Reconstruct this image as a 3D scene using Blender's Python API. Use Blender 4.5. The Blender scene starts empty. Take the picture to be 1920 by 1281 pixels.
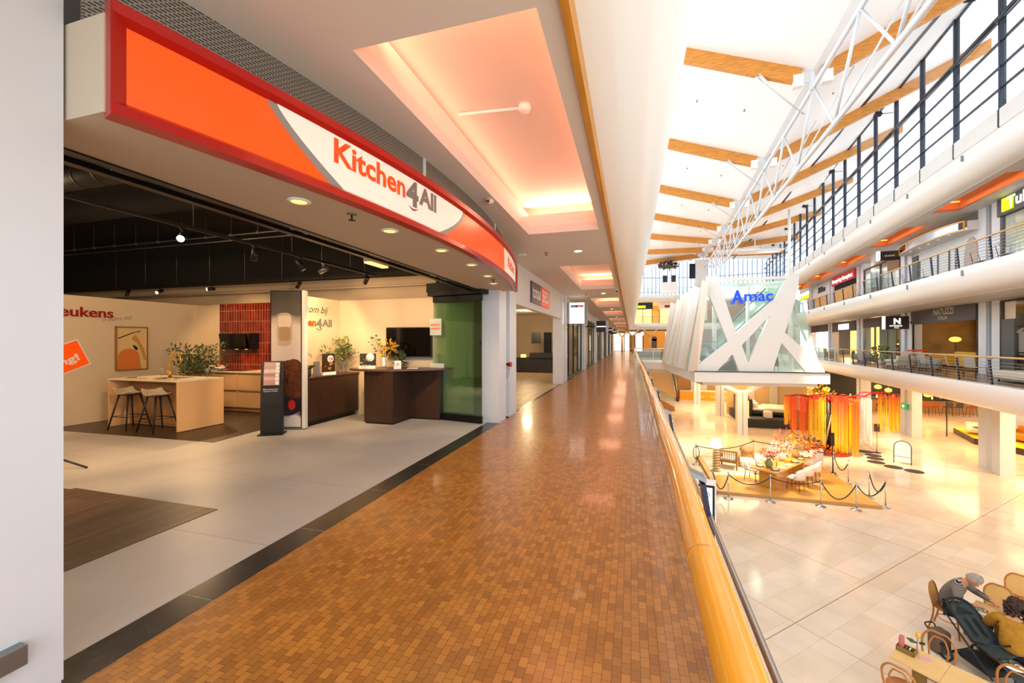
import bpy, bmesh, math, random
from mathutils import Matrix, Vector, Euler
random.seed(7)
SC = bpy.context.scene
COL = SC.collection
R = math.radians
PI = math.pi
# ---------------------------------------------------------------- camera
CAM_A = math.atan(223 / 770)
cam_data = bpy.data.cameras.new('camera')
cam_data.lens = 36 * 770 / 1920
cam_data.sensor_width = 36
cam_data.clip_start = 0.05
cam_data.clip_end = 400
cam = bpy.data.objects.new('camera', cam_data)
cam.location = (0, 0, 1.5)
cam.rotation_euler = (PI / 2, 0, CAM_A)
COL.objects.link(cam)
SC.camera = cam
# ---------------------------------------------------------------- view, world
SC.view_settings.view_transform = 'Standard'
SC.view_settings.look = 'None'
SC.view_settings.gamma = 1
SC.view_settings.use_curve_mapping = False
SC.view_settings.exposure = 0.0
W = bpy.data.worlds.new('sky')
SC.world = W
W.use_nodes = True
bg = W.node_tree.nodes['Background']
bg.inputs[0].default_value = (0.86, 0.93, 1.0, 1)
bg.inputs[1].default_value = 3.3
SC.cycles.max_bounces = 8
SC.cycles.diffuse_bounces = 4
SC.cycles.glossy_bounces = 3
SC.cycles.transmission_bounces = 6
SC.cycles.transparent_max_bounces = 16
SC.cycles.sample_clamp_indirect = 6
SC.cycles.caustics_reflective = False
SC.cycles.caustics_refractive = False
SC.cycles.use_adaptive_sampling = True
SC.cycles.adaptive_threshold = 0.02

def lin(c):
    if isinstance(c, str):
        c = [int(c[i:i + 2], 16) / 255 for i in (0, 2, 4)]
    return tuple((x / 12.92 if x <= 0.04045 else ((x + 0.055) / 1.055) ** 2.4) for x in c) + (1,)

OA = R(-8.0)                               # the far side of the hall runs 8 degrees off ours
RO = Matrix.Rotation(OA, 4, 'Z')
def O(v, u, z=0): return RO @ Vector((v, u, z))
TA = R(-3.83)                              # the roof truss runs between both sides
RT = Matrix.Rotation(TA, 4, 'Z')
GZ = -4.31                                 # ground floor
L2 = 4.3                                   # upper gallery floor
CZ = 3.19                                  # gallery ceiling

# ---------------------------------------------------------------- lights
def area(name, loc, rot, sx, sy, power, col='FFFFFF', spread=None):
    d = bpy.data.lights.new(name, 'AREA'); d.shape = 'RECTANGLE'; d.size = sx; d.size_y = sy
    d.energy = power; d.color = lin(col)[:3]
    if spread: d.spread = spread
    o = bpy.data.objects.new(name, d); o.location = loc; o.rotation_euler = rot; COL.objects.link(o)
    return o
def spot(name, loc, target, power, col='FFD9A8', size=70, blend=0.6, rad=0.05):
    d = bpy.data.lights.new(name, 'SPOT'); d.energy = power; d.color = lin(col)[:3]
    d.spot_size = R(size); d.spot_blend = blend; d.shadow_soft_size = rad
    o = bpy.data.objects.new(name, d); o.location = loc
    o.rotation_euler = (Vector(target) - Vector(loc)).to_track_quat('-Z', 'Y').to_euler()
    COL.objects.link(o); return o
def point(name, loc, power, col='FFD9A8', rad=0.08):
    d = bpy.data.lights.new(name, 'POINT'); d.energy = power; d.color = lin(col)[:3]; d.shadow_soft_size = rad
    o = bpy.data.objects.new(name, d); o.location = loc; COL.objects.link(o); return o
# ceiling coffers of the near gallery: tube lamps on the end ledges
def area_to(name, loc, target, sx, sy, power, col):
    d = Vector(target) - Vector(loc)
    return area(name, loc, d.to_track_quat('-Z', 'Y').to_euler(), sx, sy, power, col)
for _k in range(7):
    _b = 6.3 + 7.15 * _k; _a = 2.03 + 7.15 * _k; _p = 30 if _k == 0 else 11
    area_to('coffer_light', (-1.0, _b + 0.12, 3.52), (-1.0, _b - 1.2, 3.66), 1.0, 0.05, _p, 'FFB898')
    area_to('coffer_light', (-1.0, _a - 0.12, 3.52), (-1.0, _a + 1.2, 3.66), 1.0, 0.05, _p * .6, 'FFB898')
    for _s in (-1, 1):
        o_ = area('coffer_light', (-1.005 + _s * .64, (_a + _b) / 2, 3.52), (0, _s * R(105), 0), 0.05, 4.2, _p * .22, 'FFB898')  # side strips added to brighten the coffer top; no tubes there
# downlights: sign box, gallery ceiling
for _x, _y in ((-2.15, 2.26), (-1.98, 3.08), (-1.89, 3.89), (-1.89, 4.72), (-1.99, 5.59), (-2.15, 6.33)):
    spot('downlight', (_x, _y, 2.42), (_x, _y, 0), 18, 'FFD8A0', 110)
for _i in range(5): spot('downlight', (-0.95, 7.7 + 7.1 * _i, 3.15), (-0.95, 7.7 + 7.1 * _i, 0), 60, 'FFD8B0', 120)
# kitchen shop track spots, with extra ones added to brighten the dark interior
for _x, _y, _t, _p in ((-4.4, 3.05, (-8.2, 4.6, .6), 260), (-4.4, 3.93, (-5.2, 4.6, 0), 130), (-4.4, 4.65, (-4.3, 6.6, .9), 160), (-4.4, 5.1, (-6.1, 6.9, 1.8), 110), (-4.4, 6.0, (-5.5, 6.6, .8), 110), (-4.4, 1.6, (-6.5, 2.2, 0), 160), (-4.4, .6, (-7.5, 3.5, 0), 160),
                       (-10.4, 6.6, (-9.5, 5.2, 1.4), 90), (-8.9, 6.6, (-7.9, 5.2, .8), 150), (-6.6, 6.6, (-7.4, 6.9, .5), 90), (-7.9, 5.9, (-8.4, 7.3, 1.4), 110), (-5.3, 6.2, (-5.9, 6.9, 1.8), 60), (-3.6, 5.4, (-4.4, 7.3, 1.5), 120)):
    spot('track_spot', (_x, _y, 2.5), _t, _p, 'FFD29A', 85, .5)
for _x in (-8.5, -5.5): point('shop_fill_light', (_x, 3.0, 3.3), 90, 'FFD8A8', .3)  # added overhead fill for the dark shop, without fixtures
spot('hood_lamp', (-8.5, 7.13, 1.30), (-8.5, 7.2, .8), 4, 'FFB070', 120); spot('hood_lamp', (-8.23, 7.13, 1.30), (-8.23, 7.2, .8), 4, 'FFB070', 120)
# shops along the near gallery
for _k in range(7): point('shop_lamp', (-4.6, 11.2 + 7.2 * _k, 2.2), 110 if _k else 120, 'FFDFB0', .2)
# uplights on the clerestory wash the white roof
for _u in (8, 16, 24, 32, 40, 48, 56):
    _p = O(8.6, _u, 10.2); spot('roof_floodlight', tuple(_p), tuple(O(3.5, _u, 13.5)), 160, 'FFFFFF', 150, 1, .4)
# warm lamps under the galleries of the ground floor and under the pavilion
for _v, _u in ((13.5, 14), (13.5, 22), (14, 30), (15, 38), (16, 46), (19, 34), (20, 27)):
    _p = O(_v, _u, -1.25); area('ground_downlights', tuple(_p), (0, 0, 0), 3, 5, 260, 'FFD49A')
for _x, _y in ((5.6, 27), (8.0, 34), (5.5, 38), (9.5, 41), (8.5, 50), (13, 46)): area('pavilion_downlights', (_x, _y, -0.95), (0, 0, 0), 3, 4, 250, 'FFD49A')
# shops of the far side
for _u, _c, _p in ((21.6, 'FFD090', 120), (29.5, 'FFD090', 110), (37.4, 'FFE0B0', 160), (45.4, 'FFB870', 220), (53, 'FFE0A0', 300)):
    point('far_shop_lamp', tuple(O(14.3, _u, 2.6)), _p, _c, .3)
for _u in (21.6, 37.4, 29.5, 45): point('far_shop_lamp', tuple(O(13.6, _u, 6.8)), 130, 'FFF0DC', .3)
for _i in range(7):
    _u = 7.6 + 7.9 * _i
    area('orange_coffer_light', tuple(O(10.7, _u, 7.92)), (0, 0, OA), .8, 4, 26, 'FF9A58')
area('far_gallery_lamps', (2, 72, 3.6), (0, 0, 0), 10, 4, 500, 'FFC880'); area('far_gallery_lamps', (2, 72, 7.0), (0, 0, 0), 12, 4, 500, 'FFC880')
area('gallery_end_lamps', (-1, 62, 3.0), (0, 0, 0), 3, 8, 150, 'FFC880')
for _x, _y in ((5.0, 25.5), (7.0, 26.5), (5.5, 29.5)): point('pavilion_fill_light', (_x, _y, 3.6), 160, 'FFFAF0', .3)  # fill lights added to whiten the pavilion interior
area('platform_fill_light', (5.8, 19.8, -0.3), (0, 0, 0), .8, .8, 160, 'FFD9A0', R(100))  # overhead fill added to brighten the platform display, no fixture
area('sculpture_fill_light', (8.6, 22.0, 2.4), (Vector((9.9, 25.3, -3)) - Vector((8.6, 22.0, 2.4))).to_track_quat('-Z', 'Y').to_euler(), .6, .6, 220, 'FFE0B0', R(60))  # warm fill added to brighten the threads, no fixture


# ---------------------------------------------------------------- materials
MATS = {}
def mat(name, col, rough=0.5, metal=0.0, emit=None, es=0.0, spec=0.5, var=0.0, vscale=8, bump=0.0, bscale=60, stretch=None, coat=0.0, alpha=1.0):
    m = bpy.data.materials.new(name); m.use_nodes = True
    nt = m.node_tree; b = nt.nodes['Principled BSDF']
    b.inputs['Base Color'].default_value = lin(col)
    b.inputs['Roughness'].default_value = rough
    b.inputs['Metallic'].default_value = metal
    b.inputs['Specular IOR Level'].default_value = spec
    b.inputs['Coat Weight'].default_value = coat
    b.inputs['Alpha'].default_value = alpha
    if emit:
        b.inputs['Emission Color'].default_value = lin(emit); b.inputs['Emission Strength'].default_value = es
    if var or bump:
        tc = nt.nodes.new('ShaderNodeTexCoord'); mp = nt.nodes.new('ShaderNodeMapping')
        nt.links.new(tc.outputs['Object'], mp.inputs[0])
        if stretch: mp.inputs['Scale'].default_value = stretch
    if var:
        n = nt.nodes.new('ShaderNodeTexNoise'); n.inputs['Scale'].default_value = vscale; n.inputs['Detail'].default_value = 4
        nt.links.new(mp.outputs[0], n.inputs['Vector'])
        r = nt.nodes.new('ShaderNodeValToRGB')
        c = lin(col)
        r.color_ramp.elements[0].position = 0.3; r.color_ramp.elements[1].position = 0.7
        r.color_ramp.elements[0].color = tuple(max(0, x * (1 - var)) for x in c[:3]) + (1,)
        r.color_ramp.elements[1].color = tuple(min(1, x * (1 + var)) for x in c[:3]) + (1,)
        nt.links.new(n.outputs['Fac'], r.inputs[0]); nt.links.new(r.outputs[0], b.inputs['Base Color'])
    if bump:
        n2 = nt.nodes.new('ShaderNodeTexNoise'); n2.inputs['Scale'].default_value = bscale
        nt.links.new(mp.outputs[0], n2.inputs['Vector'])
        bp = nt.nodes.new('ShaderNodeBump'); bp.inputs['Strength'].default_value = bump; bp.inputs['Distance'].default_value = 0.01
        nt.links.new(n2.outputs['Fac'], bp.inputs['Height']); nt.links.new(bp.outputs[0], b.inputs['Normal'])
    MATS[name] = m
    return m
def glassmat(name, tint, refl=0.12, opac=0.0, rough=0.02, base=0.04):
    m = bpy.data.materials.new(name); m.use_nodes = True; nt = m.node_tree
    for n in list(nt.nodes): nt.nodes.remove(n)
    out = nt.nodes.new('ShaderNodeOutputMaterial'); t = nt.nodes.new('ShaderNodeBsdfTransparent'); t.inputs[0].default_value = lin(tint)
    g = nt.nodes.new('ShaderNodeBsdfGlossy'); g.inputs['Roughness'].default_value = rough
    lw = nt.nodes.new('ShaderNodeLayerWeight'); lw.inputs[0].default_value = 0.5
    pw = nt.nodes.new('ShaderNodeMath'); pw.operation = 'POWER'; pw.inputs[1].default_value = 4
    fr = nt.nodes.new('ShaderNodeMath'); fr.operation = 'MULTIPLY_ADD'; fr.inputs[1].default_value = refl; fr.inputs[2].default_value = base
    nt.links.new(lw.outputs['Facing'], pw.inputs[0]); nt.links.new(pw.outputs[0], fr.inputs[0])
    mx = nt.nodes.new('ShaderNodeMixShader')
    nt.links.new(fr.outputs[0], mx.inputs[0]); nt.links.new(t.outputs[0], mx.inputs[1]); nt.links.new(g.outputs[0], mx.inputs[2])
    if opac:
        d = nt.nodes.new('ShaderNodeBsdfDiffuse'); d.inputs[0].default_value = lin(tint)
        m2 = nt.nodes.new('ShaderNodeMixShader'); m2.inputs[0].default_value = opac
        nt.links.new(mx.outputs[0], m2.inputs[1]); nt.links.new(d.outputs[0], m2.inputs[2]); nt.links.new(m2.outputs[0], out.inputs[0])
    else:
        nt.links.new(mx.outputs[0], out.inputs[0])
    MATS[name] = m; return m
def brickmat(name, c1, c2, cm, bw, bh, mortar, rough=0.3, offset=0.5, rot=0, bump=0.15, bias=0.0, coat=0.0, axes='XY', var=0.25, vs=1.2, streak=None, spec=0.5, squash=1.0):
    m = bpy.data.materials.new(name); m.use_nodes = True; nt = m.node_tree; b = nt.nodes['Principled BSDF']
    tc = nt.nodes.new('ShaderNodeTexCoord'); mp = nt.nodes.new('ShaderNodeMapping')
    if axes == 'XY': nt.links.new(tc.outputs['Object'], mp.inputs[0])
    else:
        sp = nt.nodes.new('ShaderNodeSeparateXYZ'); cb = nt.nodes.new('ShaderNodeCombineXYZ')
        nt.links.new(tc.outputs['Object'], sp.inputs[0])
        nt.links.new(sp.outputs[axes[0]], cb.inputs[0]); nt.links.new(sp.outputs[axes[1]], cb.inputs[1]); nt.links.new(cb.outputs[0], mp.inputs[0])
    mp.inputs['Rotation'].default_value = (0, 0, rot)
    br = nt.nodes.new('ShaderNodeTexBrick'); br.offset = offset
    br.inputs['Color1'].default_value = lin(c1); br.inputs['Color2'].default_value = lin(c2); br.inputs['Mortar'].default_value = lin(cm)
    br.inputs['Scale'].default_value = 1; br.inputs['Mortar Size'].default_value = mortar; br.inputs['Bias'].default_value = bias
    br.inputs['Brick Width'].default_value = bw; br.inputs['Row Height'].default_value = bh
    nt.links.new(mp.outputs[0], br.inputs['Vector'])
    n = nt.nodes.new('ShaderNodeTexNoise'); n.inputs['Scale'].default_value = vs; n.inputs['Detail'].default_value = 5
    if streak:
        m2 = nt.nodes.new('ShaderNodeMapping'); m2.inputs['Scale'].default_value = streak
        nt.links.new(mp.outputs[0], m2.inputs[0]); nt.links.new(m2.outputs[0], n.inputs['Vector'])
    else: nt.links.new(mp.outputs[0], n.inputs['Vector'])
    mr = nt.nodes.new('ShaderNodeMapRange'); mr.inputs[1].default_value = 0.3; mr.inputs[2].default_value = 0.7
    mr.inputs[3].default_value = 1 - var; mr.inputs[4].default_value = 1 + var
    nt.links.new(n.outputs['Fac'], mr.inputs[0])
    mm = nt.nodes.new('ShaderNodeMix'); mm.data_type = 'RGBA'; mm.blend_type = 'MULTIPLY'; mm.inputs[0].default_value = 1
    nt.links.new(br.outputs['Color'], mm.inputs[6]); nt.links.new(mr.outputs[0], mm.inputs[7])
    nt.links.new(mm.outputs[2], b.inputs['Base Color'])
    b.inputs['Roughness'].default_value = rough; b.inputs['Coat Weight'].default_value = coat; b.inputs['Coat Roughness'].default_value = 0.08
    b.inputs['Specular IOR Level'].default_value = spec
    if bump:
        bp = nt.nodes.new('ShaderNodeBump'); bp.invert = True; bp.inputs['Strength'].default_value = bump; bp.inputs['Distance'].default_value = 0.005
        nt.links.new(br.outputs['Fac'], bp.inputs['Height']); nt.links.new(bp.outputs[0], b.inputs['Normal'])
    MATS[name] = m; return m

# ---------------------------------------------------------------- mesh builder
class MB:
    def __init__(s, M=None):
        s.v = []; s.f = []; s.sm = []; s.M = M or Matrix()
    def add(s, vs, fs, smooth=False, M=None):
        k = len(s.v); T = s.M if M is None else s.M @ M
        s.v += [T @ Vector(p) for p in vs]
        s.f += [tuple(i + k for i in f) for f in fs]; s.sm += [smooth] * len(fs); return s
    def box(s, x0, x1, y0, y1, z0, z1, M=None):
        return s.add([(x0, y0, z0), (x1, y0, z0), (x1, y1, z0), (x0, y1, z0), (x0, y0, z1), (x1, y0, z1), (x1, y1, z1), (x0, y1, z1)],
                     [(0, 3, 2, 1), (4, 5, 6, 7), (0, 1, 5, 4), (1, 2, 6, 5), (2, 3, 7, 6), (3, 0, 4, 7)], M=M)
    def bar(s, p, q, w, h=None, up=(0, 0, 1)):
        p = Vector(p); q = Vector(q); h = h or w; d = (q - p).normalized(); up = Vector(up)
        if abs(d.dot(up)) > 0.98: up = Vector((1, 0, 0))
        a = d.cross(up).normalized() * w / 2; b = a.cross(d).normalized() * h / 2
        vs = [p - a - b, p + a - b, p + a + b, p - a + b, q - a - b, q + a - b, q + a + b, q - a + b]
        return s.add(vs, [(0, 3, 2, 1), (4, 5, 6, 7), (0, 1, 5, 4), (1, 2, 6, 5), (2, 3, 7, 6), (3, 0, 4, 7)])
    def tube(s, pts, r, n=8, closed=False, cap=True):
        pts = [Vector(p) for p in pts]; N = len(pts); vs = []; prev = None
        rr = r if isinstance(r, (list, tuple)) else [r] * N
        for i, p in enumerate(pts):
            if closed: d = pts[(i + 1) % N] - pts[i - 1]
            else: d = pts[min(i + 1, N - 1)] - pts[max(i - 1, 0)]
            d.normalize()
            if prev is None:
                a = d.cross(Vector((0, 0, 1)))
                if a.length < 0.05: a = d.cross(Vector((1, 0, 0)))
            else: a = prev - d * prev.dot(d)
            a.normalize(); prev = a; b = d.cross(a)
            for k in range(n):
                t = 2 * PI * k / n; vs.append(p + (a * math.cos(t) + b * math.sin(t)) * rr[i])
        fs = []
        for i in range(N if closed else N - 1):
            j = (i + 1) % N
            for k in range(n):
                fs.append((i * n + k, i * n + (k + 1) % n, j * n + (k + 1) % n, j * n + k))
        s.add(vs, fs, True)
        if cap and not closed:
            s.add(vs[:n], [tuple(range(n - 1, -1, -1))]); s.add(vs[-n:], [tuple(range(n))])
        return s
    def cyl(s, p, q, r, n=16, r2=None):
        return s.tube([p, q], [r, r if r2 is None else r2], n)
    def lathe(s, prof, c=(0, 0, 0), n=24, cap=True):
        vs = []; fs = []; m = len(prof)
        for k in range(n):
            t = 2 * PI * k / n
            for (r, z) in prof: vs.append((c[0] + r * math.cos(t), c[1] + r * math.sin(t), c[2] + z))
        for k in range(n):
            k2 = (k + 1) % n
            for i in range(m - 1): fs.append((k * m + i, k2 * m + i, k2 * m + i + 1, k * m + i + 1))
        s.add(vs, fs, True)
        if cap:
            if prof[0][0] > 1e-4: s.add([vs[k * m] for k in range(n)], [tuple(range(n - 1, -1, -1))])
            if prof[-1][0] > 1e-4: s.add([vs[k * m + m - 1] for k in range(n)], [tuple(range(n))])
        return s
    def prism(s, poly, vec, smooth=False):
        n = len(poly); v = Vector(vec); a = [Vector(p) for p in poly]
        s.add(a + [p + v for p in a], [(i, (i + 1) % n, (i + 1) % n + n, i + n) for i in range(n)], smooth)
        return s.add(a, [tuple(range(n - 1, -1, -1))]).add([p + v for p in a], [tuple(range(n))])
    def poly(s, pts): return s.add(pts, [tuple(range(len(pts)))])
    def sphere(s, c, r, n=12, m=8, sc=(1, 1, 1)):
        vs = [(c[0], c[1], c[2] - r * sc[2])]; fs = []
        for i in range(1, m):
            ph = -PI / 2 + PI * i / m
            for k in range(n):
                t = 2 * PI * k / n
                vs.append((c[0] + r * sc[0] * math.cos(ph) * math.cos(t), c[1] + r * sc[1] * math.cos(ph) * math.sin(t), c[2] + r * sc[2] * math.sin(ph)))
        vs.append((c[0], c[1], c[2] + r * sc[2])); e = len(vs) - 1
        for k in range(n):
            fs.append((0, 1 + (k + 1) % n, 1 + k)); fs.append((e, e - n + k, e - n + (k + 1) % n))
        for i in range(m - 2):
            for k in range(n): fs.append((1 + i * n + k, 1 + i * n + (k + 1) % n, 1 + (i + 1) * n + (k + 1) % n, 1 + (i + 1) * n + k))
        return s.add(vs, fs, True)
    def sweep(s, path, prof, closed_prof=True, smooth=False):
        """profile points (out, up) carried along a plan path of (x, y); 'out' is to the right of travel"""
        N = len(path); m = len(prof); vs = []
        for i, p in enumerate(path):
            a = Vector(path[max(i - 1, 0)][:2]); b = Vector(path[min(i + 1, N - 1)][:2]); d = (b - a).normalized(); o = Vector((d.y, -d.x))
            for (u, z) in prof: vs.append((p[0] + o.x * u, p[1] + o.y * u, z))
        fs = []; K = m if closed_prof else m - 1
        for i in range(N - 1):
            for k in range(K):
                k2 = (k + 1) % m; fs.append((i * m + k, i * m + k2, (i + 1) * m + k2, (i + 1) * m + k))
        s.add(vs, fs, smooth)
        if closed_prof: s.add(vs[:m], [tuple(range(m))]); s.add(vs[-m:], [tuple(range(m - 1, -1, -1))])
        return s
    def text(s, body, size, fn, bold=0.0, extrude=0.0, shear=0.0, align='LEFT', spacing=1.0, width=None):
        """letter outlines; fn maps (x, y, depth) to a point"""
        vs, fs = textmesh(body, size, bold, extrude, shear, align, spacing)
        if width:
            a = min(p[0] for p in vs); k = width / (max(p[0] for p in vs) - a); vs = [((p[0] - a) * k, p[1], p[2]) for p in vs]
        return s.add([fn(*p) for p in vs], fs)
    def build(s, name, m, parent=None, world=False, tag=None, base=None):
        """tag=(label, category, group) for a thing of one mesh; parent: coordinates are local unless world"""
        me = bpy.data.meshes.new(name)
        vs = s.v
        o = bpy.data.objects.new(name, me)
        if parent is not None:
            o.parent = parent
            if world:
                inv = parent_matrix(parent).inverted(); vs = [inv @ p for p in vs]
        elif tag or base is not None:
            if base is None:
                xs = [p.x for p in vs]; ys = [p.y for p in vs]; zs = [p.z for p in vs]
                base = Vector(((min(xs) + max(xs)) / 2, (min(ys) + max(ys)) / 2, min(zs)))
            base = Vector(base); vs = [p - base for p in vs]; o.location = base
        me.from_pydata([tuple(p) for p in vs], [], s.f)
        if any(s.sm): me.polygons.foreach_set('use_smooth', s.sm)
        me.update()
        bm = bmesh.new(); bm.from_mesh(me); bmesh.ops.remove_doubles(bm, verts=bm.verts, dist=1e-5)
        bmesh.ops.recalc_face_normals(bm, faces=bm.faces); bm.to_mesh(me); bm.free()
        if m is not None: me.materials.append(m if not isinstance(m, str) else MATS[m])
        COL.objects.link(o)
        if tag: settag(o, *tag)
        return o
def parent_matrix(o):
    M = o.matrix_basis.copy()
    while o.parent: o = o.parent; M = o.matrix_basis @ M
    return M
_TC = {}
def textmesh(body, size, bold, extrude, shear, align, spacing):
    key = (body, size, bold, extrude, shear, align, spacing)
    if key in _TC: return _TC[key]
    c = bpy.data.curves.new('text', 'FONT'); c.body = body; c.size = size; c.offset = bold; c.extrude = extrude
    c.shear = shear; c.align_x = align; c.space_character = spacing; c.resolution_u = 3
    o = bpy.data.objects.new('text', c); COL.objects.link(o)
    dg = bpy.context.evaluated_depsgraph_get(); me = o.evaluated_get(dg).to_mesh()
    vs = [tuple(v.co) for v in me.vertices]; fs = [tuple(p.vertices) for p in me.polygons]
    o.evaluated_get(dg).to_mesh_clear(); bpy.data.objects.remove(o); bpy.data.curves.remove(c)
    _TC[key] = (vs, fs); return vs, fs
def settag(o, label, cat, group=None):
    o['label'] = label; o['category'] = cat
    if group: o['group'] = group
    return o
def thing(name, label, cat, loc=(0, 0, 0), rz=0.0, group=None):
    o = bpy.data.objects.new(name, None); o.location = loc; o.rotation_euler = (0, 0, rz); o.empty_display_size = 0.1
    COL.objects.link(o); return settag(o, label, cat, group)
def struct(name, mb, m, base=None):
    o = mb.build(name, m, base=base); o['kind'] = 'structure'; return o
def dup(root, loc, rz=None, label=None, group=None):
    r = root.copy(); COL.objects.link(r); r.location = loc
    if rz is not None: r.rotation_euler = (0, 0, rz)
    if label: r['label'] = label
    if group: r['group'] = group
    for ch in list(root.children):
        c = ch.copy(); COL.objects.link(c); c.parent = r
        for g in list(ch.children):
            d = g.copy(); COL.objects.link(d); d.parent = c
    return r
def cat_curve(pts, n=6):
    """Catmull-Rom through points"""
    P = [Vector(p) for p in pts]; out = []
    for i in range(len(P) - 1):
        p0 = P[max(i - 1, 0)]; p1 = P[i]; p2 = P[i + 1]; p3 = P[min(i + 2, len(P) - 1)]
        for k in range(n):
            t = k / n
            out.append(0.5 * ((2 * p1) + (p2 - p0) * t + (2 * p0 - 5 * p1 + 4 * p2 - p3) * t * t + (3 * p1 - p0 - 3 * p2 + p3) * t ** 3))
    out.append(P[-1]); return out
def arc(cx, cy, r, a0, a1, n): return [(cx + r * math.cos(R(a0 + (a1 - a0) * i / n)), cy + r * math.sin(R(a0 + (a1 - a0) * i / n))) for i in range(n + 1)]

# palette
mat('white_paint', 'DAD8D4', 0.5, var=0.03, vscale=2)
mat('fascia_white', 'E6E3DE', 0.32)
mat('ceiling_paint', 'D6CFC6', 0.75)
mat('cove_paint', 'F3DCCF', 0.8)
mat('cove_orange', 'E58A4A', 0.8)
mat('pillar_white', 'D5D6D8', 0.28, var=0.03, vscale=1.5)
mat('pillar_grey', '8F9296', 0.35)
mat('dark_metal', '16161A', 0.35, 0.5)
mat('black', '0B0A0B', 0.5)
mat('black_matte', '0E0C0C', 0.9)
mat('charcoal', '2A292C', 0.55)
mat('navy', '141A33', 0.3, 0.3)
mat('steel', 'B8B8B8', 0.22, 1.0)
mat('steel_dull', '909292', 0.4, 0.9)
mat('brass', 'E8C040', 0.25, 0.6)
mat('gold', 'E0A030', 0.3, 1.0)
mat('plaster_cream', 'CDB899', 0.8, var=0.05, vscale=1)
mat('shop_wall', 'D9C6A8', 0.8)
mat('red_frame', 'A80C07', 0.3, coat=0.2)
mat('soffit_cream', 'BFB09A', 0.6)
mat('truss_white', 'CFD2D4', 0.4)
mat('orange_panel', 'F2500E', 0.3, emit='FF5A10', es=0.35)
mat('sign_white', 'EDE3D4', 0.35, emit='FFF1DE', es=0.2)
mat('sign_grey', '8E8983', 0.4)
mat('letter_orange', 'E8500F', 0.4, emit='F05010', es=0.15)
mat('letter_grey', '75716E', 0.4)
mat('letter_dark', '3A3634', 0.6)
mat('letter_red', '8F1412', 0.5)
mat('white_plain', 'F2F0EC', 0.5)
mat('paper', 'EDEBE6', 0.6)
mat('rail_wood', 'EFA42C', 0.22, var=0.10, vscale=3, stretch=(6, 0.6, 6), coat=0.5)
mat('rail_wood_pale', 'CFA56A', 0.35)
mat('trim_wood', 'C8892F', 0.45, var=0.15, vscale=4, stretch=(8, 0.5, 8))
mat('glulam', 'C98432', 0.5, var=0.3, vscale=2.2, stretch=(1.2, 8, 14))
mat('walnut', '3B2519', 0.4, var=0.3, vscale=5, stretch=(9, 9, 0.6))
mat('walnut_top', '5A3B25', 0.35, var=0.2, vscale=5, stretch=(9, 1, 9))
mat('kitchen_sand', 'D9AE7C', 0.45)
mat('kitchen_top', 'E5D2B4', 0.35, var=0.05, vscale=20)
mat('kitchen_inner', 'A87E54', 0.5)
mat('leaf_green', '3C4A26', 0.6, var=0.4, vscale=12)
mat('leaf_light', '6F7F3A', 0.6, var=0.3, vscale=12)
mat('leaf_olive', '7E7A2C', 0.6, var=0.3, vscale=12)
mat('pot_dark', '2B2A26', 0.6)
mat('tv_black', '050506', 0.12)
mat('linen', 'CFC0A4', 0.9, var=0.3, vscale=25)
mat('shell_seat', 'B9A98F', 0.5)
mat('lamp_white', 'FFFFFF', 0.5, emit='FFF2DC', es=14)
mat('lamp_yellow', 'F0E080', 0.4, emit='FFE890', es=1.0)
mat('cove_tube', 'FFFFFF', 0.5, emit='FFC9A0', es=9)
mat('cove_tube_orange', 'FFFFFF', 0.5, emit='FF8A30', es=7)
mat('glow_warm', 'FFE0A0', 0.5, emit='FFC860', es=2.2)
mat('light_panel', 'FFFFFF', 0.5, emit='FFF6EA', es=1.3)
mat('mirror', '8A8F8A', 0.05, 1.0)
mat('grille', '2E2822', 0.6)
brickmat('parquet', 'BA7C36', '96602A', '6A3C18', 0.062, 0.042, 0.0013, 0.30, rot=R(90), bump=0.0, coat=0.25, var=0.10, vs=1.5)
brickmat('shop_tile', 'B4B0AE', 'BCB8B6', '96928F', 1.2, 1.2, 0.004, 0.42, offset=0.0, bump=0.05, var=0.07, vs=1.3)
brickmat('shop_planks', '5A4432', '4A382B', '2A201A', 1.3, 0.19, 0.002, 0.45, rot=R(90), bump=0.1, var=0.45, vs=3, streak=(0.5, 6, 1))
brickmat('shop_planks_dark', '3A2E26', '45372D', '1F1814', 1.3, 0.19, 0.002, 0.4, rot=R(35), bump=0.1, var=0.3, vs=3, streak=(0.5, 6, 1))
brickmat('pale_planks', 'BCA070', 'A98C5E', '7A6340', 1.2, 0.2, 0.002, 0.4, rot=R(90), bump=0.05, var=0.2, vs=2, streak=(0.5, 5, 1))
brickmat('oak_planks', 'D79A45', 'E2AC5A', 'A87530', 1.8, 0.17, 0.003, 0.35, rot=R(62), bump=0.05, var=0.1, vs=3, streak=(0.5, 6, 1))
brickmat('marble', 'E6CFB2', 'EEDCC6', 'DAC3A4', 1.02, 0.61, 0.005, 0.13, rot=R(-44), bump=0.0, var=0.07, vs=1.4, spec=0.5)
brickmat('stone_dark', '2B2928', '343130', '6A6866', 0.9, 2.0, 0.004, 0.25, rot=R(90), offset=0.0, bump=0.02, var=0.4, vs=14)
brickmat('red_tile', '7A2414', '5E160C', 'A07A62', 0.075, 0.245, 0.004, 0.12, offset=0.0, axes='XZ', bump=0.6, var=0.25, vs=6)
mat('marble_dark_line', 'A98B66', 0.4)
glassmat('clear_glass', 'F2FAF8', 0.35)
glassmat('window_glass', 'F6FAFF', 0.12)
glassmat('green_glass', 'F4FBF6', 0.6, base=0.07)
glassmat('pale_green_glass', 'F2FAF6', 0.3, opac=0.10)
glassmat('frosted_glass', 'F4FAF8', 0.35, opac=0.45)
glassmat('drinking_glass', 'F8F8F8', 0.5, opac=0.06)
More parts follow.
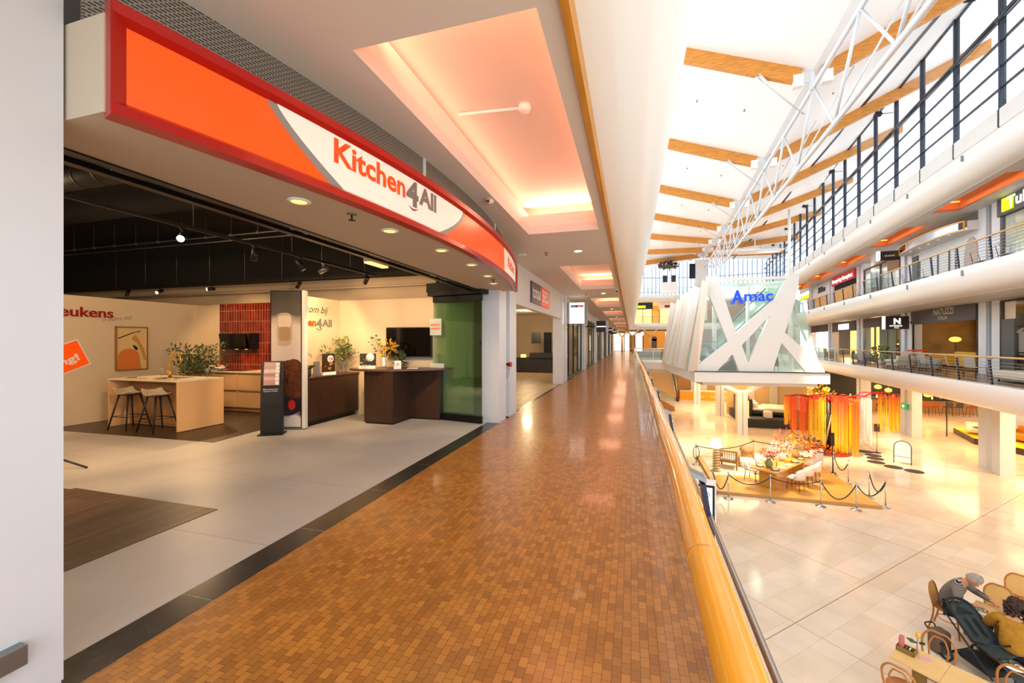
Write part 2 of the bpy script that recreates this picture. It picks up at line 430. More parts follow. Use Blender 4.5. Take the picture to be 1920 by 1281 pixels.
glassmat('railing_glass', 'E4F2EC', 0.3, opac=0.05)

ORD = ['nearest', 'second', 'third', 'fourth', 'fifth', 'sixth', 'seventh', 'eighth', 'ninth', 'tenth', 'eleventh', 'twelfth', 'thirteenth', 'fourteenth', 'fifteenth', 'sixteenth', 'seventeenth', 'eighteenth', 'nineteenth', 'twentieth', 'twenty-first', 'twenty-second', 'twenty-third', 'twenty-fourth', 'twenty-fifth', 'twenty-sixth', 'twenty-seventh', 'twenty-eighth', 'twenty-ninth', 'thirtieth'] + ['%dth' % i for i in range(31, 80)]
# ================================================================ SETTING: our gallery
FAR = 66
struct('floor', MB().box(-2.324, 0.50, -2.5, FAR + 10, -0.25, 0), 'parquet')
struct('trim_1', MB().box(-2.557, -2.324, 1.16, 7.18, -0.25, 0.001), 'stone_dark')
m = MB()
for k in range(1, 9): m.box(-2.42, -2.324, 7.18 + 7.2 * k - 6.04, 7.18 + 7.2 * k, -0.25, 0.001)
struct('trim_2', m, 'stone_dark')
struct('floor', MB().box(-16.8, -2.557, -1.5, 7.6, -0.25, 0), 'shop_tile')
struct('floor', MB().box(-5.45, -3.54, 1.76, 2.79, -0.01, 0.004).box(-9.6, -5.45, 0.0, 2.75, -0.01, 0.004), 'shop_planks')
m = MB(); m.prism([(-9.7, 4.50, -0.01), (-5.95, 4.62, -0.01), (-6.02, 5.55, -0.01), (-6.1, 7.3, -0.01), (-9.7, 7.3, -0.01)], (0, 0, 0.014)); struct('floor', m, 'shop_planks_dark')
m = MB(); m.box(-9.5, -2.42, 7.6, 21.6, -0.25, -0.001); struct('floor', m, 'pale_planks')
m = MB(); m.box(-9.5, -2.42, 21.6, FAR, -0.25, -0.001); struct('floor', m, 'pale_planks')
# gallery ceiling with its recessed light coffers
COFF = [(2.03 + 7.15 * k, 6.3 + 7.15 * k) for k in range(9)]
XL, XR = -1.55, -0.46
m = MB()
m.box(-2.75, XL, -2.5, FAR, CZ, CZ + 0.12); m.box(XR, -0.31, -2.5, FAR, CZ, CZ + 0.12)
y0 = -2.5
for a, b in COFF: m.box(XL, XR, y0, a, CZ, CZ + 0.12); y0 = b
m.box(XL, XR, y0, FAR, CZ, CZ + 0.12)
struct('ceiling', m, 'ceiling_paint')
for i, (a, b) in enumerate(COFF):
    m = MB()
    h0, h1, t, g = CZ + 0.12, CZ + 0.30, 0.05, 0.22
    # upright lip, then the hidden cove and its top
    m.box(XL - t, XL, a - t, b + t, h0, h1); m.box(XR, XR + t, a - t, b + t, h0, h1)
    m.box(XL, XR, a - t, a, h0, h1); m.box(XL, XR, b, b + t, h0, h1)
    m.box(XL - g, XR + g, a - g, b + g, CZ + 0.46, CZ + 0.5)
    m.box(XL - g - t, XL - g, a - g, b + g, h1 - .1, CZ + 0.5); m.box(XR + g, XR + g + t, a - g, b + g, h1 - .1, CZ + 0.5)
    m.box(XL - g, XR + g, a - g - t, a - g, h1 - .1, CZ + 0.5); m.box(XL - g, XR + g, b + g, b + g + t, h1 - .1, CZ + 0.5)
    m.box(XL - g, XR + g, b + t, b + g, h1 - .12, h1 - .1); m.box(XL - g, XR + g, a - g, a - t, h1 - .12, h1 - .1)
    struct('ceiling', m, 'cove_paint')
    # tube lamps on the two end ledges
    for yy in (b + 0.13, a - 0.13):
        t_ = MB().cyl((XL + .05, yy, h1 - 0.04), (XR - .05, yy, h1 - 0.04), 0.018, 8)
        t_.build('cove_tube_lamp', 'cove_tube', tag=('glowing tube lamp on the %s ledge of the %s ceiling coffer of the near gallery' % ('far' if yy > (a + b) / 2 else 'near', ORD[i]), 'lamp', 'tube lamps in the ceiling coffers'))
struct('trim_3', MB().box(-0.335, -0.29, -2.5, FAR, CZ - 0.035, CZ + 0.16), 'trim_wood')
# curved white balcony front of the floor above us, seen from below
PF = [(-0.29, CZ + .13), (-0.1, CZ + .17), (0.12, CZ + .27), (0.30, CZ + .45), (0.42, CZ + .68), (0.47, CZ + .9), (0.46, 4.22), (0.40, 4.3), (0.30, 4.34), (-0.31, 4.34), (-0.31, CZ + .13)]
m = MB(); m.sweep([(0, y) for y in (-2.5, 10, 25, 40, FAR)], [(u, z) for u, z in PF], smooth=False)
o = struct('trim_4', m, 'fascia_white')
for p in o.data.polygons: p.use_smooth = abs(p.normal.y) < 0.5
# our own balcony front, under the handrail
m = MB(); m.sweep([(0, y) for y in (-2.5, 10, 25, 40, FAR)], [(0.50, 0.0), (0.55, -0.03), (0.57, -0.2), (0.52, -0.45), (0.36, -0.7), (0.1, -0.9), (-0.3, -1.0), (-0.3, -0.25), (0.50, -0.25)])
o = struct('trim_5', m, 'fascia_white')
struct('floor', MB().box(-16, 0.30, -2.5, FAR, 4.0, 4.3), 'ceiling_paint')
# walls over the shop fronts and the pillars between them
def pillar_pair(y, z1=CZ):
    # two white posts with a grey recess between
    for a, b in ((y, y + .44), (y + .68, y + 1.17)):
        struct('pillar', MB().box(-2.66, -2.324, a, b, 0.06, z1).box(-2.655, -2.329, a + .005, b - .005, 0, 0.06), 'pillar_white')
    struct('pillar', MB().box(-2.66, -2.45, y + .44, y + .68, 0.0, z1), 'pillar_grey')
for k in range(0, 8): pillar_pair(-0.02 + 7.2 * k)
struct('pillar', MB().box(-2.66, -2.324, 57.58, FAR, 0, CZ), 'pillar_white')
struct('wall_left', MB().box(-2.7, -2.6, 1.16, 7.18, 2.47, 4.0), 'ceiling_paint')
m = MB()
m.box(-2.5, -2.35, 8.37, 14.38, 2.30, CZ)
struct('wall_left', m, 'white_paint')
m = MB()
for k in range(2, 8): m.box(-2.5, -2.40, 1.17 - 0.02 + 7.2 * k, 7.18 + 7.2 * k, 2.75, CZ)
struct('wall_left', m, 'white_paint')
# party walls
for k in (0, 2, 3, 4, 5, 6, 7):
    struct('wall_party', MB().box(-17, -2.66, 7.62 + 7.2 * k, 7.82 + 7.2 * k, 0, 4.0), 'plaster_cream')
struct('wall_party', MB().box(-17, -2.66, -1.5, -1.3, 0, 4.0), 'plaster_cream')
struct('wall_back', MB().box(-17.0, -16.8, -1.5, 7.6, 0, 4.0), 'plaster_cream')
struct('wall_back', MB().box(-8.0, -7.8, 7.8, 22.0, 0, 4.0), mat('wall_taupe', '8E7E6A', .8))
struct('wall_back', MB().box(-7.2, -7.0, 22.3, FAR, 0, 4.0), 'plaster_cream')
# dark ceiling of the kitchen shop and its low beam
struct('ceiling', MB().box(-16.8, -2.7, -1.5, 7.62, 3.9, 3.98), 'black_matte')
struct('ceiling', MB().box(-16.8, -2.7, 7.0, 7.62, 2.86, 3.9), 'black_matte')
struct('ceiling', MB().box(-12, -2.7, 4.6, 5.0, 3.66, 3.9).box(-12, -2.7, 1.9, 2.3, 3.66, 3.9), 'black_matte')
struct('ceiling', MB().box(-7.8, -2.5, 7.82, 15, 2.72, 2.8), 'ceiling_paint')
struct('ceiling', MB().box(-7.0, -2.5, 15.0, FAR, 2.95, 3.05), 'ceiling_paint')
# boxed-out soffit with the curved front that carries the shop sign
ACX, ACY, AR = -13.66, 4.27, 12.0
def arcpt(y, off=0.0):
    r = AR + off; return (ACX + math.sqrt(r * r - (y - ACY) ** 2), y)
ys = [1.16 + (7.42 - 1.16) * i / 40 for i in range(41)]
m = MB(); pl = [(-2.66, 1.16, 2.45)] + [arcpt(y, -0.02) + (2.45,) for y in ys] + [(-2.66, 7.42, 2.45)]
m.prism(pl, (0, 0, 0.41)); struct('wall_soffit', m, 'soffit_cream')
struct('trim_6', MB().box(-2.72, -2.66, 1.16, 7.18, 2.44, 2.47).box(-2.86, -2.80, 1.16, 7.18, 2.43, 2.46).box(-2.80, -2.72, 1.16, 7.18, 2.47, 2.5), 'dark_metal')
# perforated grille band above the sign
gm = bpy.data.materials.new('perforated_metal'); gm.use_nodes = True; nt = gm.node_tree; b_ = nt.nodes['Principled BSDF']
tc = nt.nodes.new('ShaderNodeTexCoord'); sp = nt.nodes.new('ShaderNodeSeparateXYZ'); cb = nt.nodes.new('ShaderNodeCombineXYZ')
nt.links.new(tc.outputs['Object'], sp.inputs[0]); nt.links.new(sp.outputs['Y'], cb.inputs[0]); nt.links.new(sp.outputs['Z'], cb.inputs[1])
bk = nt.nodes.new('ShaderNodeTexBrick'); bk.inputs['Scale'].default_value = 1; bk.inputs['Brick Width'].default_value = 0.034; bk.inputs['Row Height'].default_value = 0.014
bk.inputs['Mortar Size'].default_value = 0.0042; bk.inputs['Mortar Smooth'].default_value = 0.1; bk.inputs['Color1'].default_value = lin('1C1814'); bk.inputs['Color2'].default_value = lin('1C1814'); bk.inputs['Mortar'].default_value = lin('8A8074')
nt.links.new(cb.outputs[0], bk.inputs['Vector']); nt.links.new(bk.outputs['Color'], b_.inputs['Base Color'])
b_.inputs['Roughness'].default_value = 0.6; MATS['perforated_metal'] = gm
m = MB(); m.sweep([arcpt(y, -0.15) for y in ys], [(0, 2.86), (0, CZ + .02), (-0.02, CZ + .02), (-0.02, 2.86)])
struct('trim_7', m, 'perforated_metal')
m = MB()
for y in (3.42, 5.6): p = arcpt(y, -0.145); m.box(p[0] - .02, p[0] + .012, y - .012, y + .012, 2.86, CZ + .02)
struct('trim_8', m, 'white_paint')

# ================================================================ SETTING: far side galleries (8 degrees off)
U0, U1 = 2, 74
PO = [(9.95, -1.0), (9.70, -0.95), (9.42, -0.80), (9.24, -0.58), (9.15, -0.32), (9.14, -0.12), (9.18, 0.0), (9.5, 0.0), (9.5, -0.3), (9.95, -0.3)]
for i, F in enumerate((0, L2, 2 * L2)):
    m = MB(RO)
    m.sweep([(0, u) for u in range(U0, U1 + 1, 6)], [(v, z + F) for v, z in PO])
    o = struct('trim_%d' % (10 + i), m, 'fascia_white')
    for p in o.data.polygons: p.use_smooth = True
    try: o.data.set_sharp_from_angle(angle=R(40))
    except Exception: pass
for F in (0, L2):
    struct('floor', MB(RO).box(9.5, 22, U0, U1, F - 0.25, F - 0.005), 'deck_far' if 'deck_far' in MATS else mat('deck_far', '8A6A52', 0.3, var=0.1, vscale=2))
    pass
# ceilings with orange coffers on the upper gallery, plain below
mat('coffer_orange', 'E8A06A', 0.8)
for F in (0, L2, 2 * L2):
    zc = F - 1.0
    if F == 2 * L2:
        m = MB(RO); y0 = U0; cl = []
        for k in range(9):
            a, b = 5.0 + 7.9 * k, 10.2 + 7.9 * k
            if a > U1: break
            m.box(10.2, 11.2, y0, a, zc, zc + .1); y0 = b; cl.append((a, b))
        m.box(9.9, 10.2, U0, U1, zc, zc + .1).box(11.2, 16, U0, U1, zc, zc + .1)
        m.box(10.2, 11.2, y0, U1, zc, zc + .1)
        struct('ceiling', m, 'white_paint')
        for a, b in cl:
            m = MB(RO)
            m.box(10.16, 10.2, a, b, zc + .001, zc + .4).box(11.2, 11.24, a, b, zc + .001, zc + .4).box(10.2, 11.2, a - .04, a, zc + .001, zc + .4).box(10.2, 11.2, b, b + .04, zc + .001, zc + .4)
            m.box(10.16, 11.24, a - .04, b + .04, zc + .4, zc + .44)
            struct('ceiling', m, 'coffer_orange')
            for yy in (a + .25, b - .25):
                MB(RO).cyl((10.3, yy, zc + .36), (11.1, yy, zc + .36), 0.02, 8).build('coffer_tube_lamp', 'cove_tube_orange', tag=('orange tube lamp at the %s end of the %s orange coffer above the upper gallery' % ('near' if yy < (a + b) / 2 else 'far', ORD[len([c for c in cl if c[0] < a])]), 'lamp', 'orange tube lamps of the upper gallery'))
    else:
        struct('ceiling', MB(RO).box(9.9, 22, U0, U1, zc, zc + .1), 'white_paint')
# pillars of the far side: pairs every 8 m on three floors
OPU = [24.8 + 7.95 * k - 7.95 for k in range(0, 7)]
for (z0, z1) in ((GZ, -1.0), (0, 3.3), (L2, 7.6)):
    for u in OPU:
        for a, b in ((u, u + .55), (u + .95, u + 1.5)):
            struct('pillar', MB(RO).box(11.97, 12.45, a, b, z0, z1), 'pillar_white')
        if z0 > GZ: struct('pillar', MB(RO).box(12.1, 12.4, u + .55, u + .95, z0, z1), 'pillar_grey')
# back walls behind the far shops
struct('wall_right', MB(RO).box(18, 18.2, U0, U1, 0, 7.6), 'plaster_cream')
# ground floor
struct('floor', MB().box(-20, 60, -12, 110, GZ - 0.3, GZ), 'marble')
struct('wall_right', MB(RO).box(26, 26.2, U0, U1 + 8, GZ, -1.0), mat('ground_wall', 'D9B67C', 0.8))
struct('wall_left', MB().box(-3.2, -3.0, -5, 46, GZ, -1.0), 'plaster_cream')
struct('ceiling', MB().box(-3.0, -0.28, -2.5, FAR, -1.05, -0.95), 'ceiling_paint')
# ---------------- roof: two slopes falling to the truss, clerestory on the far side
WV = 5.25
RU = [-4, 18.1, 25.8, 33.3, 40.5, 47.5, 54.5, 61, 66]
RJ = [11.5, 11.5, 11.5, 11.6, 11.75, 12.2, 12.85, 13.4, 13.6]
RL = [13.8, 13.8, 13.55, 13.4, 13.25, 13.1, 13.0, 12.95, 12.95]
RR = [14.2, 14.2, 14.1, 14.0, 13.7, 13.5, 13.3, 13.2, 13.2]
def tab(T, u):
    for i in range(len(RU) - 1):
        if u <= RU[i + 1] or i == len(RU) - 2:
            k = (u - RU[i]) / (RU[i + 1] - RU[i]); return T[i] + (T[i + 1] - T[i]) * k
def roofz(w, u=18.0):
    j = tab(RJ, u)
    return j + (tab(RL, u) - j) * (WV - w) / WV if w < WV else j + (tab(RR, u) - j) * (w - WV) / (11 - WV)
WS = [-3.5, 0, WV, 9, 12, 15.5]
m = MB(RT); vs = []; fs = []
for u in RU:
    for w in WS: vs.append((w, u, roofz(w, u)))
q = len(vs); vs += [(x, y, z + .25) for x, y, z in vs]; nw = len(WS)
for i in range(len(RU) - 1):
    for k in range(nw - 1):
        a_ = i * nw + k; fs.append((a_, a_ + 1, a_ + nw + 1, a_ + nw)); fs.append((q + a_, q + a_ + nw, q + a_ + nw + 1, q + a_ + 1))
for k in range(nw - 1): fs.append((k, k + 1, q + k + 1, q + k)); e = (len(RU) - 1) * nw + k; fs.append((e, q + e, q + e + 1, e + 1))
for i in range(len(RU) - 1): e = i * nw; fs.append((e, q + e, q + e + nw, e + nw)); e += nw - 1; fs.append((e, e + nw, q + e + nw, q + e))
m.add(vs, fs)
struct('roof', m, mat('roof_white', 'F1EFEC', 0.8))
# dark slit in the roof lining
m = MB(RT)
for (ua, ub) in zip(RU, RU[1:]):
    m.add([(9.5, ua, roofz(9.5, ua) - .015), (9.72, ua, roofz(9.72, ua) - .015), (9.72, ub, roofz(9.72, ub) - .015), (9.5, ub, roofz(9.5, ub) - .015),
           (9.5, ua, roofz(9.5, ua) + .05), (9.72, ua, roofz(9.72, ua) + .05), (9.72, ub, roofz(9.72, ub) + .05), (9.5, ub, roofz(9.5, ub) + .05)], [(0, 1, 2, 3), (4, 5, 1, 0), (6, 7, 3, 2), (5, 6, 2, 1), (7, 4, 0, 3), (4, 7, 6, 5)])
struct('trim_13', m, 'charcoal')
# clerestory
m = MB(RO); m.box(9.15, 9.22, U0, U1 - 4, 8.6, 9.2); struct('wall_clerestory', m, 'white_paint')
def wz(u):   # roof height where the glass stands
    p = RT.inverted() @ O(9.2, u); return roofz(p.x, p.y)
MU = 2.62
n = 0
for k in range(0, 26):
    u = 3.3 + MU * k
    zt = wz(u)
    wn = thing('window', 'tall clerestory bay of dark framed glass under the far side of the roof', 'window', tuple(O(9.2, u, 8.6)), OA)
    del wn['label']; del wn['category']; wn['kind'] = 'structure'; wn.name = 'window_%d' % (k + 1)
    MB().box(-.05, .12, -.036, .036, 0, zt - 8.6).build('mullion', 'mullion_blue' if 'mullion_blue' in MATS else mat('mullion_blue', '28303E', 0.35, 0.3), wn)
    f = MB()
    for z in (9.2, 9.9, 10.62, 11.45): f.box(-.03, .06, .045, MU - .045, z - 8.6 - .022, z - 8.6 + .022)
    f.box(-.03, .06, .045, MU - .045, zt - 8.6 - .05, zt - 8.6)
    f.build('transom', 'mullion_blue', wn)
    MB().tube([(-.12, 0, 12.1 - 8.6), (-.12, MU, 12.1 - 8.6)], .05, 8).box(-.03, .06, .045, MU - .045, 3.55, 3.75).build('rail', 'mullion_blue', wn)
    MB().box(.0, .012, .045, MU - .045, .62, zt - 8.62).build('pane', 'window_glass', wn)
    MB().box(-.075, -.06, .0, .02, 0, .6).build('joint', 'mullion_blue', wn)
# far end: floors, fronts and the tall glass wall
def arcfar(r): return [(-6 + 30 * t, 62 + 5.0 * math.sin(t * PI * .9) + 0 * r) for t in [i / 24 for i in range(25)]]
AF = arcfar(0)
for i, F in enumerate((L2, 2 * L2)):
    m = MB(); m.sweep(AF, [(0, F), (0.12, F - .1), (0.1, F - .5), (-0.3, F - .95), (-14, F - 1.05), (-14, F)])
    struct('floor', m, 'fascia_white')
m = MB(); m.sweep(AF, [(0.1, 0), (0.1, -.5), (-0.3, -.95), (-14, -.95), (-14, 0)]); struct('floor', m, 'deck_far')
m = MB()
FG = [(p[0], p[1] + 7) for p in AF]
m.sweep(FG, [(0, 8.6), (0.02, 8.6), (0.02, 17.5), (0, 17.5)]); struct('window_40', m, 'window_glass')
m = MB()
for i in range(len(FG) - 1):
    a = Vector((FG[i][0], FG[i][1], 0)); b = Vector((FG[i + 1][0], FG[i + 1][1], 0))
    for t in (0, .5):
        p = a.lerp(b, t); m.box(p.x - .06, p.x + .06, p.y - .12, p.y, 8.6, 17.5)
m.sweep([(x, y - .05) for x, y in FG], [(0, 12.1), (.08, 12.1), (.08, 12.22), (0, 12.22)])
m.sweep([(x, y - .05) for x, y in FG], [(0, 9.7), (.05, 9.7), (.05, 9.78), (0, 9.78)])
struct('window_41', m, mat('mullion_far', '3A5878', 0.4))
struct('wall_far', MB().sweep([(x, y + 9) for x, y in AF], [(0, 0), (0.1, 0), (0.1, 8.0), (0, 8.0)]), mat('far_wall_gold', 'E2B068', 0.8))
struct('wall_far', MB().box(-8, 45, 82, 82.2, GZ, -0.9), 'ground_wall')

# ================================================================ SHOP SIGN on the curved front
sg = thing('shop_sign', 'long curved orange and white shop sign in a red frame over the kitchen shop', 'sign', arcpt(4.27) + (2.45,))
def arcs(y): return AR * math.asin((y - ACY) / AR)
def byarc(s, off): r = AR + off; return (ACX + r * math.cos(s / AR), ACY + r * math.sin(s / AR))
def onarc(s, z, off): p = byarc(s, off); return (p[0], p[1], z)
SA, SB = arcs(1.16), arcs(7.42)
def bandmesh(outline, off, th=0.004, n=1):
    """flat outline in (s, z) laid on the curved face"""
    m = MB(); a = [onarc(s, z, off) for s, z in outline]; b = [onarc(s, z, off - th) for s, z in outline]
    k = len(a); m.add(a + b, [tuple(range(k)), tuple(range(2 * k - 1, k - 1, -1))] + [(i, i + k, (i + 1) % k + k, (i + 1) % k) for i in range(k)]); return m
def strip(f0, f1, s0, s1, off, th=0.004, n=40):
    """band between z=f0(s) and z=f1(s)"""
    m = MB(); vs = []; fs = []
    for i in range(n + 1):
        s = s0 + (s1 - s0) * i / n
        vs += [onarc(s, f0(s), off), onarc(s, f1(s), off), onarc(s, f1(s), off - th), onarc(s, f0(s), off - th)]
    for i in range(n):
        for k in range(4): fs.append((i * 4 + k, i * 4 + (k + 1) % 4, i * 4 + 4 + (k + 1) % 4, i * 4 + 4 + k))
    fs += [(0, 1, 2, 3), (n * 4, n * 4 + 3, n * 4 + 2, n * 4 + 1)]
    m.add(vs, fs, False); return m
Z0, Z1 = 2.43, 2.90
fr = MB()
pth = [byarc(SA + (SB - SA) * i / 48, 0) for i in range(49)]
fr.sweep(pth, [(0.0, Z1 - .07), (0.035, Z1 - .045), (0.04, Z1), (-.03, Z1 + .005), (-.03, Z1 - .07)])
fr.sweep(pth, [(0.0, Z0 + .075), (0.035, Z0 + .05), (0.045, Z0), (-.03, Z0 - .005), (-.03, Z0 + .075)])
for s in (SA, SB):
    q = 1 if s == SA else -1
    a0, a1 = s, s + q * .06
    P = [onarc(a0, Z0, .04), onarc(a0, Z1, .04), onarc(a0, Z1, -.03), onarc(a0, Z0, -.03), onarc(a1, Z0 + .05, .0), onarc(a1, Z1 - .05, .0), onarc(a1, Z1 - .05, -.03), onarc(a1, Z0 + .05, -.03)]
    fr.add(P, [(0, 1, 2, 3), (4, 7, 6, 5), (0, 4, 5, 1), (1, 5, 6, 2), (2, 6, 7, 3), (3, 7, 4, 0)])
fr.build('sign_frame', 'red_frame', sg, world=True)
strip(lambda s: Z0 + .03, lambda s: Z1 - .03, SA + .02, SB - .02, 0.0, .006).build('light_panel', 'orange_panel', sg, world=True)
# white field between two arcs with grey edging
zb, zt = Z0 + .07, Z1 - .062
def wl(z):                                   # left edge of the white field, bulging
    t = (z - zb) / (zt - zb); return arcs(1.84) + (arcs(2.30) - arcs(1.84)) * (1 - t) ** 1.3
def wr(z):
    t = (z - zb) / (zt - zb); return arcs(3.92) - (arcs(3.92) - arcs(3.42)) * (1 - t) ** 1.6
NZ = 14
zz = [zb + (zt - zb) * i / NZ for i in range(NZ + 1)]
def field(fl, frr, off, col, name):
    m = MB(); n = 24; vs = []; fs = []
    for z in zz:
        for k in range(n + 1): vs.append(onarc(fl(z) + (frr(z) - fl(z)) * k / n, z, off))
    for i in range(NZ):
        for k in range(n): fs.append((i * (n + 1) + k, i * (n + 1) + k + 1, (i + 1) * (n + 1) + k + 1, (i + 1) * (n + 1) + k))
    m.add(vs, fs); return m.build(name, col, sg, world=True)
field(lambda z: wl(z) - .055 - .05 * (1 - (z - zb) / (zt - zb)), lambda z: wr(z) + .035 + .07 * (1 - (z - zb) / (zt - zb)), 0.002, 'sign_grey', 'grey_edging')
field(wl, wr, 0.004, 'sign_white', 'white_field')
field(lambda z: arcs(5.55) + .12 * (zt - z), lambda z: arcs(7.1), 0.004, 'sign_white', 'white_field')
def sgtext(body, size, s0, z0, mt, bold, slope=0.0, name='lettering', w=1.0):
    m = MB(); m.text(body, size, lambda x, y, d: onarc(s0 + x, z0 + y + slope * x, 0.008), bold, width=w); return m.build(name, mt, sg, world=True)
sgtext('Kitchen', 0.215, arcs(2.215), 2.66, 'letter_orange', 0.006, -0.012, w=.705)
sgtext('4', 0.27, arcs(2.925), 2.62, 'letter_grey', 0.012, w=.165)
sgtext('All', 0.205, arcs(3.10), 2.665, 'letter_grey', 0.008, w=.27)
sm = MB(); vs = []
for i in range(13):
    t = i / 12; s = arcs(2.955) + .13 * t; w = .006 * math.sin(PI * t) + .001; zc_ = 2.605 - .022 * math.sin(PI * t) + .03 * (t - .5) * 0
    vs += [onarc(s, zc_ - w, .008), onarc(s, zc_ + w, .008)]
sm.add(vs, [(2 * i, 2 * i + 2, 2 * i + 3, 2 * i + 1) for i in range(12)]); sm.build('smile', 'letter_red', sg, world=True)
sgtext('Kitchen', 0.21, arcs(5.85), 2.62, 'letter_orange', 0.006, w=.8)

# ================================================================ lamps and fittings of the soffit and gallery ceiling
SOFF = [(-2.15, 2.26), (-1.98, 3.08), (-1.89, 3.89), (-1.89, 4.72), (-1.99, 5.59), (-2.15, 6.33)]
for i, (x, y) in enumerate(SOFF):
    t = thing('recessed_downlight', '%s round yellow-lit downlight along the underside of the shop sign box' % ORD[i], 'downlight', (x, y, 2.45), 0, 'downlights under the sign box')
    MB().lathe([(.052, 0), (.075, -.001), (.078, -.006), (.055, -.012), (.052, -.01)], n=24, cap=False).build('trim_ring', 'white_plain', t)
    MB().sphere((0, 0, -.004), .054, 16, 6, (1, 1, .25)).build('diffuser', 'lamp_yellow', t)
CEI = [(-0.95, 7.7), (-0.93, 14.7), (-0.95, 21.9), (-0.95, 29.0), (-0.95, 36.2), (-2.05, 7.75)]
for i, (x, y) in enumerate(CEI):
    t = thing('recessed_downlight', ('%s round white downlight between the pink-lit ceiling coffers' % ORD[i]) if i < 5 else 'round unlit downlight beside the right end of the curved sign', 'downlight', (x, y, CZ), 0, 'downlights of the gallery ceiling')
    MB().lathe([(.07, 0), (.10, -.001), (.10, -.008), (.072, -.01)], n=24, cap=False).build('trim_ring', 'white_plain', t)
    MB().lathe([(.0001, -.004), (.072, -.004)], n=20, cap=False).build('diffuser', 'lamp_white' if i < 5 else 'white_plain', t)
def sprinkler(x, y, z, label):
    t = thing('sprinkler_head', label, 'sprinkler', (x, y, z), 0, 'sprinkler heads')
    MB().lathe([(.0001, 0), (.038, -.001), (.036, -.008), (.0001, -.008)], n=16).build('rosette', 'steel_dull', t)
    MB().cyl((0, 0, -.005), (0, 0, -.045), .007, 8).lathe([(.0001, -.043), (.026, -.045), (.026, -.049), (.0001, -.05)], n=14).build('deflector', 'dark_metal', t)
sprinkler(-2.0, 2.61, 2.45, 'dark sprinkler head between the two nearest downlights of the sign box')
sprinkler(-2.02, 5.95, 2.45, 'dark sprinkler head near the far end of the sign box underside')
sprinkler(-1.55, 7.69, CZ, 'dark sprinkler head on the gallery ceiling beyond the first coffer')
sprinkler(-1.54, 14.68, CZ, 'small sprinkler head on the gallery ceiling beyond the second coffer')
t = thing('security_camera', 'small dark dome camera under the gallery ceiling beside the timber trim', 'camera', (-0.44, 13.75, CZ))
MB().lathe([(.05, 0), (.055, -.03), (.045, -.04)], n=16).build('base', 'white_plain', t); MB().sphere((0, 0, -.04), .042, 14, 8).build('dome', 'dark_metal', t)
t = thing('wall_speaker', 'small cream alarm sounder on the ceiling just above the curved sign', 'alarm', (-1.62, 4.62, CZ))
MB().lathe([(.05, 0), (.055, -.02), (.04, -.05), (.0001, -.055)], n=18).build('body', 'ceiling_paint', t); MB().box(-.02, .02, -.06, -.045, -.05, -.02).build('lens', 'letter_red', t)
t = thing('smoke_detector', 'round smoke detector on a conduit inside the first pink coffer', 'smoke detector', (-0.93, 3.62, CZ + .46))
MB().lathe([(.055, 0), (.06, -.03), (.045, -.055), (.0001, -.06)], n=20).build('body', 'white_plain', t)
MB().tube([(-.06, -.0, -.02), (-.62, -.06, -.02)], .014, 8).build('conduit', 'white_plain', t)

# ================================================================ inside the kitchen shop: ceiling gear
def wire_mb(x, y, z0, z1, r=.0035): return MB().cyl((x, y, z0), (x, y, z1), r, 6)
t = thing('ceiling_duct', 'dark round ventilation duct crossing under the black shop ceiling', 'duct', (-8, 3.6, 3.66))
d = MB(); d.cyl((-3.8, 0, 0), (4.6, 0, 0), .15, 18)
for i in range(22): d.lathe([(.15, -.01), (.158, 0), (.15, .01)], n=6, cap=False) if False else d.tube([(-3.8 + .38 * i, 0, 0), (-3.785 + .38 * i, 0, 0)], .158, 16)
d.build('duct', 'black', t)
for i, x in enumerate((-2.5, 0.5, 3.2)): MB().box(x - .01, x + .01, -.165, .165, -.165, .165).box(x - .01, x + .01, -.006, .006, .16, .24).build('hanger', 'dark_metal', t)
for i, (yy, zz_, lab) in enumerate(((5.8, 3.45, 'pale steel conduit with clips running across the shop ceiling'), (5.95, 3.40, 'second thin conduit just behind the clipped one'))):
    c = MB().tube([(-12, yy, zz_), (-5.6, yy, zz_), (-5.5, yy, zz_ + .03), (-5.47, yy, zz_ + .4)] if i == 0 else [(-12, yy, zz_), (-3.4, yy, zz_)], .013, 8)
    if i == 0:
        for k in range(10): c.box(-11.4 + k * .62, -11.36 + k * .62, yy - .02, yy + .02, zz_ - .02, zz_ + .02).box(-11.383 + k * .62, -11.377 + k * .62, yy - .003, yy + .003, zz_ + .02, zz_ + .45)
    c.build('conduit_pipe', 'steel_dull', tag=(lab, 'pipe', 'conduits of the shop ceiling'))
MB().tube([(-14, 7.45, 2.63), (-2.9, 7.45, 2.66)], .02, 8).build('conduit_pipe', 'plaster_cream', tag=('cream painted pipe along the wall above the partition walls', 'pipe', 'conduits of the shop ceiling'))
def spothead(t, x, y, z, dx, dy, dz, lit=False, col='black', part=False):
    """one cylinder spotlight hung from the track at x, y, z, pointing along d"""
    d = Vector((dx, dy, dz)).normalized(); p = Vector((x, y, z - .10)); a = p - d * .07; b = p + d * .08
    m = MB(); m.cyl((x, y, z), (x, y, z - .06), .012, 8); m.box(x - .025, x + .025, y - .015, y + .015, z - .012, z); m.cyl(a, b, .036, 16)
    o = m.build('body', col, t, world=True)
    l = MB().cyl(b, b + d * .004, .032, 16).build('lamp', 'lamp_white' if lit else 'steel_dull', o, world=True)
    return b
t = thing('track_rail', 'long black lighting track hung lengthwise near the shop opening', 'lighting track', (-4.4, 3.5, 2.68))
MB().box(-.018, .018, -2.6, 2.88, -.015, .02).build('rail', 'black', t)
for y in (-1.8, -0.3, 1.0, 2.2): wire_mb(0, y, .02, 1.2).build('wire', 'steel_dull', t)
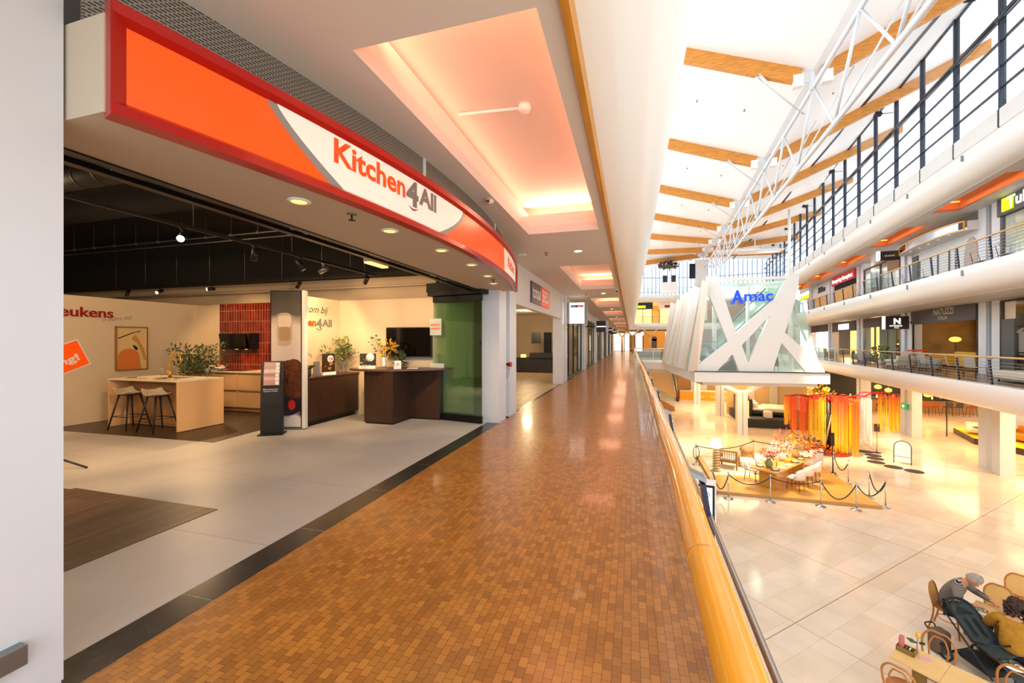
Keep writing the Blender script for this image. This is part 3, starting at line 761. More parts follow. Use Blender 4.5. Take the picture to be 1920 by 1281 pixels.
H1 = [(3.09, (.75, -.75, -.45), True, 'lit spotlight with bare bright face on the near shop track'), (3.93, (-.3, .1, -1), False, 'black spotlight pointing down, second on the near shop track'),
      (4.65, (.4, .3, -.8), False, 'black spotlight tilted right, third on the near shop track'), (5.1, (-.9, .1, -.25), False, 'grey spotlight turned sideways, fourth on the near shop track'), (6.13, (-.6, .4, -.55), False, 'black spotlight at the far end of the near shop track')]
SPOTS = []
for y, d, lit, lab in H1:
    q = thing('track_spotlight', lab, 'spotlight', (-4.4, y, 2.66), 0, 'spotlights of the near track')
    b = spothead(q, -4.4, y, 2.665, *d, lit=lit, col='steel_dull' if y == 5.1 else 'black')
t = thing('track_rail', 'thin black lighting track hung crosswise in front of the tiled wall', 'lighting track', (-9, 6.9, 2.78))
MB().box(-3.2, 4.4, -.015, .015, -.012, .012).build('rail', 'black', t)
for i in range(8): wire_mb(-3.0 + i * 1.0, 0, .012, 1.1).build('wire', 'steel_dull', t)
H2 = [(-10.53, (.15, -1, -.5), True, 'lit spotlight on the crosswise track above the kitchen island'), (-8.95, (-.5, -1, -.2), True, 'lit spotlight on the crosswise track left of the red tiles'),
      (-6.57, (-.5, -.3, -1), False, 'black spotlight on the crosswise track above the dessert poster'), (-11.6, (.2, -.4, -1), False, 'black spotlight at the left end of the crosswise track')]
for x, d, lit, lab in H2:
    q = thing('track_spotlight', lab, 'spotlight', (x, 6.9, 2.76), 0, 'spotlights of the crosswise track')
    spothead(q, x, 6.9, 2.765, *d, lit=lit)
t = thing('emergency_exit_light', 'cream emergency light box under the shop header', 'exit light', (-3.0, 4.38, 2.45))
MB().box(-.05, .05, -.19, .19, 0, .07).build('housing', 'plaster_cream', t); MB().box(-.045, .045, -.185, .185, -.02, 0).build('lens', 'lamp_yellow', t)
MB().cyl((0, .1, .07), (0, .1, 1.45), .006, 6).cyl((0, -.1, .07), (0, -.1, 1.45), .006, 6).build('hanger', 'dark_metal', t)

# ================================================================ kitchen shop walls
m = MB(); m.box(-9.7, -9.6, -1.2, 7.35, 0, 2.33); struct('wall_partition', m, 'shop_wall')
m = MB(); m.box(-9.6, -9.21, 7.30, 7.4, 0, 2.36); m.box(-9.6, -9.5, 7.0, 7.3, 0, 2.33); struct('wall_partition', m, 'shop_wall')
m = MB(); m.box(-7.7, -2.9, 7.31, 7.4, 0, 2.36); struct('wall_partition', m, 'shop_wall')
m = MB(); m.box(-9.21, -7.7, 7.30, 7.36, 0.0, 2.37); struct('wall_tiled', m, 'red_tile')
m = MB(); m.box(-6.0, -5.9, 5.9, 7.31, 0, 2.36); struct('wall_partition', m, 'shop_wall')
def wtext(body, size, x, y0, z0, mt, bold, name, parent, rotz=0.0, w=1.0, shear=0.0, ext=0.0):
    """text on a wall facing +x, reading along +y"""
    c, s_ = math.cos(rotz), math.sin(rotz)
    return MB().text(body, size, lambda u, v, d: (x + .004 + d, y0 + (u * c - v * s_), z0 + (u * s_ + v * c)), bold, ext, shear, width=w).build(name, mt, parent, world=True)
t = thing('wall_lettering', 'thick dark red lettering KEUKENS on the cream partition with a thin script line', 'lettering', (-9.59, 4.9, 2.0))
wtext('Keukens', 0.25, -9.6, 4.52, 1.955, 'letter_red', 0.004, 'lettering', t, w=.95, ext=.012)
wtext('in iedere stijl', 0.12, -9.6, 5.30, 1.87, 'letter_dark', -0.002, 'script_line', t, rotz=R(9), shear=.5, w=.5)
t = thing('discount_sticker', 'tilted orange sticker with white border and text on the cream partition', 'sticker', (-9.595, 4.53, 1.1))
def rot2(c, a, pts): return [(c[0] + x * math.cos(a) - y * math.sin(a), c[1] + x * math.sin(a) + y * math.cos(a)) for x, y in pts]
ang = R(23)
def plate(w, h, x, th, c=(4.53, 1.10)):
    return MB().prism([(x, p[0], p[1]) for p in rot2(c, ang, [(-w, -h), (w, -h), (w, h), (-w, h)])], (th, 0, 0))
plate(.55, .25, -9.6, .004).build('border', 'white_plain', t, world=True)
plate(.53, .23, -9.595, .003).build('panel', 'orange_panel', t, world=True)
for body, sz, dx, dz, w_ in (('korting!', .17, -.36, -.10, .80), ('ontvang', .11, -.26, .05, .42), ('nu', .10, -.26, .14, .12)):
    p = rot2((4.53, 1.10), ang, [(dx, dz)])[0]
    wtext(body, sz, -9.592, p[0], p[1], 'white_plain', .006, 'lettering', t, rotz=ang, w=w_)
t = thing('abstract_painting', 'framed abstract print with orange arch and black strokes on the cream wall', 'painting', (-9.57, 5.75, .93))
MB().box(-.02, .02, -.26, .29, 0, .025).box(-.02, .02, -.26, .29, .84, .865).box(-.02, .02, -.26, -.24, .02, .85).box(-.02, .02, .27, .29, .02, .85).build('frame', mat('oak_frame', '9A6B32', .5), t)
MB().box(-.01, .005, -.24, .27, .025, .84).build('canvas', mat('canvas_cream', 'DDBF86', .8), t)
def flat(pts, x, m_): return MB().prism([(x, a, b) for a, b in pts], (.003, 0, 0)).build('painted_shape', m_, t)
flat([(-.24, .025)] + [(.0 - .0 + .18 * math.cos(R(a)) - .04, .26 + .17 * math.sin(R(a))) for a in range(180, -1, -15)] + [(.16, .12), (.17, .025)], .006, mat('paint_orange', 'D97A36', .7))
flat([(.02, .66), (.07, .70), (.13, .62), (.22, .42), (.26, .25), (.26, .18), (.22, .20), (.18, .36), (.10, .54), (.02, .60)], .006, mat('paint_ochre', 'C8913F', .7))
flat([(-.22, .64), (-.05, .72), (.05, .76), (.16, .79), (.16, .775), (.05, .745), (-.05, .70), (-.22, .62)], .009, 'black')
flat([(.02, .48), (.04, .50), (.09, .47), (.115, .42), (.10, .40), (.07, .40), (.05, .44)], .009, 'black')

# ---- kitchen island with its two stools, tap, napkins and glasses
IX0, IX1, IY0, IY1, IH = -8.78, -7.12, 4.93, 5.72, .85
t = thing('kitchen_island', 'sand coloured kitchen island with knee space and brass tap', 'kitchen island', (IX0, IY0, 0.014))
w, dp = IX1 - IX0, IY1 - IY0
MB().box(0, w, 0, dp, IH - .035, IH - .014).build('worktop', 'kitchen_top', t)
MB().box(w - .03, w, 0, dp, 0, IH - .036).build('end_panel', 'kitchen_sand', t)
MB().box(0, .03, 0, dp, 0, IH - .036).build('end_panel', 'kitchen_sand', t)
MB().box(.03, w - .03, .32, dp, 0, IH - .036).box(.03, .42, .315, .32, 0, IH - .1).build('cabinet_body', 'kitchen_inner', t)
for i in range(3): MB().box(.05 + i * .53, .05 + i * .53 + .52, .30, .318, .05, IH - .12).build('front_panel', 'kitchen_inner', t)  # darker tone stands in for shade inside the knee space
f = MB().cyl((.72, .52, IH - .014), (.72, .52, IH + .12), .024, 14).tube([(.72, .52, IH + .1)] + [(.72 + .13 - .13 * math.cos(R(a)), .52, IH + .30 + .13 * math.sin(R(a))) for a in range(0, 171, 12)] + [(.985, .52, IH + .25)], .013, 10)
f.cyl((.72, .52, IH + .03), (.66, .52, IH + .03), .012, 8).cyl((.665, .52, IH + .03), (.665, .52, IH + .12), .007, 8); f.build('tap', 'brass', t)
MB().box(.62, 1.15, .36, .62, IH - .0141, IH - .0125).build('sink', 'walnut_top', t)
def stool(x, y, rz, label):
    t = thing('bar_stool', label, 'bar stool', (x, y, 0.014), rz, 'bar stools at the island')
    m = MB(); nu, nv = 14, 10; vs = []; fs = []
    for i in range(nu + 1):
        for j in range(nv + 1):
            u = -1 + 2 * i / nu; v = -1 + 2 * j / nv
            k = math.sqrt(max(0, 1 - .35 * v * v)); xx = .20 * u * k; yy = .185 * v * math.sqrt(max(0, 1 - .35 * u * u))
            z = .60 + .07 * u * u * (1 if u < 0 else .55) + .02 * v * v + (.03 * (u * u) if u < 0 else 0)
            vs.append((xx, yy, z))
    q = len(vs); vs += [(a * .93, b_2 * .93, c_ - .02) for a, b_2, c_ in vs]
    for i in range(nu):
        for j in range(nv):
            a = i * (nv + 1) + j; fs.append((a, a + nv + 1, a + nv + 2, a + 1)); fs.append((q + a, q + a + 1, q + a + nv + 2, q + a + nv + 1))
    for i in range(nu):
        a = i * (nv + 1); b2 = (i + 1) * (nv + 1); fs.append((a, q + a, q + b2, b2)); fs.append((a + nv, b2 + nv, q + b2 + nv, q + a + nv))
    for j in range(nv):
        a = j; fs.append((a, a + 1, q + a + 1, q + a)); a = nu * (nv + 1) + j; fs.append((a, q + a, q + a + 1, a + 1))
    m.add(vs, fs, True); m.build('seat', 'shell_seat', t)
    for sx in (-1, 1):
        for sy in (-1, 1):
            MB().tube([(sx * .10, sy * .09, .59), (sx * .21, sy * .19, 0)], [.016, .010], 8).build('leg', 'black', t)
    q = lambda z: (.21 - (.11) * z / .59, .19 - .10 * z / .59)
    a, b2 = q(.22)
    MB().tube([(-a, -b2, .22), (a, -b2, .22), (a, b2, .22), (-a, b2, .22)], .007, 8, closed=True).build('footrest', 'black', t)
    MB().box(-.1, .1, -.09, .09, .575, .592).build('under_frame', 'black', t)
    return t
stool(-8.22, 4.92, R(2), 'bar stool with beige shell seat at the left of the island')
stool(-7.52, 4.90, R(-3), 'bar stool with beige shell seat nearest the island end panel')
def napkin(x, y, label):
    m = MB(); n = 14; vs = []; fs = []
    for i in range(n + 1):
        for j in range(7):
            u = i / n - .5; v = j / 6 - .5
            vs.append((.34 * u + .02 * math.sin(9 * v), .15 * v * (1 + .3 * math.sin(5 * u)), .012 + .016 * abs(math.sin(14 * u + 6 * v)) + .01 * math.cos(9 * v)))
    for i in range(n):
        for j in range(6): fs.append((i * 7 + j, (i + 1) * 7 + j, (i + 1) * 7 + j + 1, i * 7 + j + 1))
    q = len(vs); vs += [(a, b_2, .001) for a, b_2, c_ in vs]; fs += [tuple(k + q for k in reversed(f)) for f in fs]
    rim = [i * 7 for i in range(n + 1)] + [n * 7 + j for j in range(1, 7)] + [i * 7 + 6 for i in range(n - 1, -1, -1)] + [j for j in range(5, 0, -1)]
    for i in range(len(rim)): a, b2 = rim[i], rim[(i + 1) % len(rim)]; fs.append((a, a + q, b2 + q, b2))
    m.add(vs, fs, True); m.M = Matrix()
    t = thing('linen_napkin', label, 'napkin', (x, y, IH), R(8), 'napkins on the island')
    m.build('cloth', 'linen', t); MB().box(-.1, .08, -.05, -.02, .018, .03).build('wooden_board', 'walnut_top', t)
napkin(-8.35, 5.07, 'striped linen napkin on the left half of the island worktop')
napkin(-7.62, 5.06, 'striped linen napkin on the right half of the island worktop')
def wineglass(x, y, z, label, k=1.0):
    t = thing('wine_glass', label, 'glass', (x, y, z), 0, 'wine glasses')
    MB().lathe([(.034 * k, 0), (.033 * k, .003), (.004, .008), (.0035, .07 * k), (.018 * k, .085 * k), (.038 * k, .115 * k), (.036 * k, .15 * k), (.030 * k, .18 * k)], n=20, cap=False).build('glass', 'drinking_glass', t)
wineglass(-8.35, 5.5, IH, 'empty wine glass behind the left napkin', .95)
wineglass(-7.30, 5.55, IH, 'empty wine glass at the right end of the island')

# ---- back cabinets with tiled wall and hood
t = thing('kitchen_cabinet', 'sand coloured run of drawers against the red tiled wall', 'cabinet', (-9.3, 6.72, 0.014))
MB().box(0, 2.6, .03, .58, .08, .81).build('body', 'kitchen_inner', t)
MB().box(0.05, 2.55, .07, .5, 0, .08).build('plinth', 'kitchen_inner', t)
MB().box(-.02, 2.62, 0, .575, .822, .85).build('worktop', 'kitchen_top', t)
for i in range(4):
    a = .01 + i * .65
    for z0, z1 in ((.46, .80), (.10, .435)): MB().box(a + .02, a + .62, -.002, .006, z1 - .012, z1).build('handle', 'walnut_top', MB().box(a, a + .64, 0.005, .03, z0, z1).build('drawer', 'kitchen_sand', t))
t = thing('range_hood', 'black angled glass range hood with two warm lamps on the red tiles', 'range hood', (-8.45, 7.29, 1.33))
m = MB(); m.prism([(-.40, -.02, .36), (-.40, -.30, .34), (-.40, -.24, .0), (-.40, -.02, 0)], (.82, 0, 0))
m2 = m; m2.build('body', 'tv_black', t)
MB().box(-.36, .38, -.305, -.30, .02, .33).build('glass_front', 'tv_black', t)
for x in (-.05, .22): MB().cyl((x, -.15, -.002), (x, -.15, -.008), .03, 12).build('lamp', 'glow_warm', t)
t = thing('electric_hob', 'flat black hob set in the worktop below the hood', 'hob', (-8.35, 7.0, .865)); MB().box(-.38, .38, -.2, .2, 0, .006).build('plate', 'tv_black', t)
def foliage(m, c, rad, n, ls=.06, seed=1, zs=1.0, droop=0.0, up=.3):
    rn = random.Random(seed)
    for i in range(n):
        d = Vector((rn.gauss(0, 1), rn.gauss(0, 1), rn.gauss(0, 1))).normalized(); q = rad * (rn.random() ** .45)
        p = Vector(c) + Vector((d.x * q, d.y * q, d.z * q * zs))
        l = ls * rn.uniform(.7, 1.3); dd = (d + Vector((rn.uniform(-.5, .5), rn.uniform(-.5, .5), rn.uniform(-.3, .6) + up - droop))).normalized()
        sd = dd.cross(Vector((rn.uniform(-1, 1), rn.uniform(-1, 1), rn.uniform(-1, 1)))).normalized() * l * .22
        nn = sd.cross(dd).normalized() * l * .05
        m.add([p, p + dd * l * .5 + sd + nn, p + dd * l, p + dd * l * .5 - sd + nn], [(0, 1, 2), (0, 2, 3)])
    return m
def stems(m, base, tips, r=.004):
    for t_ in tips:
        b0 = Vector(base); e = Vector(t_); mid = (b0 + e) / 2 + Vector((0, 0, .04)); m.tube(cat_curve([b0, mid, e], 4), r, 5)
    return m
t = thing('leafy_plant', 'bushy olive-leaved branches in a dark pot behind the island', 'plant', (-8.75, 6.35, .0))
MB().lathe([(.11, 0), (.14, .1), (.15, .55), (.13, .68), (.125, .68), (.13, .5)], n=20).build('pot', 'pot_dark', t)
rn = random.Random(3); tips = [(rn.uniform(-.5, .55), rn.uniform(-.3, .3), rn.uniform(.85, 1.35)) for i in range(22)]
stems(MB(), (0, 0, .6), tips, .004).build('branches', 'leaf_olive', t)
m = MB()
for i, p in enumerate(tips): foliage(m, p, .13, 26, .075, i); foliage(m, (p[0] * .6, p[1] * .6, .7 + (p[2] - .7) * .55), .12, 16, .07, 50 + i)
m.build('foliage', 'leaf_green', t)
t = thing('orchid_pot', 'small orchid with brown blooms in a white pot on the back worktop', 'potted plant', (-9.02, 6.95, .865))
MB().lathe([(.05, 0), (.065, .03), (.07, .11), (.06, .11)], n=18).build('pot', 'white_plain', t)
stems(MB(), (0, 0, .1), [(-.10, .0, .48), (.04, 0, .45), (-.02, .05, .4)], .004).build('stem', 'leaf_green', t)
m = MB()
for i in range(6):
    a = i * 1.05; m.prism([(0, 0, .1), (.05 * math.cos(a), .05 * math.sin(a), .16), (.2 * math.cos(a), .2 * math.sin(a), .2), (.07 * math.cos(a + .3), .07 * math.sin(a + .3), .13)], (0, 0, .004))
m.build('leaves', 'leaf_green', t)
m = MB(); foliage(m, (-.09, 0, .45), .07, 24, .05, 5); foliage(m, (.03, 0, .43), .06, 20, .05, 6); m.build('blooms', mat('bloom_brown', '9A7A4A', .6), t)
def bowl(x, y, z, r, label, mt, fruit=0):
    t = thing('bowl', label, 'bowl', (x, y, z), 0, 'bowls on the back worktop')
    MB().lathe([(r * .4, 0), (r * .75, r * .25), (r, r * .6), (r * .95, r * .6), (r * .7, r * .3), (.001, r * .1)], n=20).build('bowl', mt, t); return t
bowl(-9.12, 6.85, .865, .075, 'white footed bowl at the left end of the back worktop', 'white_plain')
bowl(-8.93, 6.82, .865, .07, 'white bowl beside the orchid pot', 'white_plain')
bowl(-8.68, 6.85, .865, .14, 'white fruit bowl left of the hob', 'white_plain')
rn = random.Random(9)
for i in range(7):
    a = i * .9
    MB().sphere((-8.68 + (.07 if i < 6 else 0) * math.cos(a), 6.85 + (.07 if i < 6 else 0) * math.sin(a), .865 + (.085 if i < 6 else .12)), .036, 12, 8).build('fruit', mat('fruit_skin', 'D9A27A', .5) if i == 0 else 'fruit_skin', tag=(('pale peach fruit in the bowl left of the hob, %s counted round the rim' % ORD[i].replace('nearest', 'first')) if i < 6 else 'pale peach fruit topmost in the bowl left of the hob', 'fruit', 'fruit in the bowl'))
# ---- poster panel and brochure stand
t = thing('poster_panel', 'tall free-standing panel printed with latte glass and chocolate dessert', 'poster', (-5.86, 5.70, 0))
def PP(u, z, d=0.0):  # panel coordinates: u from left to right along the face
    a = Vector((-5.92, 5.60, 0)); b = Vector((-5.38, 5.72, 0)); q = (b - a).normalized(); n_ = Vector((q.y, -q.x, 0)); p = a + q * u + n_ * d; return (p.x, p.y, z)
PWD = .553
MB().prism([PP(0, 0.02, -.09), PP(PWD + .05, 0.02, -.09), PP(PWD + .05, .02, 0), PP(0, .02, 0)], (0, 0, 2.35)).build('panel', 'white_paint', t, world=True)
fr = MB()
for (u0, u1, z0, z1) in ((0, PWD, .03, .045), (0, PWD, 2.355, 2.37), (0, .012, .03, 2.37), (PWD - .012, PWD, .03, 2.37)):
    fr.prism([PP(u0, z0, 0), PP(u1, z0, 0), PP(u1, z0, .01), PP(u0, z0, .01)], (0, 0, z1 - z0))
fr.build('frame', 'black', t, world=True)
# the print, drawn by a node tree in panel coordinates: blurred grey above, pale cloth, dessert below
pm = bpy.data.materials.new('poster_print'); pm.use_nodes = True; nt = pm.node_tree; b_ = nt.nodes['Principled BSDF']; b_.inputs['Roughness'].default_value = .35
uvn = nt.nodes.new('ShaderNodeTexCoord'); sp = nt.nodes.new('ShaderNodeSeparateXYZ'); nt.links.new(uvn.outputs['Object'], sp.inputs[0])
nz = nt.nodes.new('ShaderNodeTexNoise'); nz.inputs['Scale'].default_value = 3.5; nt.links.new(uvn.outputs['Object'], nz.inputs['Vector'])
ad = nt.nodes.new('ShaderNodeMath'); ad.operation = 'MULTIPLY_ADD'; ad.inputs[1].default_value = .35; nt.links.new(nz.outputs['Fac'], ad.inputs[0]); nt.links.new(sp.outputs['Z'], ad.inputs[2])
mr = nt.nodes.new('ShaderNodeMapRange'); mr.inputs[1].default_value = .17; mr.inputs[2].default_value = 2.5; nt.links.new(ad.outputs[0], mr.inputs[0])
rp = nt.nodes.new('ShaderNodeValToRGB'); nt.links.new(mr.outputs[0], rp.inputs[0]); nt.links.new(rp.outputs[0], b_.inputs['Base Color'])
el = rp.color_ramp.elements; el[0].position = 0; el[0].color = lin('D8CFCB'); el[1].position = 1; el[1].color = lin('3E3A38')
for p_, c_ in ((.09, 'D8CFCB'), (.12, '2A1C1C'), (.40, '3A2420'), (.46, 'C5B6B0'), (.76, 'D0C2B8'), (.84, '5A534E')):
    e = el.new(p_); e.color = lin(c_)
MATS['poster_print'] = pm
MB().prism([PP(.012, .045, .0), PP(PWD - .012, .045, .0), PP(PWD - .012, .045, .004), PP(.012, .045, .004)], (0, 0, 2.31)).build('print', 'poster_print', t, world=True)
def pdisc(u, z, ru, rz_, mt, nm, d=.006, n=24, sup=2.0, wob=0, seed=0):
    rn = random.Random(seed); pts = []
    for i in range(n):
        a = 2 * PI * i / n; k = 1 + wob * rn.uniform(-1, 1)
        uu = u + ru * k * abs(math.cos(a)) ** (2 / sup) * (1 if math.cos(a) > 0 else -1); z_ = z + rz_ * k * abs(math.sin(a)) ** (2 / sup) * (1 if math.sin(a) > 0 else -1)
        pts.append(PP(min(max(uu, .014), PWD - .014), z_, d))
    q = [Vector(p) for p in pts]; nn = (Vector(PP(0, 0, 1)) - Vector(PP(0, 0, 0))) * .001
    MB().prism(q, nn).build(nm, mt, t, world=True)
mat('print_glass', 'B9A48E', .35); mat('print_foam', 'D8C6B0', .35); mat('print_coffee', 'A98A68', .35); mat('print_pudding', '5B3220', .3, var=.6, vscale=14); mat('print_berry', 'C6281E', .35); mat('print_blue', '1C1E2E', .35)
pdisc(.25, 1.72, .135, .27, 'print_glass', 'printed_glass', sup=4); pdisc(.25, 1.84, .12, .10, 'print_foam', 'printed_foam', .008, sup=4); pdisc(.25, 1.63, .10, .12, 'print_coffee', 'printed_coffee', .008, sup=4); pdisc(.24, 1.47, .12, .04, 'print_glass', 'printed_foot', .008)
pdisc(.39, .86, .30, .34, 'print_pudding', 'printed_pudding', .007, 40, wob=.05, seed=2); pdisc(.2, .33, .30, .10, 'print_blue', 'printed_plate', .007)
pdisc(.38, .42, .062, .085, 'print_berry', 'printed_raspberry', .009, wob=.05); pdisc(.17, .62, .055, .09, 'print_berry', 'printed_raspberry', .009, wob=.05, seed=4)
pdisc(.28, .53, .05, .055, 'print_blue', 'printed_blueberry', .009); pdisc(.10, .95, .04, .045, 'print_blue', 'printed_blueberry', .009); pdisc(.50, .42, .04, .05, 'print_blue', 'printed_blueberry', .009)
t = thing('brochure_stand', 'slim black curved brochure stand in front of the dessert poster', 'brochure stand', (-5.56, 5.28, 0))
def BS(u, v, z): q = Vector((.27, .16)).normalized(); n_ = Vector((q.y, -q.x)); return (q.x * u + n_.x * v, q.y * u + n_.y * v, z)
prof = [(0, .02), (.0, .5), (-.02, .9), (-.06, 1.18)]
m = MB()
for i in range(3):
    (a, z0), (b2, z1) = prof[i], prof[i + 1]
    V = [BS(-.165, a, z0), BS(.165, a, z0), BS(.165, a - .05, z0), BS(-.165, a - .05, z0), BS(-.165, b2, z1), BS(.165, b2, z1), BS(.165, b2 - .05, z1), BS(-.165, b2 - .05, z1)]
    m.add(V, [(0, 1, 5, 4), (1, 2, 6, 5), (2, 3, 7, 6), (3, 0, 4, 7), (0, 3, 2, 1), (4, 5, 6, 7)])
m.build('panel', 'black', t)
MB().prism([BS(-.18, .10, 0), BS(.18, .10, 0), BS(.18, -.16, 0), BS(-.18, -.16, 0)], (0, 0, .018)).build('base', 'black', t)
MB().text('Neem gerust mee', .03, lambda x, y, d: BS(-.125 + x, .004, .72 + y), 0).text('magazine en folders', .026, lambda x, y, d: BS(-.12 + x, .004, .69 + y), 0).build('lettering', 'white_plain', t)
rn = random.Random(4); cols = ['B98A86', 'C9A6A0', 'A8837E', 'D4BDB4', 'BB9D94', 'C2A39E']
for i in range(6):
    z = .80 + i * .058; a = -.0 - .02 * (z - .5) / .4 + .012 - (.04 * max(0, z - .9) / .28)
    MB().prism([BS(-.115, a + .018, z), BS(.115, a + .018, z), BS(.115, a + .012, z), BS(-.115, a + .012, z)], (0, 0, .075)).prism([BS(-.12, a + .02, z - .005), BS(.12, a + .02, z - .005), BS(.12, a + .0, z - .005), BS(-.12, a + .0, z - .005)], (0, 0, .004)).build('holder', mat('brochure_%d' % i, cols[i], .4), t)
    MB().prism([BS(.055, a + .0195, z + .004), BS(.105, a + .0195, z + .004), BS(.105, a + .0185, z + .004), BS(.055, a + .0185, z + .004)], (0, 0, .06)).build('cover_strip', 'paper', t)
# ---- welcome wall lettering, sideboard, desk, screen
t = thing('wall_lettering', 'welcome script with the orange and grey shop name on the white partition end', 'lettering', (-5.89, 6.6, 1.85))
wtext('Welkom bij', 0.20, -5.9, 6.03, 2.06, 'letter_dark', 0.0, 'script_line', t, shear=.35, w=.93)
wtext('Kitchen', 0.20, -5.9, 5.95, 1.80, 'letter_orange', .008, 'lettering', t, w=.68)
wtext('4', 0.26, -5.9, 6.63, 1.765, 'letter_grey', .01, 'lettering', t, w=.16)
wtext('All', 0.20, -5.9, 6.79, 1.80, 'letter_grey', .008, 'lettering', t, w=.28)
MB().tube([(-5.893, 6.64 + .018 * i, 1.755 - .03 * math.sin(PI * i / 8)) for i in range(9)], .006, 6).build('smile', 'letter_red', t, world=True)
t = thing('sideboard', 'low dark walnut sideboard along the white partition wall', 'sideboard', (-5.655, 6.52, 0))
MB().box(-.22, .23, -.78, .76, .09, .845).build('body', 'walnut', t); MB().box(-.2, .18, -.74, .72, 0, .09).build('plinth', 'black', t)
MB().box(-.23, .245, -.80, .78, .845, .87).build('top', 'walnut_top', t)
for i in range(4): MB().box(.243, .247, -.76 + i * .38, -.77 + i * .38 + .365, .822, .832).build('handle', 'black', MB().box(.23, .243, -.77 + i * .38, -.77 + i * .38 + .375, .11, .835).build('door', 'walnut', t))
t = thing('reception_desk', 'dark walnut reception desk with a rounded overhanging top', 'desk', (-4.4, 6.9, 0))
MB().box(-.30, .30, -.42, .38, .03, .96).build('body', 'walnut', t)
MB().box(-.30, .90, .22, .38, .03, .96).build('rear_panel', 'walnut', t)
MB().box(-.28, .28, -.40, .36, 0, .03).box(.28, .88, .24, .36, 0, .03).build('plinth', 'black', t)
tp = [(1.1, .38), (.98, .18), (.6, -.16), (.2, -.42), (-.1, -.52), (-.38, -.52), (-.58, -.44), (-.70, -.30), (-.66, -.12), (-.45, .1), (-.2, .38)]
MB().prism([(x, y, .96) for x, y in [tuple(p)[:2] for p in cat_curve([(a, b2, 0) for a, b2 in tp], 4)]], (0, 0, .035)).build('top', 'walnut_top', t)
t = thing('television', 'flat black television on the cream wall behind the desk', 'television', (-4.23, 7.28, 1.18))
MB().box(-.50, .50, -.05, .0, 0, .60).build('housing', 'black', t); MB().box(-.485, .485, -.055, -.05, .03, .585).build('screen', 'tv_black', t); MB().box(-.50, .50, -.056, -.05, 0, .02).build('lower_bezel', 'steel_dull', t)
t = thing('flower_vase', 'glass vase with white, dark red and pink flowers on the walnut sideboard', 'flowers', (-5.58, 6.98, .87))
MB().lathe([(.055, 0), (.06, .01), (.05, .12), (.07, .24), (.066, .24), (.046, .12), (.05, .02)], n=20, cap=False).build('vase', 'drinking_glass', t)
rn = random.Random(12); tips = [(rn.uniform(-.22, .22), rn.uniform(-.3, .3), rn.uniform(.3, .62)) for i in range(18)]
stems(MB(), (0, 0, .02), tips, .003).build('stems', 'leaf_green', t)
m = MB()
for i, p in enumerate(tips): foliage(m, p, .10, 16, .08, 80 + i)
m.build('foliage', 'leaf_light', t)
def bloom(p, r, mt, nm='bloom', seed=0):
    m = MB(); rn = random.Random(seed)
    for ring, (k, lift) in enumerate(((9, .1), (8, .45), (6, .8))):
        for i in range(k):
            a = 2 * PI * i / k + ring; rr = r * (1 - .25 * ring); c_ = Vector(p); d = Vector((math.cos(a), math.sin(a), lift)).normalized(); s_ = Vector((-math.sin(a), math.cos(a), 0)) * rr * .4
            m.add([c_, c_ + d * rr * .6 + s_, c_ + d * rr, c_ + d * rr * .6 - s_], [(0, 1, 2), (0, 2, 3)])
    m.sphere(p, r * .3, 8, 6); return m.build(nm, mt, t)
mat('petal_white', 'F1EADC', .6); mat('petal_red', '6E0F18', .6); mat('petal_pink', 'D98E86', .6); mat('petal_yellow', 'C9981F', .6); mat('petal_orange', 'E2521C', .6)
bloom((.05, -.03, .56), .11, 'petal_white'); bloom((.05, .13, .55), .10, 'petal_red'); bloom((.08, .05, .3), .075, 'petal_pink'); bloom((.03, -.16, .5), .08, 'petal_white'); bloom((.02, .22, .36), .06, 'petal_pink')
MB().tube([(.0, .16, .4), (.0, .20, .66), (.0, .14, .74), (.0, .06, .70)], .012, 8).build('curled_grass', 'leaf_olive', t)
t = thing('potted_orchid', 'white orchid in a ribbed glass pot at the near end of the sideboard', 'potted plant', (-5.55, 6.02, .87))
MB().lathe([(.05, 0), (.065, .02), (.07, .13), (.062, .13)], n=18).build('pot', 'pot_dark', t)
MB().tube(cat_curve([(0, 0, .1), (.02, -.1, .35), (.02, -.02, .42), (.02, .10, .34)], 5), .004, 6).build('stem', 'leaf_green', t)
m = MB()
for i in range(6): a = i * 1.05; m.prism([(0, 0, .12), (.06 * math.cos(a), .06 * math.sin(a), .2), (.16 * math.cos(a), .16 * math.sin(a), .19), (.07 * math.cos(a + .35), .07 * math.sin(a + .35), .14)], (0, 0, .004))
m.build('leaves', 'leaf_green', t)
for i, p in enumerate([(.02, -.06, .42), (.02, .0, .43), (.02, .07, .39)]): bloom(p, .035, 'petal_white', seed=i)
def leaflet(x, y, z, w_, h_, rz, label, c1, c2, txt=None):
    t = thing('leaflet_holder', label, 'leaflet display', (x, y, z), rz, None)
    MB().box(-w_ / 2, w_ / 2, -.008, .008, .05, h_).build('card', c1, t); MB().box(-w_ / 2 - .005, w_ / 2 + .005, -.04, .015, 0, .055).build('holder', 'white_plain', t)
    m = MB(); m.sphere((w_ * .15, -.009, h_ * .75), w_ * .26, 14, 8, (1, .08, 1)); m.build('badge', 'white_plain', t)
    if txt: MB().text(txt, w_ * .22, lambda a, b2, d: (-w_ * .07 + a, -.012 - .02, h_ * .72 + b2), .002).build('lettering', 'letter_red', t)
    foliage(MB(), (-w_ * .12, -.01, h_ * .45), w_ * .25, 20, w_ * .3, 3).build('picture', c2, t)
leaflet(-5.50, 6.50, .87, .26, .40, R(75), 'folder holder with yellow picture and 15% badge on the sideboard', 'walnut', 'petal_yellow', '15%')
MB().box(-.01, .01, -.07, .07, 0, .26, M=Matrix.Translation((-5.55, 6.25, .87))).build('menu_card', 'letter_grey', tag=('plain grey upright card between orchid and folder holder', 'card'))
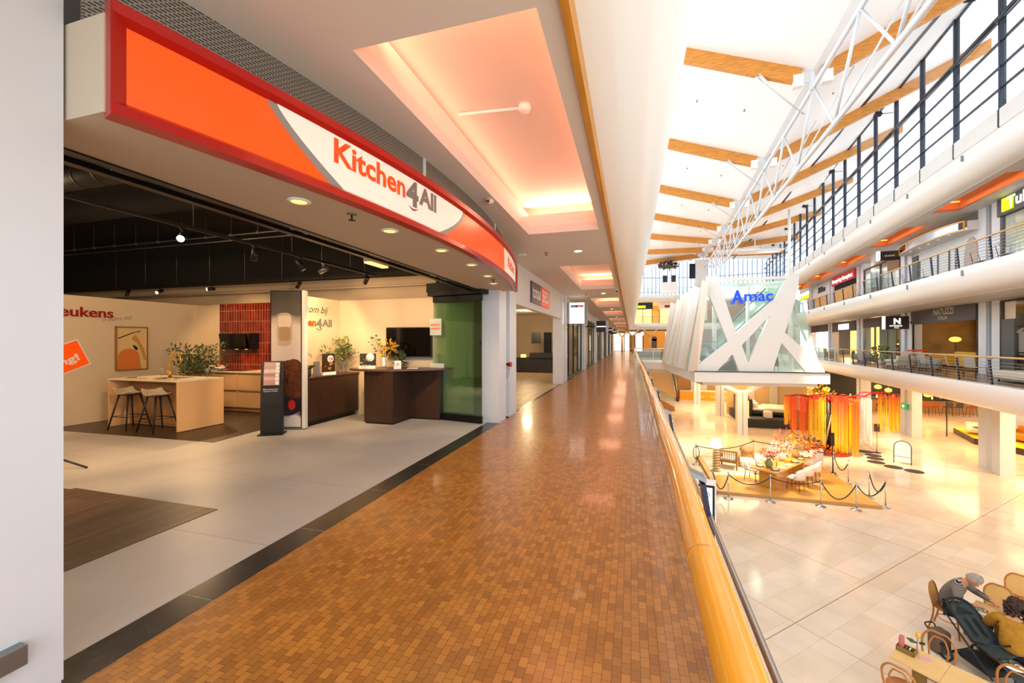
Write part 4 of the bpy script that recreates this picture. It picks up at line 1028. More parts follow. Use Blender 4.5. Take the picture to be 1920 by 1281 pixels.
leaflet(-4.72, 6.62, .995, .30, .28, R(15), 'cardboard leaflet box with white badge on the desk top', 'pot_dark', 'linen')
leaflet(-4.15, 6.72, .995, .12, .15, R(25), 'small white card stand at the middle of the desk', 'paper', 'letter_red')
t = thing('flower_vase', 'vase of eucalyptus and yellow flowers behind the leaflets on the desk', 'flowers', (-4.60, 6.95, .995))
MB().lathe([(.04, 0), (.05, .05), (.03, .16), (.035, .2)], n=16).build('vase', 'white_plain', t)
stems(MB(), (0, 0, .15), [(-.22, .0, .58), (-.12, .05, .48), (.12, 0, .42), (.18, .05, .36), (.04, 0, .45)], .004).build('stems', 'leaf_green', t)
m = MB(); foliage(m, (-.2, 0, .52), .10, 26, .06, 2); foliage(m, (-.12, .02, .4), .10, 26, .06, 3); m.build('eucalyptus', 'leaf_green', t)
m = MB(); foliage(m, (.12, 0, .38), .12, 46, .09, 5); foliage(m, (.03, 0, .28), .1, 20, .08, 6); m.build('yellow_flowers', 'petal_yellow', t)
t = thing('potted_fern', 'small spiky green plant on the desk in front of the television', 'potted plant', (-4.30, 7.0, .995))
MB().lathe([(.035, 0), (.05, .08), (.045, .08)], n=14).build('pot', 'white_plain', t); m = MB(); foliage(m, (0, 0, .14), .09, 40, .13, 8); m.build('leaves', 'leaf_green', t)
MB().box(-.1, .1, -.14, .14, 0, .006, M=Matrix.Translation((-3.95, 6.93, .995)) @ Matrix.Rotation(.4, 4, 'Z')).build('paper_sheet', 'paper', tag=('loose white sheet lying on the desk top', 'paper'))
# ---- tripod foot reaching in from the left
t = thing('tripod_stand', 'black tripod foot reaching into view on the grey shop floor', 'tripod', (-6.75, 3.05, 0))
for i in range(3):
    a = R(20 + 120 * i); MB().tube([(0, 0, .55), (.32 * math.cos(a), .32 * math.sin(a), .12), (.62 * math.cos(a), .62 * math.sin(a), .012)], .012, 8).build('leg', 'black', t)
MB().cyl((0, 0, .3), (0, 0, 1.6), .014, 10).build('pole', 'black', t)
# ---- folded glass door stack
t = thing('folding_glass_door', 'stack of green-tinted glass door leaves folded at the shop edge', 'glass door', (-3.2, 7.15, 0))
DA = Vector((-3.78, 7.24, 0)); DB = Vector((-2.60, 7.02, 0)); dq = (DB - DA).normalized(); dn = Vector((dq.y, -dq.x, 0)); DL = (DB - DA).length
def DP(u, v, z): p = DA + dq * u + dn * v; return (p.x, p.y, z)
def dbox(m, u0, u1, v0, v1, z0, z1): return m.prism([DP(u0, v0, z0), DP(u1, v0, z0), DP(u1, v1, z0), DP(u0, v1, z0)], (0, 0, z1 - z0))
for i in range(4):
    o = .045 * i; sh = .035 * (3 - i)
    lf = dbox(MB(), sh, DL - .03 * i, -o - .006, -o + .006, .13, 2.26).build('door_leaf', 'green_glass', t, world=True)
    dbox(MB(), sh, DL - .03 * i, -o - .02, -o + .02, .01, .13).build('bottom_rail', 'dark_metal', lf, world=True)
    dbox(MB(), sh, DL - .03 * i, -o - .02, -o + .02, 2.26, 2.36).build('top_rail', 'dark_metal', lf, world=True)
dbox(MB(), DL - .03, DL - .005, .008, .03, 1.42, 1.5).build('lock', 'black', t, world=True)
for u in (.04, .16): MB().cyl(DP(u, .02, .06), DP(u, .035, .06), .018, 12).build('wheel_cap', 'steel', t, world=True)
q = dbox(MB(), .02, .30, .008, .010, 1.62, 1.94).build('shop_sticker', 'frosted_glass', t, world=True)
MB().text('75% KEUKEN', .06, lambda x, y, d: DP(.28 - x, .012, 1.80 + y), .002, width=.24).text('KORTING', .05, lambda x, y, d: DP(.27 - x, .012, 1.73 + y), .002, width=.22).build('lettering', 'letter_orange', q, world=True)
q = dbox(MB(), .02, .36, .008, .010, .98, 1.08).build('notice_sticker', 'frosted_glass', t, world=True)
t = thing('sliding_door_track', 'black stepped steel housing above the folded glass leaves', 'door track', (-3.2, 7.2, 2.38))
dbox(MB(), -.02, DL + .06, -.30, .06, 2.45, 2.62).build('upper_housing', 'dark_metal', t, world=True)
dbox(MB(), .04, DL + .04, -.25, .10, 2.37, 2.45).build('lower_housing', 'black', t, world=True)
for u in (.05, .32): dbox(MB(), u, u + .05, -.2, -.15, 2.62, 3.9).build('hanger', 'dark_metal', t, world=True)
# ---- red padlock on the recess, grey box on the near pillar
t = thing('hose_valve', 'red capped valve with a chain in the recess between the white posts', 'valve', (-2.44, 7.74, 1.0))
MB().cyl((0, 0, .05), (.14, 0, .05), .028, 12).build('pipe', 'dark_metal', t); MB().cyl((.14, 0, .05), (.19, 0, .05), .045, 14).cyl((.02, 0, -.10), (.07, 0, -.10), .045, 14).build('cap', 'red_frame', t)
MB().tube([(.16, 0, .0), (.13, .02, -.12), (.10, 0, -.22), (.06, 0, -.12)], .005, 6).build('chain', 'steel', t)
MB().box(0, .05, 0.0, .22, 0, .075, M=Matrix.Translation((-2.324, .80, .235))).build('wall_socket', 'steel_dull', tag=('small grey metal box low on the nearest white pillar', 'socket'))
# lamp light of the near gallery and the kitchen shop
#@NEARLIGHTS@

# ================================================================ handrail of our gallery
RLX = [(-2.5, .12), (-1, .135), (.6, .16), (1.24, .17), (1.65, .182), (2.3, .186), (3.9, .198), (7.75, .215), (16, .222), (33, .23)]
t = thing('handrail', 'thick yellow varnished timber handrail running down the near gallery edge', 'handrail', (.2, 4, .98))
MB().tube([(x, y, .985) for y, x in [(p[0], p[1]) for p in RLX]], .038, 20).build('timber_rail', 'rail_wood', t, world=True)
for y in (1.05, 4.7, 8.3):
    x = .165 if y < 2 else .205
    MB().tube([(x, y - .003, .985), (x, y + .003, .985)], .0384, 20).build('joint', 'trim_wood', t, world=True)
def rail_x(y):
    for (a, b), (c, d) in zip([(p[0], p[1]) for p in RLX], [(p[0], p[1]) for p in RLX][1:]):
        if a <= y <= c: return b + (d - b) * (y - a) / (c - a)
    return RLX[-1][1]
def postparts(t, out=1):
    """post in local coordinates: x towards the void (times out), y along the rail, z up from the floor edge; rail stands at x=0"""
    s = out
    MB().prism([(s * .12, -.05, .86), (s * .12, .05, .86), (s * .25, .05, 0.0), (s * .25, -.05, 0.0)], (s * .018, 0, 0)).build('post_plate', 'navy', t)
    MB().prism([(s * .0, -.03, .925), (s * .0, .03, .925), (s * .14, .045, .865), (s * .14, -.045, .865)], (0, 0, .018)).build('bracket_arm', 'steel_dull', t)
    for z in (.80, .70, .56, .42, .28, .14): MB().sphere((s * (.14 + .13 * (1 - z / .86)), 0, z), .013, 10, 6).build('bolt', 'steel', t)
post0 = thing('railing_post', 'x', 'railing post', (0, 0, 0), 0, 'posts of the near handrail'); postparts(post0)
for i in range(16):
    y = 2.05 + 1.8 * i
    lab = 'dark blue steel railing post, %s along the yellow handrail' % ORD[i]
    if i == 0: post0.location = (rail_x(y) + .0, y, 0); post0['label'] = lab
    else: dup(post0, (rail_x(y), y, 0), label=lab)
for k, z in enumerate((.72, .58, .44, .30, .16)):
    off = .155 if z > .7 else .135 + .2 * (.58 - z)
    MB().tube([(rail_x(y) + off, y, z) for y in (-2.4, .6, 2.05, 3.85, 5.65, 7.45, 16, 30.5)], .011, 8).build('railing_rod', 'steel', tag=('slim steel rod of the near railing, %s from the top' % ORD[k].replace('nearest', 'first'), 'rod', 'rods of the near railing'))
# white end rail and bridge towards the glass box
t = thing('bridge_railing', 'white steel railing with glass infill across the bridge behind the glass box', 'railing', (2.0, 31.9, 0))
m = MB().tube([(.0, 31.9, .98), (4.4, 31.9, .98)], .03, 8).tube([(.0, 31.9, .98), (-.1, 31.9, .98), (-.1, 31.9, 0)], .025, 8).tube([(0.1, 31.9, .08), (4.4, 31.9, .08)], .02, 8)
for i in range(4): m.box(.2 + 1.35 * i, .24 + 1.35 * i, 31.88, 31.92, 0, .98)
m.build('frame', 'white_plain', t, world=True); MB().box(.28, 4.3, 31.895, 31.905, .12, .93).build('glass_infill', 'railing_glass', t, world=True)
# ================================================================ shop beyond: bed shop
t = thing('shop_sign', 'grey and orange two-part sign with white letters over the second shop', 'sign', (-2.35, 10.83, 2.44))
MB().box(0, .04, -1.13, .0, 0.02, .54).build('grey_panel', mat('sign_plum', '4A3A44', .4, emit='4A3A44', es=.1), t); MB().box(0, .04, .0, 1.13, .02, .54).build('orange_panel', mat('sign_orange', 'E0491A', .4, emit='E0491A', es=.3), t)
MB().text('totaal', .46, lambda x, y, d: (.045, -1.02 + x, .15 + y), .006, width=.92).build('lettering', 'white_plain', t); MB().text('BED', .46, lambda x, y, d: (.045, .12 + x, .15 + y), .012, width=.88).build('lettering', 'white_plain', t)
t = thing('shop_counter', 'dark grey counter with black display boards inside the second shop', 'counter', (-4.2, 19.6, 0))
MB().box(-1.2, 1.3, -.3, .4, 0, .72).build('body', 'charcoal', t); MB().box(-.5, .9, -.35, .45, .72, .95).build('raised_top', 'charcoal', t)
for i, x in enumerate((-.35, .25, .85)):
    if i != 1: MB().box(x - .2, x + .25, .3, .36, .95 + .45, 1.95).build('display_board', 'black', t)
    else: MB().box(x - .18, x + .2, .3, .36, .95, 1.95).build('display_board', 'black_matte', t)
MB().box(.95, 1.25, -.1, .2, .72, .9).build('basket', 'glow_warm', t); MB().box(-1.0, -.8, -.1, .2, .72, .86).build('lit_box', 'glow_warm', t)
t = thing('track_rail', 'black lighting track with cylinder lamps in the second shop', 'lighting track', (-3.9, 10.5, 2.4))
MB().box(-.02, .02, -2.2, 2.6, -.02, .02).box(-.006, .006, -.01, .01, .02, .32).box(-.006, .006, 1.9, 1.92, .02, .32).build('rail', 'black', t)
for y in (-.9, 1.3):
    q = MB().cyl((0, y, -.02), (0, y, -.20), .09, 16).build('lamp_body', 'black', t); MB().cyl((0, y, -.2), (0, y, -.206), .075, 16).build('lamp_face', 'lamp_white', q)
t = thing('light_box_sign', 'white illuminated projecting light box with small orange and blue header', 'sign', (-1.95, 15.6, 2.18))
MB().box(-.28, .28, -.10, .10, 0, .78).build('box', 'light_panel', t); MB().box(-.38, -.28, -.11, .11, -.01, .79).build('side_panel', 'steel_dull', t); MB().box(.28, .38, -.11, .11, -.01, .79).build('side_panel', 'steel_dull', t)
MB().box(-.24, .02, -.104, -.10, .60, .69).build('header_blue', 'sign_plum', t); MB().box(.02, .24, -.104, -.10, .60, .69).build('header_orange', 'sign_orange', t)
MB().text('totaal', .075, lambda x, y, d: (-.23 + x, -.106, .62 + y), .002).text('BED', .075, lambda x, y, d: (.04 + x, -.106, .62 + y), .002).build('lettering', 'white_plain', t)
MB().text('boxsprings', .05, lambda x, y, d: (-.11 + x, -.104, .35 + y)).text('matrassen', .05, lambda x, y, d: (-.11 + x, -.104, .26 + y)).text('bedbodems', .05, lambda x, y, d: (-.11 + x, -.104, .17 + y)).text('bedmode', .05, lambda x, y, d: (-.10 + x, -.104, .08 + y)).build('small_print', 'letter_grey', t)
for z in (.15, .62): MB().cyl((-.38, 0, z), (-.50, 0, z), .012, 8).build('bracket', 'dark_metal', t)
for i, (y, z, h_, lab) in enumerate(((22.0, 2.0, .58, 'black projecting sign split by a white stripe past the fourth pillar'), (29.0, 2.15, .3, 'small black projecting sign beyond the striped one'), (36.2, 2.15, .4, 'farthest dark projecting sign down the gallery'))):
    t = thing('projecting_sign', lab, 'sign', (-1.5, y, z), 0, 'dark projecting signs')
    MB().box(-.24, .24, -.08, .08, 0, h_).build('box', 'black', t); MB().box(-.24, .24, -.085, -.08, h_ * .45, h_ * .53).build('white_stripe', 'light_panel', t)
    MB().box(.24, .36, -.09, .09, -.02, h_ + .02).build('side_panel', 'steel_dull', t); MB().cyl((-.24, 0, h_ * .5), (-.9, 0, h_ * .5), .02, 8).build('bracket', 'dark_metal', t)
# glazed fronts of the following shops
for k in range(2, 8):
    y0 = 1.15 + 7.2 * k; y1 = 7.18 + 7.2 * k
    t = thing('storefront', 'dark framed glazed shop front, %s bay after the bed shop' % ORD[k - 2].replace('nearest', 'first'), 'shop front', (-2.5, (y0 + y1) / 2, 0), 0, 'glazed shop fronts of the near gallery')
    m = MB()
    for j in range(5): y = y0 + (y1 - y0) * j / 4; m.box(-2.53, -2.47, y - .025, y + .025, 0, 2.75)
    m.box(-2.53, -2.47, y0, y1, 2.3, 2.36).box(-2.53, -2.47, y0, y1, 2.7, 2.75).box(-2.53, -2.47, y0, y1, 0, .08); m.build('frame', 'dark_metal', t, world=True)
    for j in range(4):
        if j == 1: continue
        ya = y0 + (y1 - y0) * j / 4; yb = y0 + (y1 - y0) * (j + 1) / 4
        MB().box(-2.505, -2.495, ya + .025, yb - .025, .08, 2.3).build('pane', 'clear_glass', t, world=True)
    MB().box(-2.515, -2.505, y0, y1, 2.36, 2.7).build('transom_panel', 'charcoal', t, world=True)
mat('wall_brown', '8C6B4C', .8); mat('wall_ochre', 'D9A45A', .8)
for k in range(3, 8):
    y0 = 1.15 + 7.2 * k
    t = thing('display_table', 'shop display table with boxes behind the %s glazed front' % ORD[k - 2].replace('nearest', 'first'), 'display', (-3.6, y0 + 3.2, 0), 0, 'window displays of the near gallery')
    MB().box(-.4, .4, -1.2, 1.2, .7, .76).build('table_top', 'walnut_top', t)
    for a in (-.36, .36):
        for b2 in (-1.1, 1.1): MB().box(a - .03, a + .03, b2 - .03, b2 + .03, 0, .7).build('leg', 'dark_metal', t)
    for j in range(3): MB().box(-.2, .2, -.9 + .7 * j, -.5 + .7 * j, .76, .95 + .12 * ((j + k) % 3)).build('box', ('petal_yellow', 'paper', 'wall_brown')[(j + k) % 3], t)
# far end of the gallery: timber tree posts, lit kiosk and bright doors
for i, (x, y) in enumerate(((.2, 58.0), (2.6, 60.5), (-1.2, 60.0))):
    t = thing('timber_tree_post', ('forked timber post nearest the gallery edge at the far end', 'forked timber post right of the far kiosk', 'forked timber post left of the far kiosk')[i], 'post', (x, y, 0), 0, 'forked timber posts at the far end')
    MB().tube([(0, 0, 0), (0, 0, 2.2)], .13, 8).build('trunk', 'rail_wood_pale', t)
    for a in (-1, 1): MB().tube([(0, 0, 2.1), (a * .9, 0, 3.2)], .09, 8).build('branch', 'rail_wood_pale', t)
t = thing('information_kiosk', 'glowing yellow kiosk with an arched opening at the end of the gallery', 'kiosk', (3.2, 62.5, 0))
MB().box(-1.4, 1.5, -.5, .5, 0, 3.0).build('body', mat('kiosk_yellow', 'E89B28', .6), t); MB().box(-.35, .35, -.52, -.5, .4, 1.9).cyl((0, -.52, 1.9), (0, -.5, 1.9), .35, 20).build('arch', 'walnut_top', t); MB().box(1.5, 2.2, -.4, .0, .3, 2.9).build('lit_panel', 'light_panel', t)
for i, (x, w_) in enumerate(((-1.9, .8), (-.6, .35), (1.2, .5))):
    MB().box(-w_, w_, 0, .06, .1, 2.9, M=Matrix.Translation((x, 67, -.1))).build('glazed_door', 'light_panel', tag=(('bright glazed exit at the left of the far gallery end', 'narrow bright glazed door in the middle of the far end', 'bright glazed door beside the far kiosk')[i], 'door'))
for i, (x, lab) in enumerate(((.2, 'white hanging sign above the far gallery end, left'), (2.0, 'white hanging sign with dark letters above the far end, middle'), (3.6, 'white hanging sign with red stripe above the far kiosk'))):
    t = thing('hanging_sign', lab, 'sign', (x, 64.5, 2.45), 0, 'hanging signs at the far gallery end')
    MB().box(-.55, .55, -.05, .05, 0, .5).build('panel', 'light_panel', t)
    MB().box(-.3, .2, -.055, -.05, .12, .2).box(-.3, .3, -.055, -.05, .3, .36).build('marking', 'letter_dark' if i < 2 else 'letter_red', t)
    MB().box(-.01, .01, -.01, .01, .5, .95).build('hanger', 'dark_metal', t)

# ================================================================ ROOF TIMBERS AND TRUSS
def T_(w, u, z): return RT @ Vector((w, u, z))
BU = [3.0, 10.5, 18.1, 25.8, 33.3, 40.5, 47.5, 54.5, 60.5]
for i, u in enumerate(BU):
    for side in (0, 1):
        t_lab = '%s laminated timber roof beam on the %s slope of the white roof' % (ORD[i], 'near' if side == 0 else 'window')
        m = MB(RT); d = .60
        if side == 0: ws = [-3, 0, WV - .35]
        else: ws = [WV + .35, 9, 14.5]
        vs = []
        for w in ws:
            z = roofz(w, u) + .02
            vs += [(w, u - .11, z - d), (w, u + .11, z - d), (w, u + .11, z), (w, u - .11, z)]
        fs = [(0, 1, 2, 3), (8, 11, 10, 9)]
        for k in (0, 4):
            for j in range(4): fs.append((k + j, k + (j + 1) % 4, k + 4 + (j + 1) % 4, k + 4 + j))
        m.add(vs, fs)
        o = m.build('timber_beam', 'glulam', tag=(t_lab, 'roof beam', 'laminated timber roof beams'))
    # white shoe at the joint
    z = roofz(WV, u)
    q = thing('beam_bracket', 'white steel shoe joining the %s pair of roof beams over the truss' % ORD[i], 'bracket', tuple(T_(WV, u, z - .62)), TA, 'steel shoes between the roof beams')
    MB().box(-.62, -.30, -.125, .125, .12, .56).build('side_plate', 'white_plain', q); MB().box(.30, .62, -.125, .125, .12, .56).build('side_plate', 'white_plain', q)
    MB().box(-.06, .06, -.06, .06, -.05, .6).box(-.30, .30, -.02, .02, .25, .45).build('core_plate', 'truss_white', q)
    # tie rod from the beam to the truss foot
    a = T_(3.45, u, roofz(3.45, u) - .64); b = T_(5.25, u + .9, roofz(WV, u) - 1.1)
    q = thing('tie_rod', 'thin white tie rod with fork plate under the %s beam of the near slope' % ORD[i], 'tie rod', tuple(a), 0, 'tie rods of the roof beams')
    MB().tube([a, b], .032, 8).build('rod', 'truss_white', q, world=True)
    dd = (b - a).normalized(); MB().bar(a + Vector((0, 0, .08)), a + dd * .45, .34, .03).build('fork_plate', 'truss_white', q, world=True)
t = thing('roof_truss', 'long white tubular steel truss running under the valley of the roof', 'truss', tuple(T_(WV, 30, 8.5)), TA)
def chordA(u): return T_(5.3, u, 10.93 + max(0, u - 45) * .02)
def chordB(u): return T_(5.3, u, 8.6 + max(0, u - 40) ** 1.6 * .025)
def chordC(u): return T_(6.3, u, 10.6 + max(0, u - 45) * .02)
us = [-2 + 1.9 * i for i in range(33)]
MB().tube([chordA(u) for u in us], .085, 12).build('upper_chord', 'truss_white', t, world=True)
MB().tube([chordB(u) for u in us], .085, 12).build('lower_chord', 'truss_white', t, world=True)
k = 0
BJ = [3.0 - 3.8, 3.0, 6.8, 10.5, 14.3, 18.1, 22.0, 25.8, 29.6, 33.3, 36.9, 40.5, 44, 47.5, 51, 54.5, 57.5, 60]
for i in range(len(BJ) - 1):
    a0, a1 = BJ[i], BJ[i + 1]; mid = (a0 + a1) / 2
    MB().tube([chordA(a0), chordB(mid)], .05, 8).build('web_member', 'truss_white', t, world=True)
    MB().tube([chordB(mid), chordA(a1)], .042, 8).build('web_member', 'truss_white', t, world=True)
    MB().tube([chordB(mid), T_(6.6, a0 + .2, roofz(6.6, a0) - .6)], .03, 8).build('web_member', 'truss_white', t, world=True)
    
# roof floodlights on the clerestory posts and small nozzles in the lining
for i, kx in enumerate((6, 9, 12, 15, 18, 21)):
    u = 3.3 + MU * kx + .0
    q = thing('floodlight', '%s black floodlight on an arm from the clerestory posts' % ORD[i], 'floodlight', tuple(O(9.1, u, 13.1)), OA, 'floodlights on the clerestory')
    MB().cyl((0, 0, 0), (-.45, 0, .04), .02, 8).build('arm', 'steel_dull', q); MB().prism([(-.45, -.16, -.03), (-.75, -.16, .0), (-.72, -.16, .16), (-.5, -.16, .10)], (0, .32, 0)).build('head', 'black', q)
rn = random.Random(5)
NZ_ = 0
for u in (14.0, 21.5, 29.3, 36.8, 44.2, 51):
    for w in (1.6, 3.6, 7.0):
        MB(RT).cyl((w, u, roofz(w, u) + .02), (w, u, roofz(w, u) - .07), .035, 8).build('ceiling_nozzle', 'steel_dull', tag=('small grey nozzle in the white roof lining, %s row, %s' % (ORD[NZ_ // 3], ('outer', 'middle', 'window side')[NZ_ % 3]), 'nozzle', 'nozzles in the roof lining')); NZ_ += 1

# ================================================================ FAR SIDE RAILINGS
VR = 9.50
pf = thing('railing_post', 'x', 'railing post', (0, 0, 0), OA, 'posts of the far lower railing')
MB().prism([(-.12, -.04, .86), (-.12, .04, .86), (-.05, .04, 0.0), (-.05, -.04, 0.0)], (-.05, 0, 0)).build('post_plate', 'navy', pf)
MB().prism([(0, -.02, .93), (0, .02, .93), (-.15, .02, .865), (-.15, -.02, .865)], (0, 0, .02)).build('bracket_arm', 'steel_dull', pf)
m = MB()
for z in (.78, .67, .56, .45, .34, .23, .12): m.box(-.19 + .07 * (1 - z / .86), -.17 + .07 * (1 - z / .86), -.05, .05, z - .012, z + .012)
m.build('rod_clamps', 'steel', pf)
first = True
for F, gname, nm in ((0, 'posts of the far lower railing', 'far lower gallery'), (L2, 'posts of the far upper railing', 'upper gallery')):
    for i in range(21):
        u = 16.0 + 1.97 * i
        if F == 0 and u > 37.5: continue
        lab = 'dark blue railing post, %s along the %s' % (ORD[i], nm)
        loc = tuple(O(VR, u, F))
        if first: pf.location = loc; pf['label'] = lab; first = False
        else: dup(pf, loc, label=lab, group=gname)
    ue = 38 if F == 0 else 60
    q = thing('handrail', 'slim pale timber handrail of the ' + nm, 'handrail', tuple(O(VR, 20, F + .9)), OA)
    MB(RO).tube([(VR, 8, F + .95), (VR, ue, F + .95)], .032, 10).build('timber_rail', 'rail_wood_pale', q, world=True)
    for kk, z in enumerate((.78, .67, .56, .45, .34, .23, .12)):
        v = VR - .18 + .07 * (1 - z / .86)
        MB(RO).tube([(v, 8, F + z), (v, ue, F + z)], .008, 6).build('railing_rod', 'steel_dull', tag=('thin steel rod of the %s railing, %s from the top' % (nm, ORD[kk].replace('nearest', 'first')), 'rod', 'rods of the ' + nm + ' railing'))
t = thing('gallery_railing', 'white post railing with glass infill at the far end of the far lower gallery', 'railing', tuple(O(VR, 42, 0)), OA)
m = MB().tube([(0, -4, .95), (0, 8, .95)], .03, 8).tube([(0, -4, .1), (0, 8, .1)], .02, 8)
for i in range(9): m.box(-.03, .03, -4 + 1.5 * i - .03, -4 + 1.5 * i + .03, 0, .95)
m.build('frame', 'white_plain', t); MB().box(-.01, .0, -4, 8, .12, .92).build('glass_infill', 'railing_glass', t)
for i, u in enumerate((21.0, 25.4, 29.9, 34.5, 39.2, 44.0)):
    for F, nm in ((L2, 'lower'), (2 * L2, 'upper')):
        MB(RO).box(9.085, 9.145, u - .02, u + .02, F - .34, F - .12).build('gutter_bracket', 'steel_dull', tag=('tiny steel clip on the %s white balcony front, %s along' % (nm, ORD[i]), 'clip', 'clips on the white balcony fronts'))

# ================================================================ FAR SIDE SHOPS
VF = 11.95
def OB(x0, x1, u0, u1, z0, z1): return MB(RO).box(x0, x1, u0, u1, z0, z1)
def otext(m, body, size, v, u0, z0, bold=0.0, w=1.0, ext=0.0):
    return m.text(body, size, lambda x, y, d: (v - d, u0 - x, z0 + y), bold, ext, width=w)
mat('header_brown', '4A4042', .5); mat('header_grey', '4E4C4C', .5); mat('interior_gold', 'A8844C', .8, var=.15, vscale=1.5); mat('sofa_grey', 'A9A39A', .9); mat('sofa_cream', 'D8CDB8', .9); mat('sofa_yellow', 'D9A63C', .9)
mat('curtain', 'A89C84', .9, var=.3, vscale=1, stretch=(1, 14, .3)); mat('header_red', 'B5242A', .45, emit='B5242A', es=.2); mat('lime', 'C8E000', .5, emit='D4E800', es=.9); mat('board_yellow', 'E0B060', .7)
mat('white_letters', 'FFFFFF', .5, emit='FFFFFF', es=1.2); mat('letters_cream', 'D8CFC0', .5)
# lower level: header boards
t = thing('storefront', 'wide dark brown shop front with pale two-line lettering on the far lower gallery', 'shop front', tuple(O(VF, 29.5, 0)), OA)
OB(VF - .05, VF + .15, 26.35, 32.7, 2.52, 3.28).build('header_board', 'header_brown', t, world=True)
m = MB(); otext(m, 'NATUZZI', .46, VF - .06, 30.05, 2.93, .004, 1.9); m.M = RO; m.v = [RO @ p for p in m.v]; m.build('lettering', 'letters_cream', t, world=True)
m = MB(); otext(m, 'ITALIA', .27, VF - .06, 29.6, 2.66, .0, .9); m.v = [RO @ p for p in m.v]; m.build('lettering', 'letters_cream', t, world=True)
OB(VF + .02, VF + .08, 26.35, 26.42, 0, 2.52).build('door_frame', 'dark_metal', t, world=True); OB(VF + .02, VF + .08, 32.6, 32.7, 0, 2.52).build('door_frame', 'dark_metal', t, world=True)
struct('wall_shop', OB(16.5, 16.6, 26.3, 40, 0, 3.2), 'interior_gold'); struct('wall_shop', OB(14.6, 14.7, 26.4, 31.6, 0, 3.1), 'black_matte')
struct('wall_shop', OB(12.5, 16.6, 26.2, 26.3, 0, 3.2), 'black_matte'); struct('wall_shop', OB(12.5, 16.6, 33.2, 33.3, 0, 3.2), 'interior_gold')
t = thing('floor_lamp', 'floor lamp with a glowing amber globe shade inside the brown fronted shop', 'lamp', tuple(O(13.6, 32.0, 0)), OA)
MB().lathe([(.16, 0), (.16, .02), (.0001, .02)], n=18).build('base', 'dark_metal', t); MB().cyl((0, 0, .02), (0, 0, 1.5), .012, 8).cyl((.1, 0, 0), (.02, 0, 1.5), .008, 6).build('stem', 'dark_metal', t); MB().sphere((0, 0, 1.62), .25, 18, 10, (1, 1, .6)).build('shade', mat('amber_glow', 'FFC860', .4, emit='FFB03A', es=3.0), t)
def armchair(v, u, rz, mt, label, w=.8, d=.8, h=.8, F=0, cat='armchair', name='armchair', grp='seats on the far lower gallery'):
    t = thing(name, label, cat, tuple(O(v, u, F)), OA + rz, grp)
    def cush(x0, x1, y0, y1, z0, z1): return rbox(MB(), x0, x1, y0, y1, z0, z1, .05)
    cush(-w / 2, w / 2, -d / 2, d / 2, .15, .42).build('seat', mt, t)
    cush(-w / 2, w / 2, d / 2 - .18, d / 2, .30, h).build('backrest', mt, t)
    cush(-w / 2, -w / 2 + .14, -d / 2, d / 2, .2, h * .72).build('armrest', mt, t); cush(w / 2 - .14, w / 2, -d / 2, d / 2, .2, h * .72).build('armrest', mt, t)
    for a in (-1, 1):
        for b in (-1, 1): MB().cyl((a * (w / 2 - .08), b * (d / 2 - .08), .16), (a * (w / 2 - .06), b * (d / 2 - .06), 0), .018, 8).build('leg', 'dark_metal', t)
    return t
def rbox(m, x0, x1, y0, y1, z0, z1, r, n=3):
    """box with rounded edges: an inflated grid"""
    cx, cy, cz = (x0 + x1) / 2, (y0 + y1) / 2, (z0 + z1) / 2; hx, hy, hz = (x1 - x0) / 2, (y1 - y0) / 2, (z1 - z0) / 2; r = min(r, hx, hy, hz)
    bm = bmesh.new(); bmesh.ops.create_cube(bm, size=1)
    for v in bm.verts: v.co = Vector((cx + v.co.x * 2 * hx, cy + v.co.y * 2 * hy, cz + v.co.z * 2 * hz))
    bmesh.ops.bevel(bm, geom=bm.edges[:] + bm.verts[:], offset=r, segments=n, affect='EDGES', profile=.5)
    bm.verts.ensure_lookup_table(); vs = [v.co.copy() for v in bm.verts]; fs = [tuple(v.index for v in f.verts) for f in bm.faces]; bm.free()
    return m.add(vs, fs, True)
armchair(11.5, 30.9, R(90), 'sofa_grey', 'grey armchair with orange cushion outside the brown fronted shop', .9, .9, .95)
MB(RO).build  # noqa
rbox(MB(RO), 11.2, 11.9, 30.6, 31.25, .95, 1.03, .035).build('seat_cushion', 'petal_orange', tag=('thin orange cushion on the back of the grey armchair', 'cushion'))
armchair(10.9, 27.9, R(60), 'sofa_grey', 'grey chair with dark legs in front of the white pillar pair', .75, .8, .85)
armchair(10.5, 30.1, R(200), 'sofa_cream', 'cream low armchair behind the far lower railing', .9, .85, .7)
armchair(13.2, 29.2, R(90), 'sofa_yellow', 'yellow lit sofa at the right inside the brown fronted shop', 1.8, .9, .95, cat='sofa', name='sofa')
armchair(13.4, 32.4, R(180), 'sofa_yellow', 'gold cushioned sofa at the left inside the brown fronted shop', 1.8, .9, .8, cat='sofa', name='sofa')
armchair(11.0, 36.6, R(100), 'sofa_grey', 'pale lounge chair before the curtained window', .8, .85, .8)
armchair(11.1, 38.6, R(70), 'sofa_grey', 'pale lounge chair left of the curtained window', .8, .85, .8)
armchair(10.9, 45.0, R(80), 'sofa_yellow', 'tan chair outside the warm lit shop', .8, .85, .85)
t = thing('low_table', 'round wooden coffee table with white trays behind the far lower railing', 'table', tuple(O(11.2, 28.9, 0)), OA)
MB().lathe([(.45, .40), (.45, .44), (.0001, .44)], n=24).build('top', 'walnut_top', t)
for i in range(3): a = i * 2.1; MB().cyl((.3 * math.cos(a), .3 * math.sin(a), .4), (.38 * math.cos(a), .38 * math.sin(a), 0), .015, 8).build('leg', 'dark_metal', t)
t = thing('cafe_sofa', 'wide grey upholstered day bed at the right end of the far lower gallery', 'sofa', tuple(O(10.9, 20.6, 0)), OA)
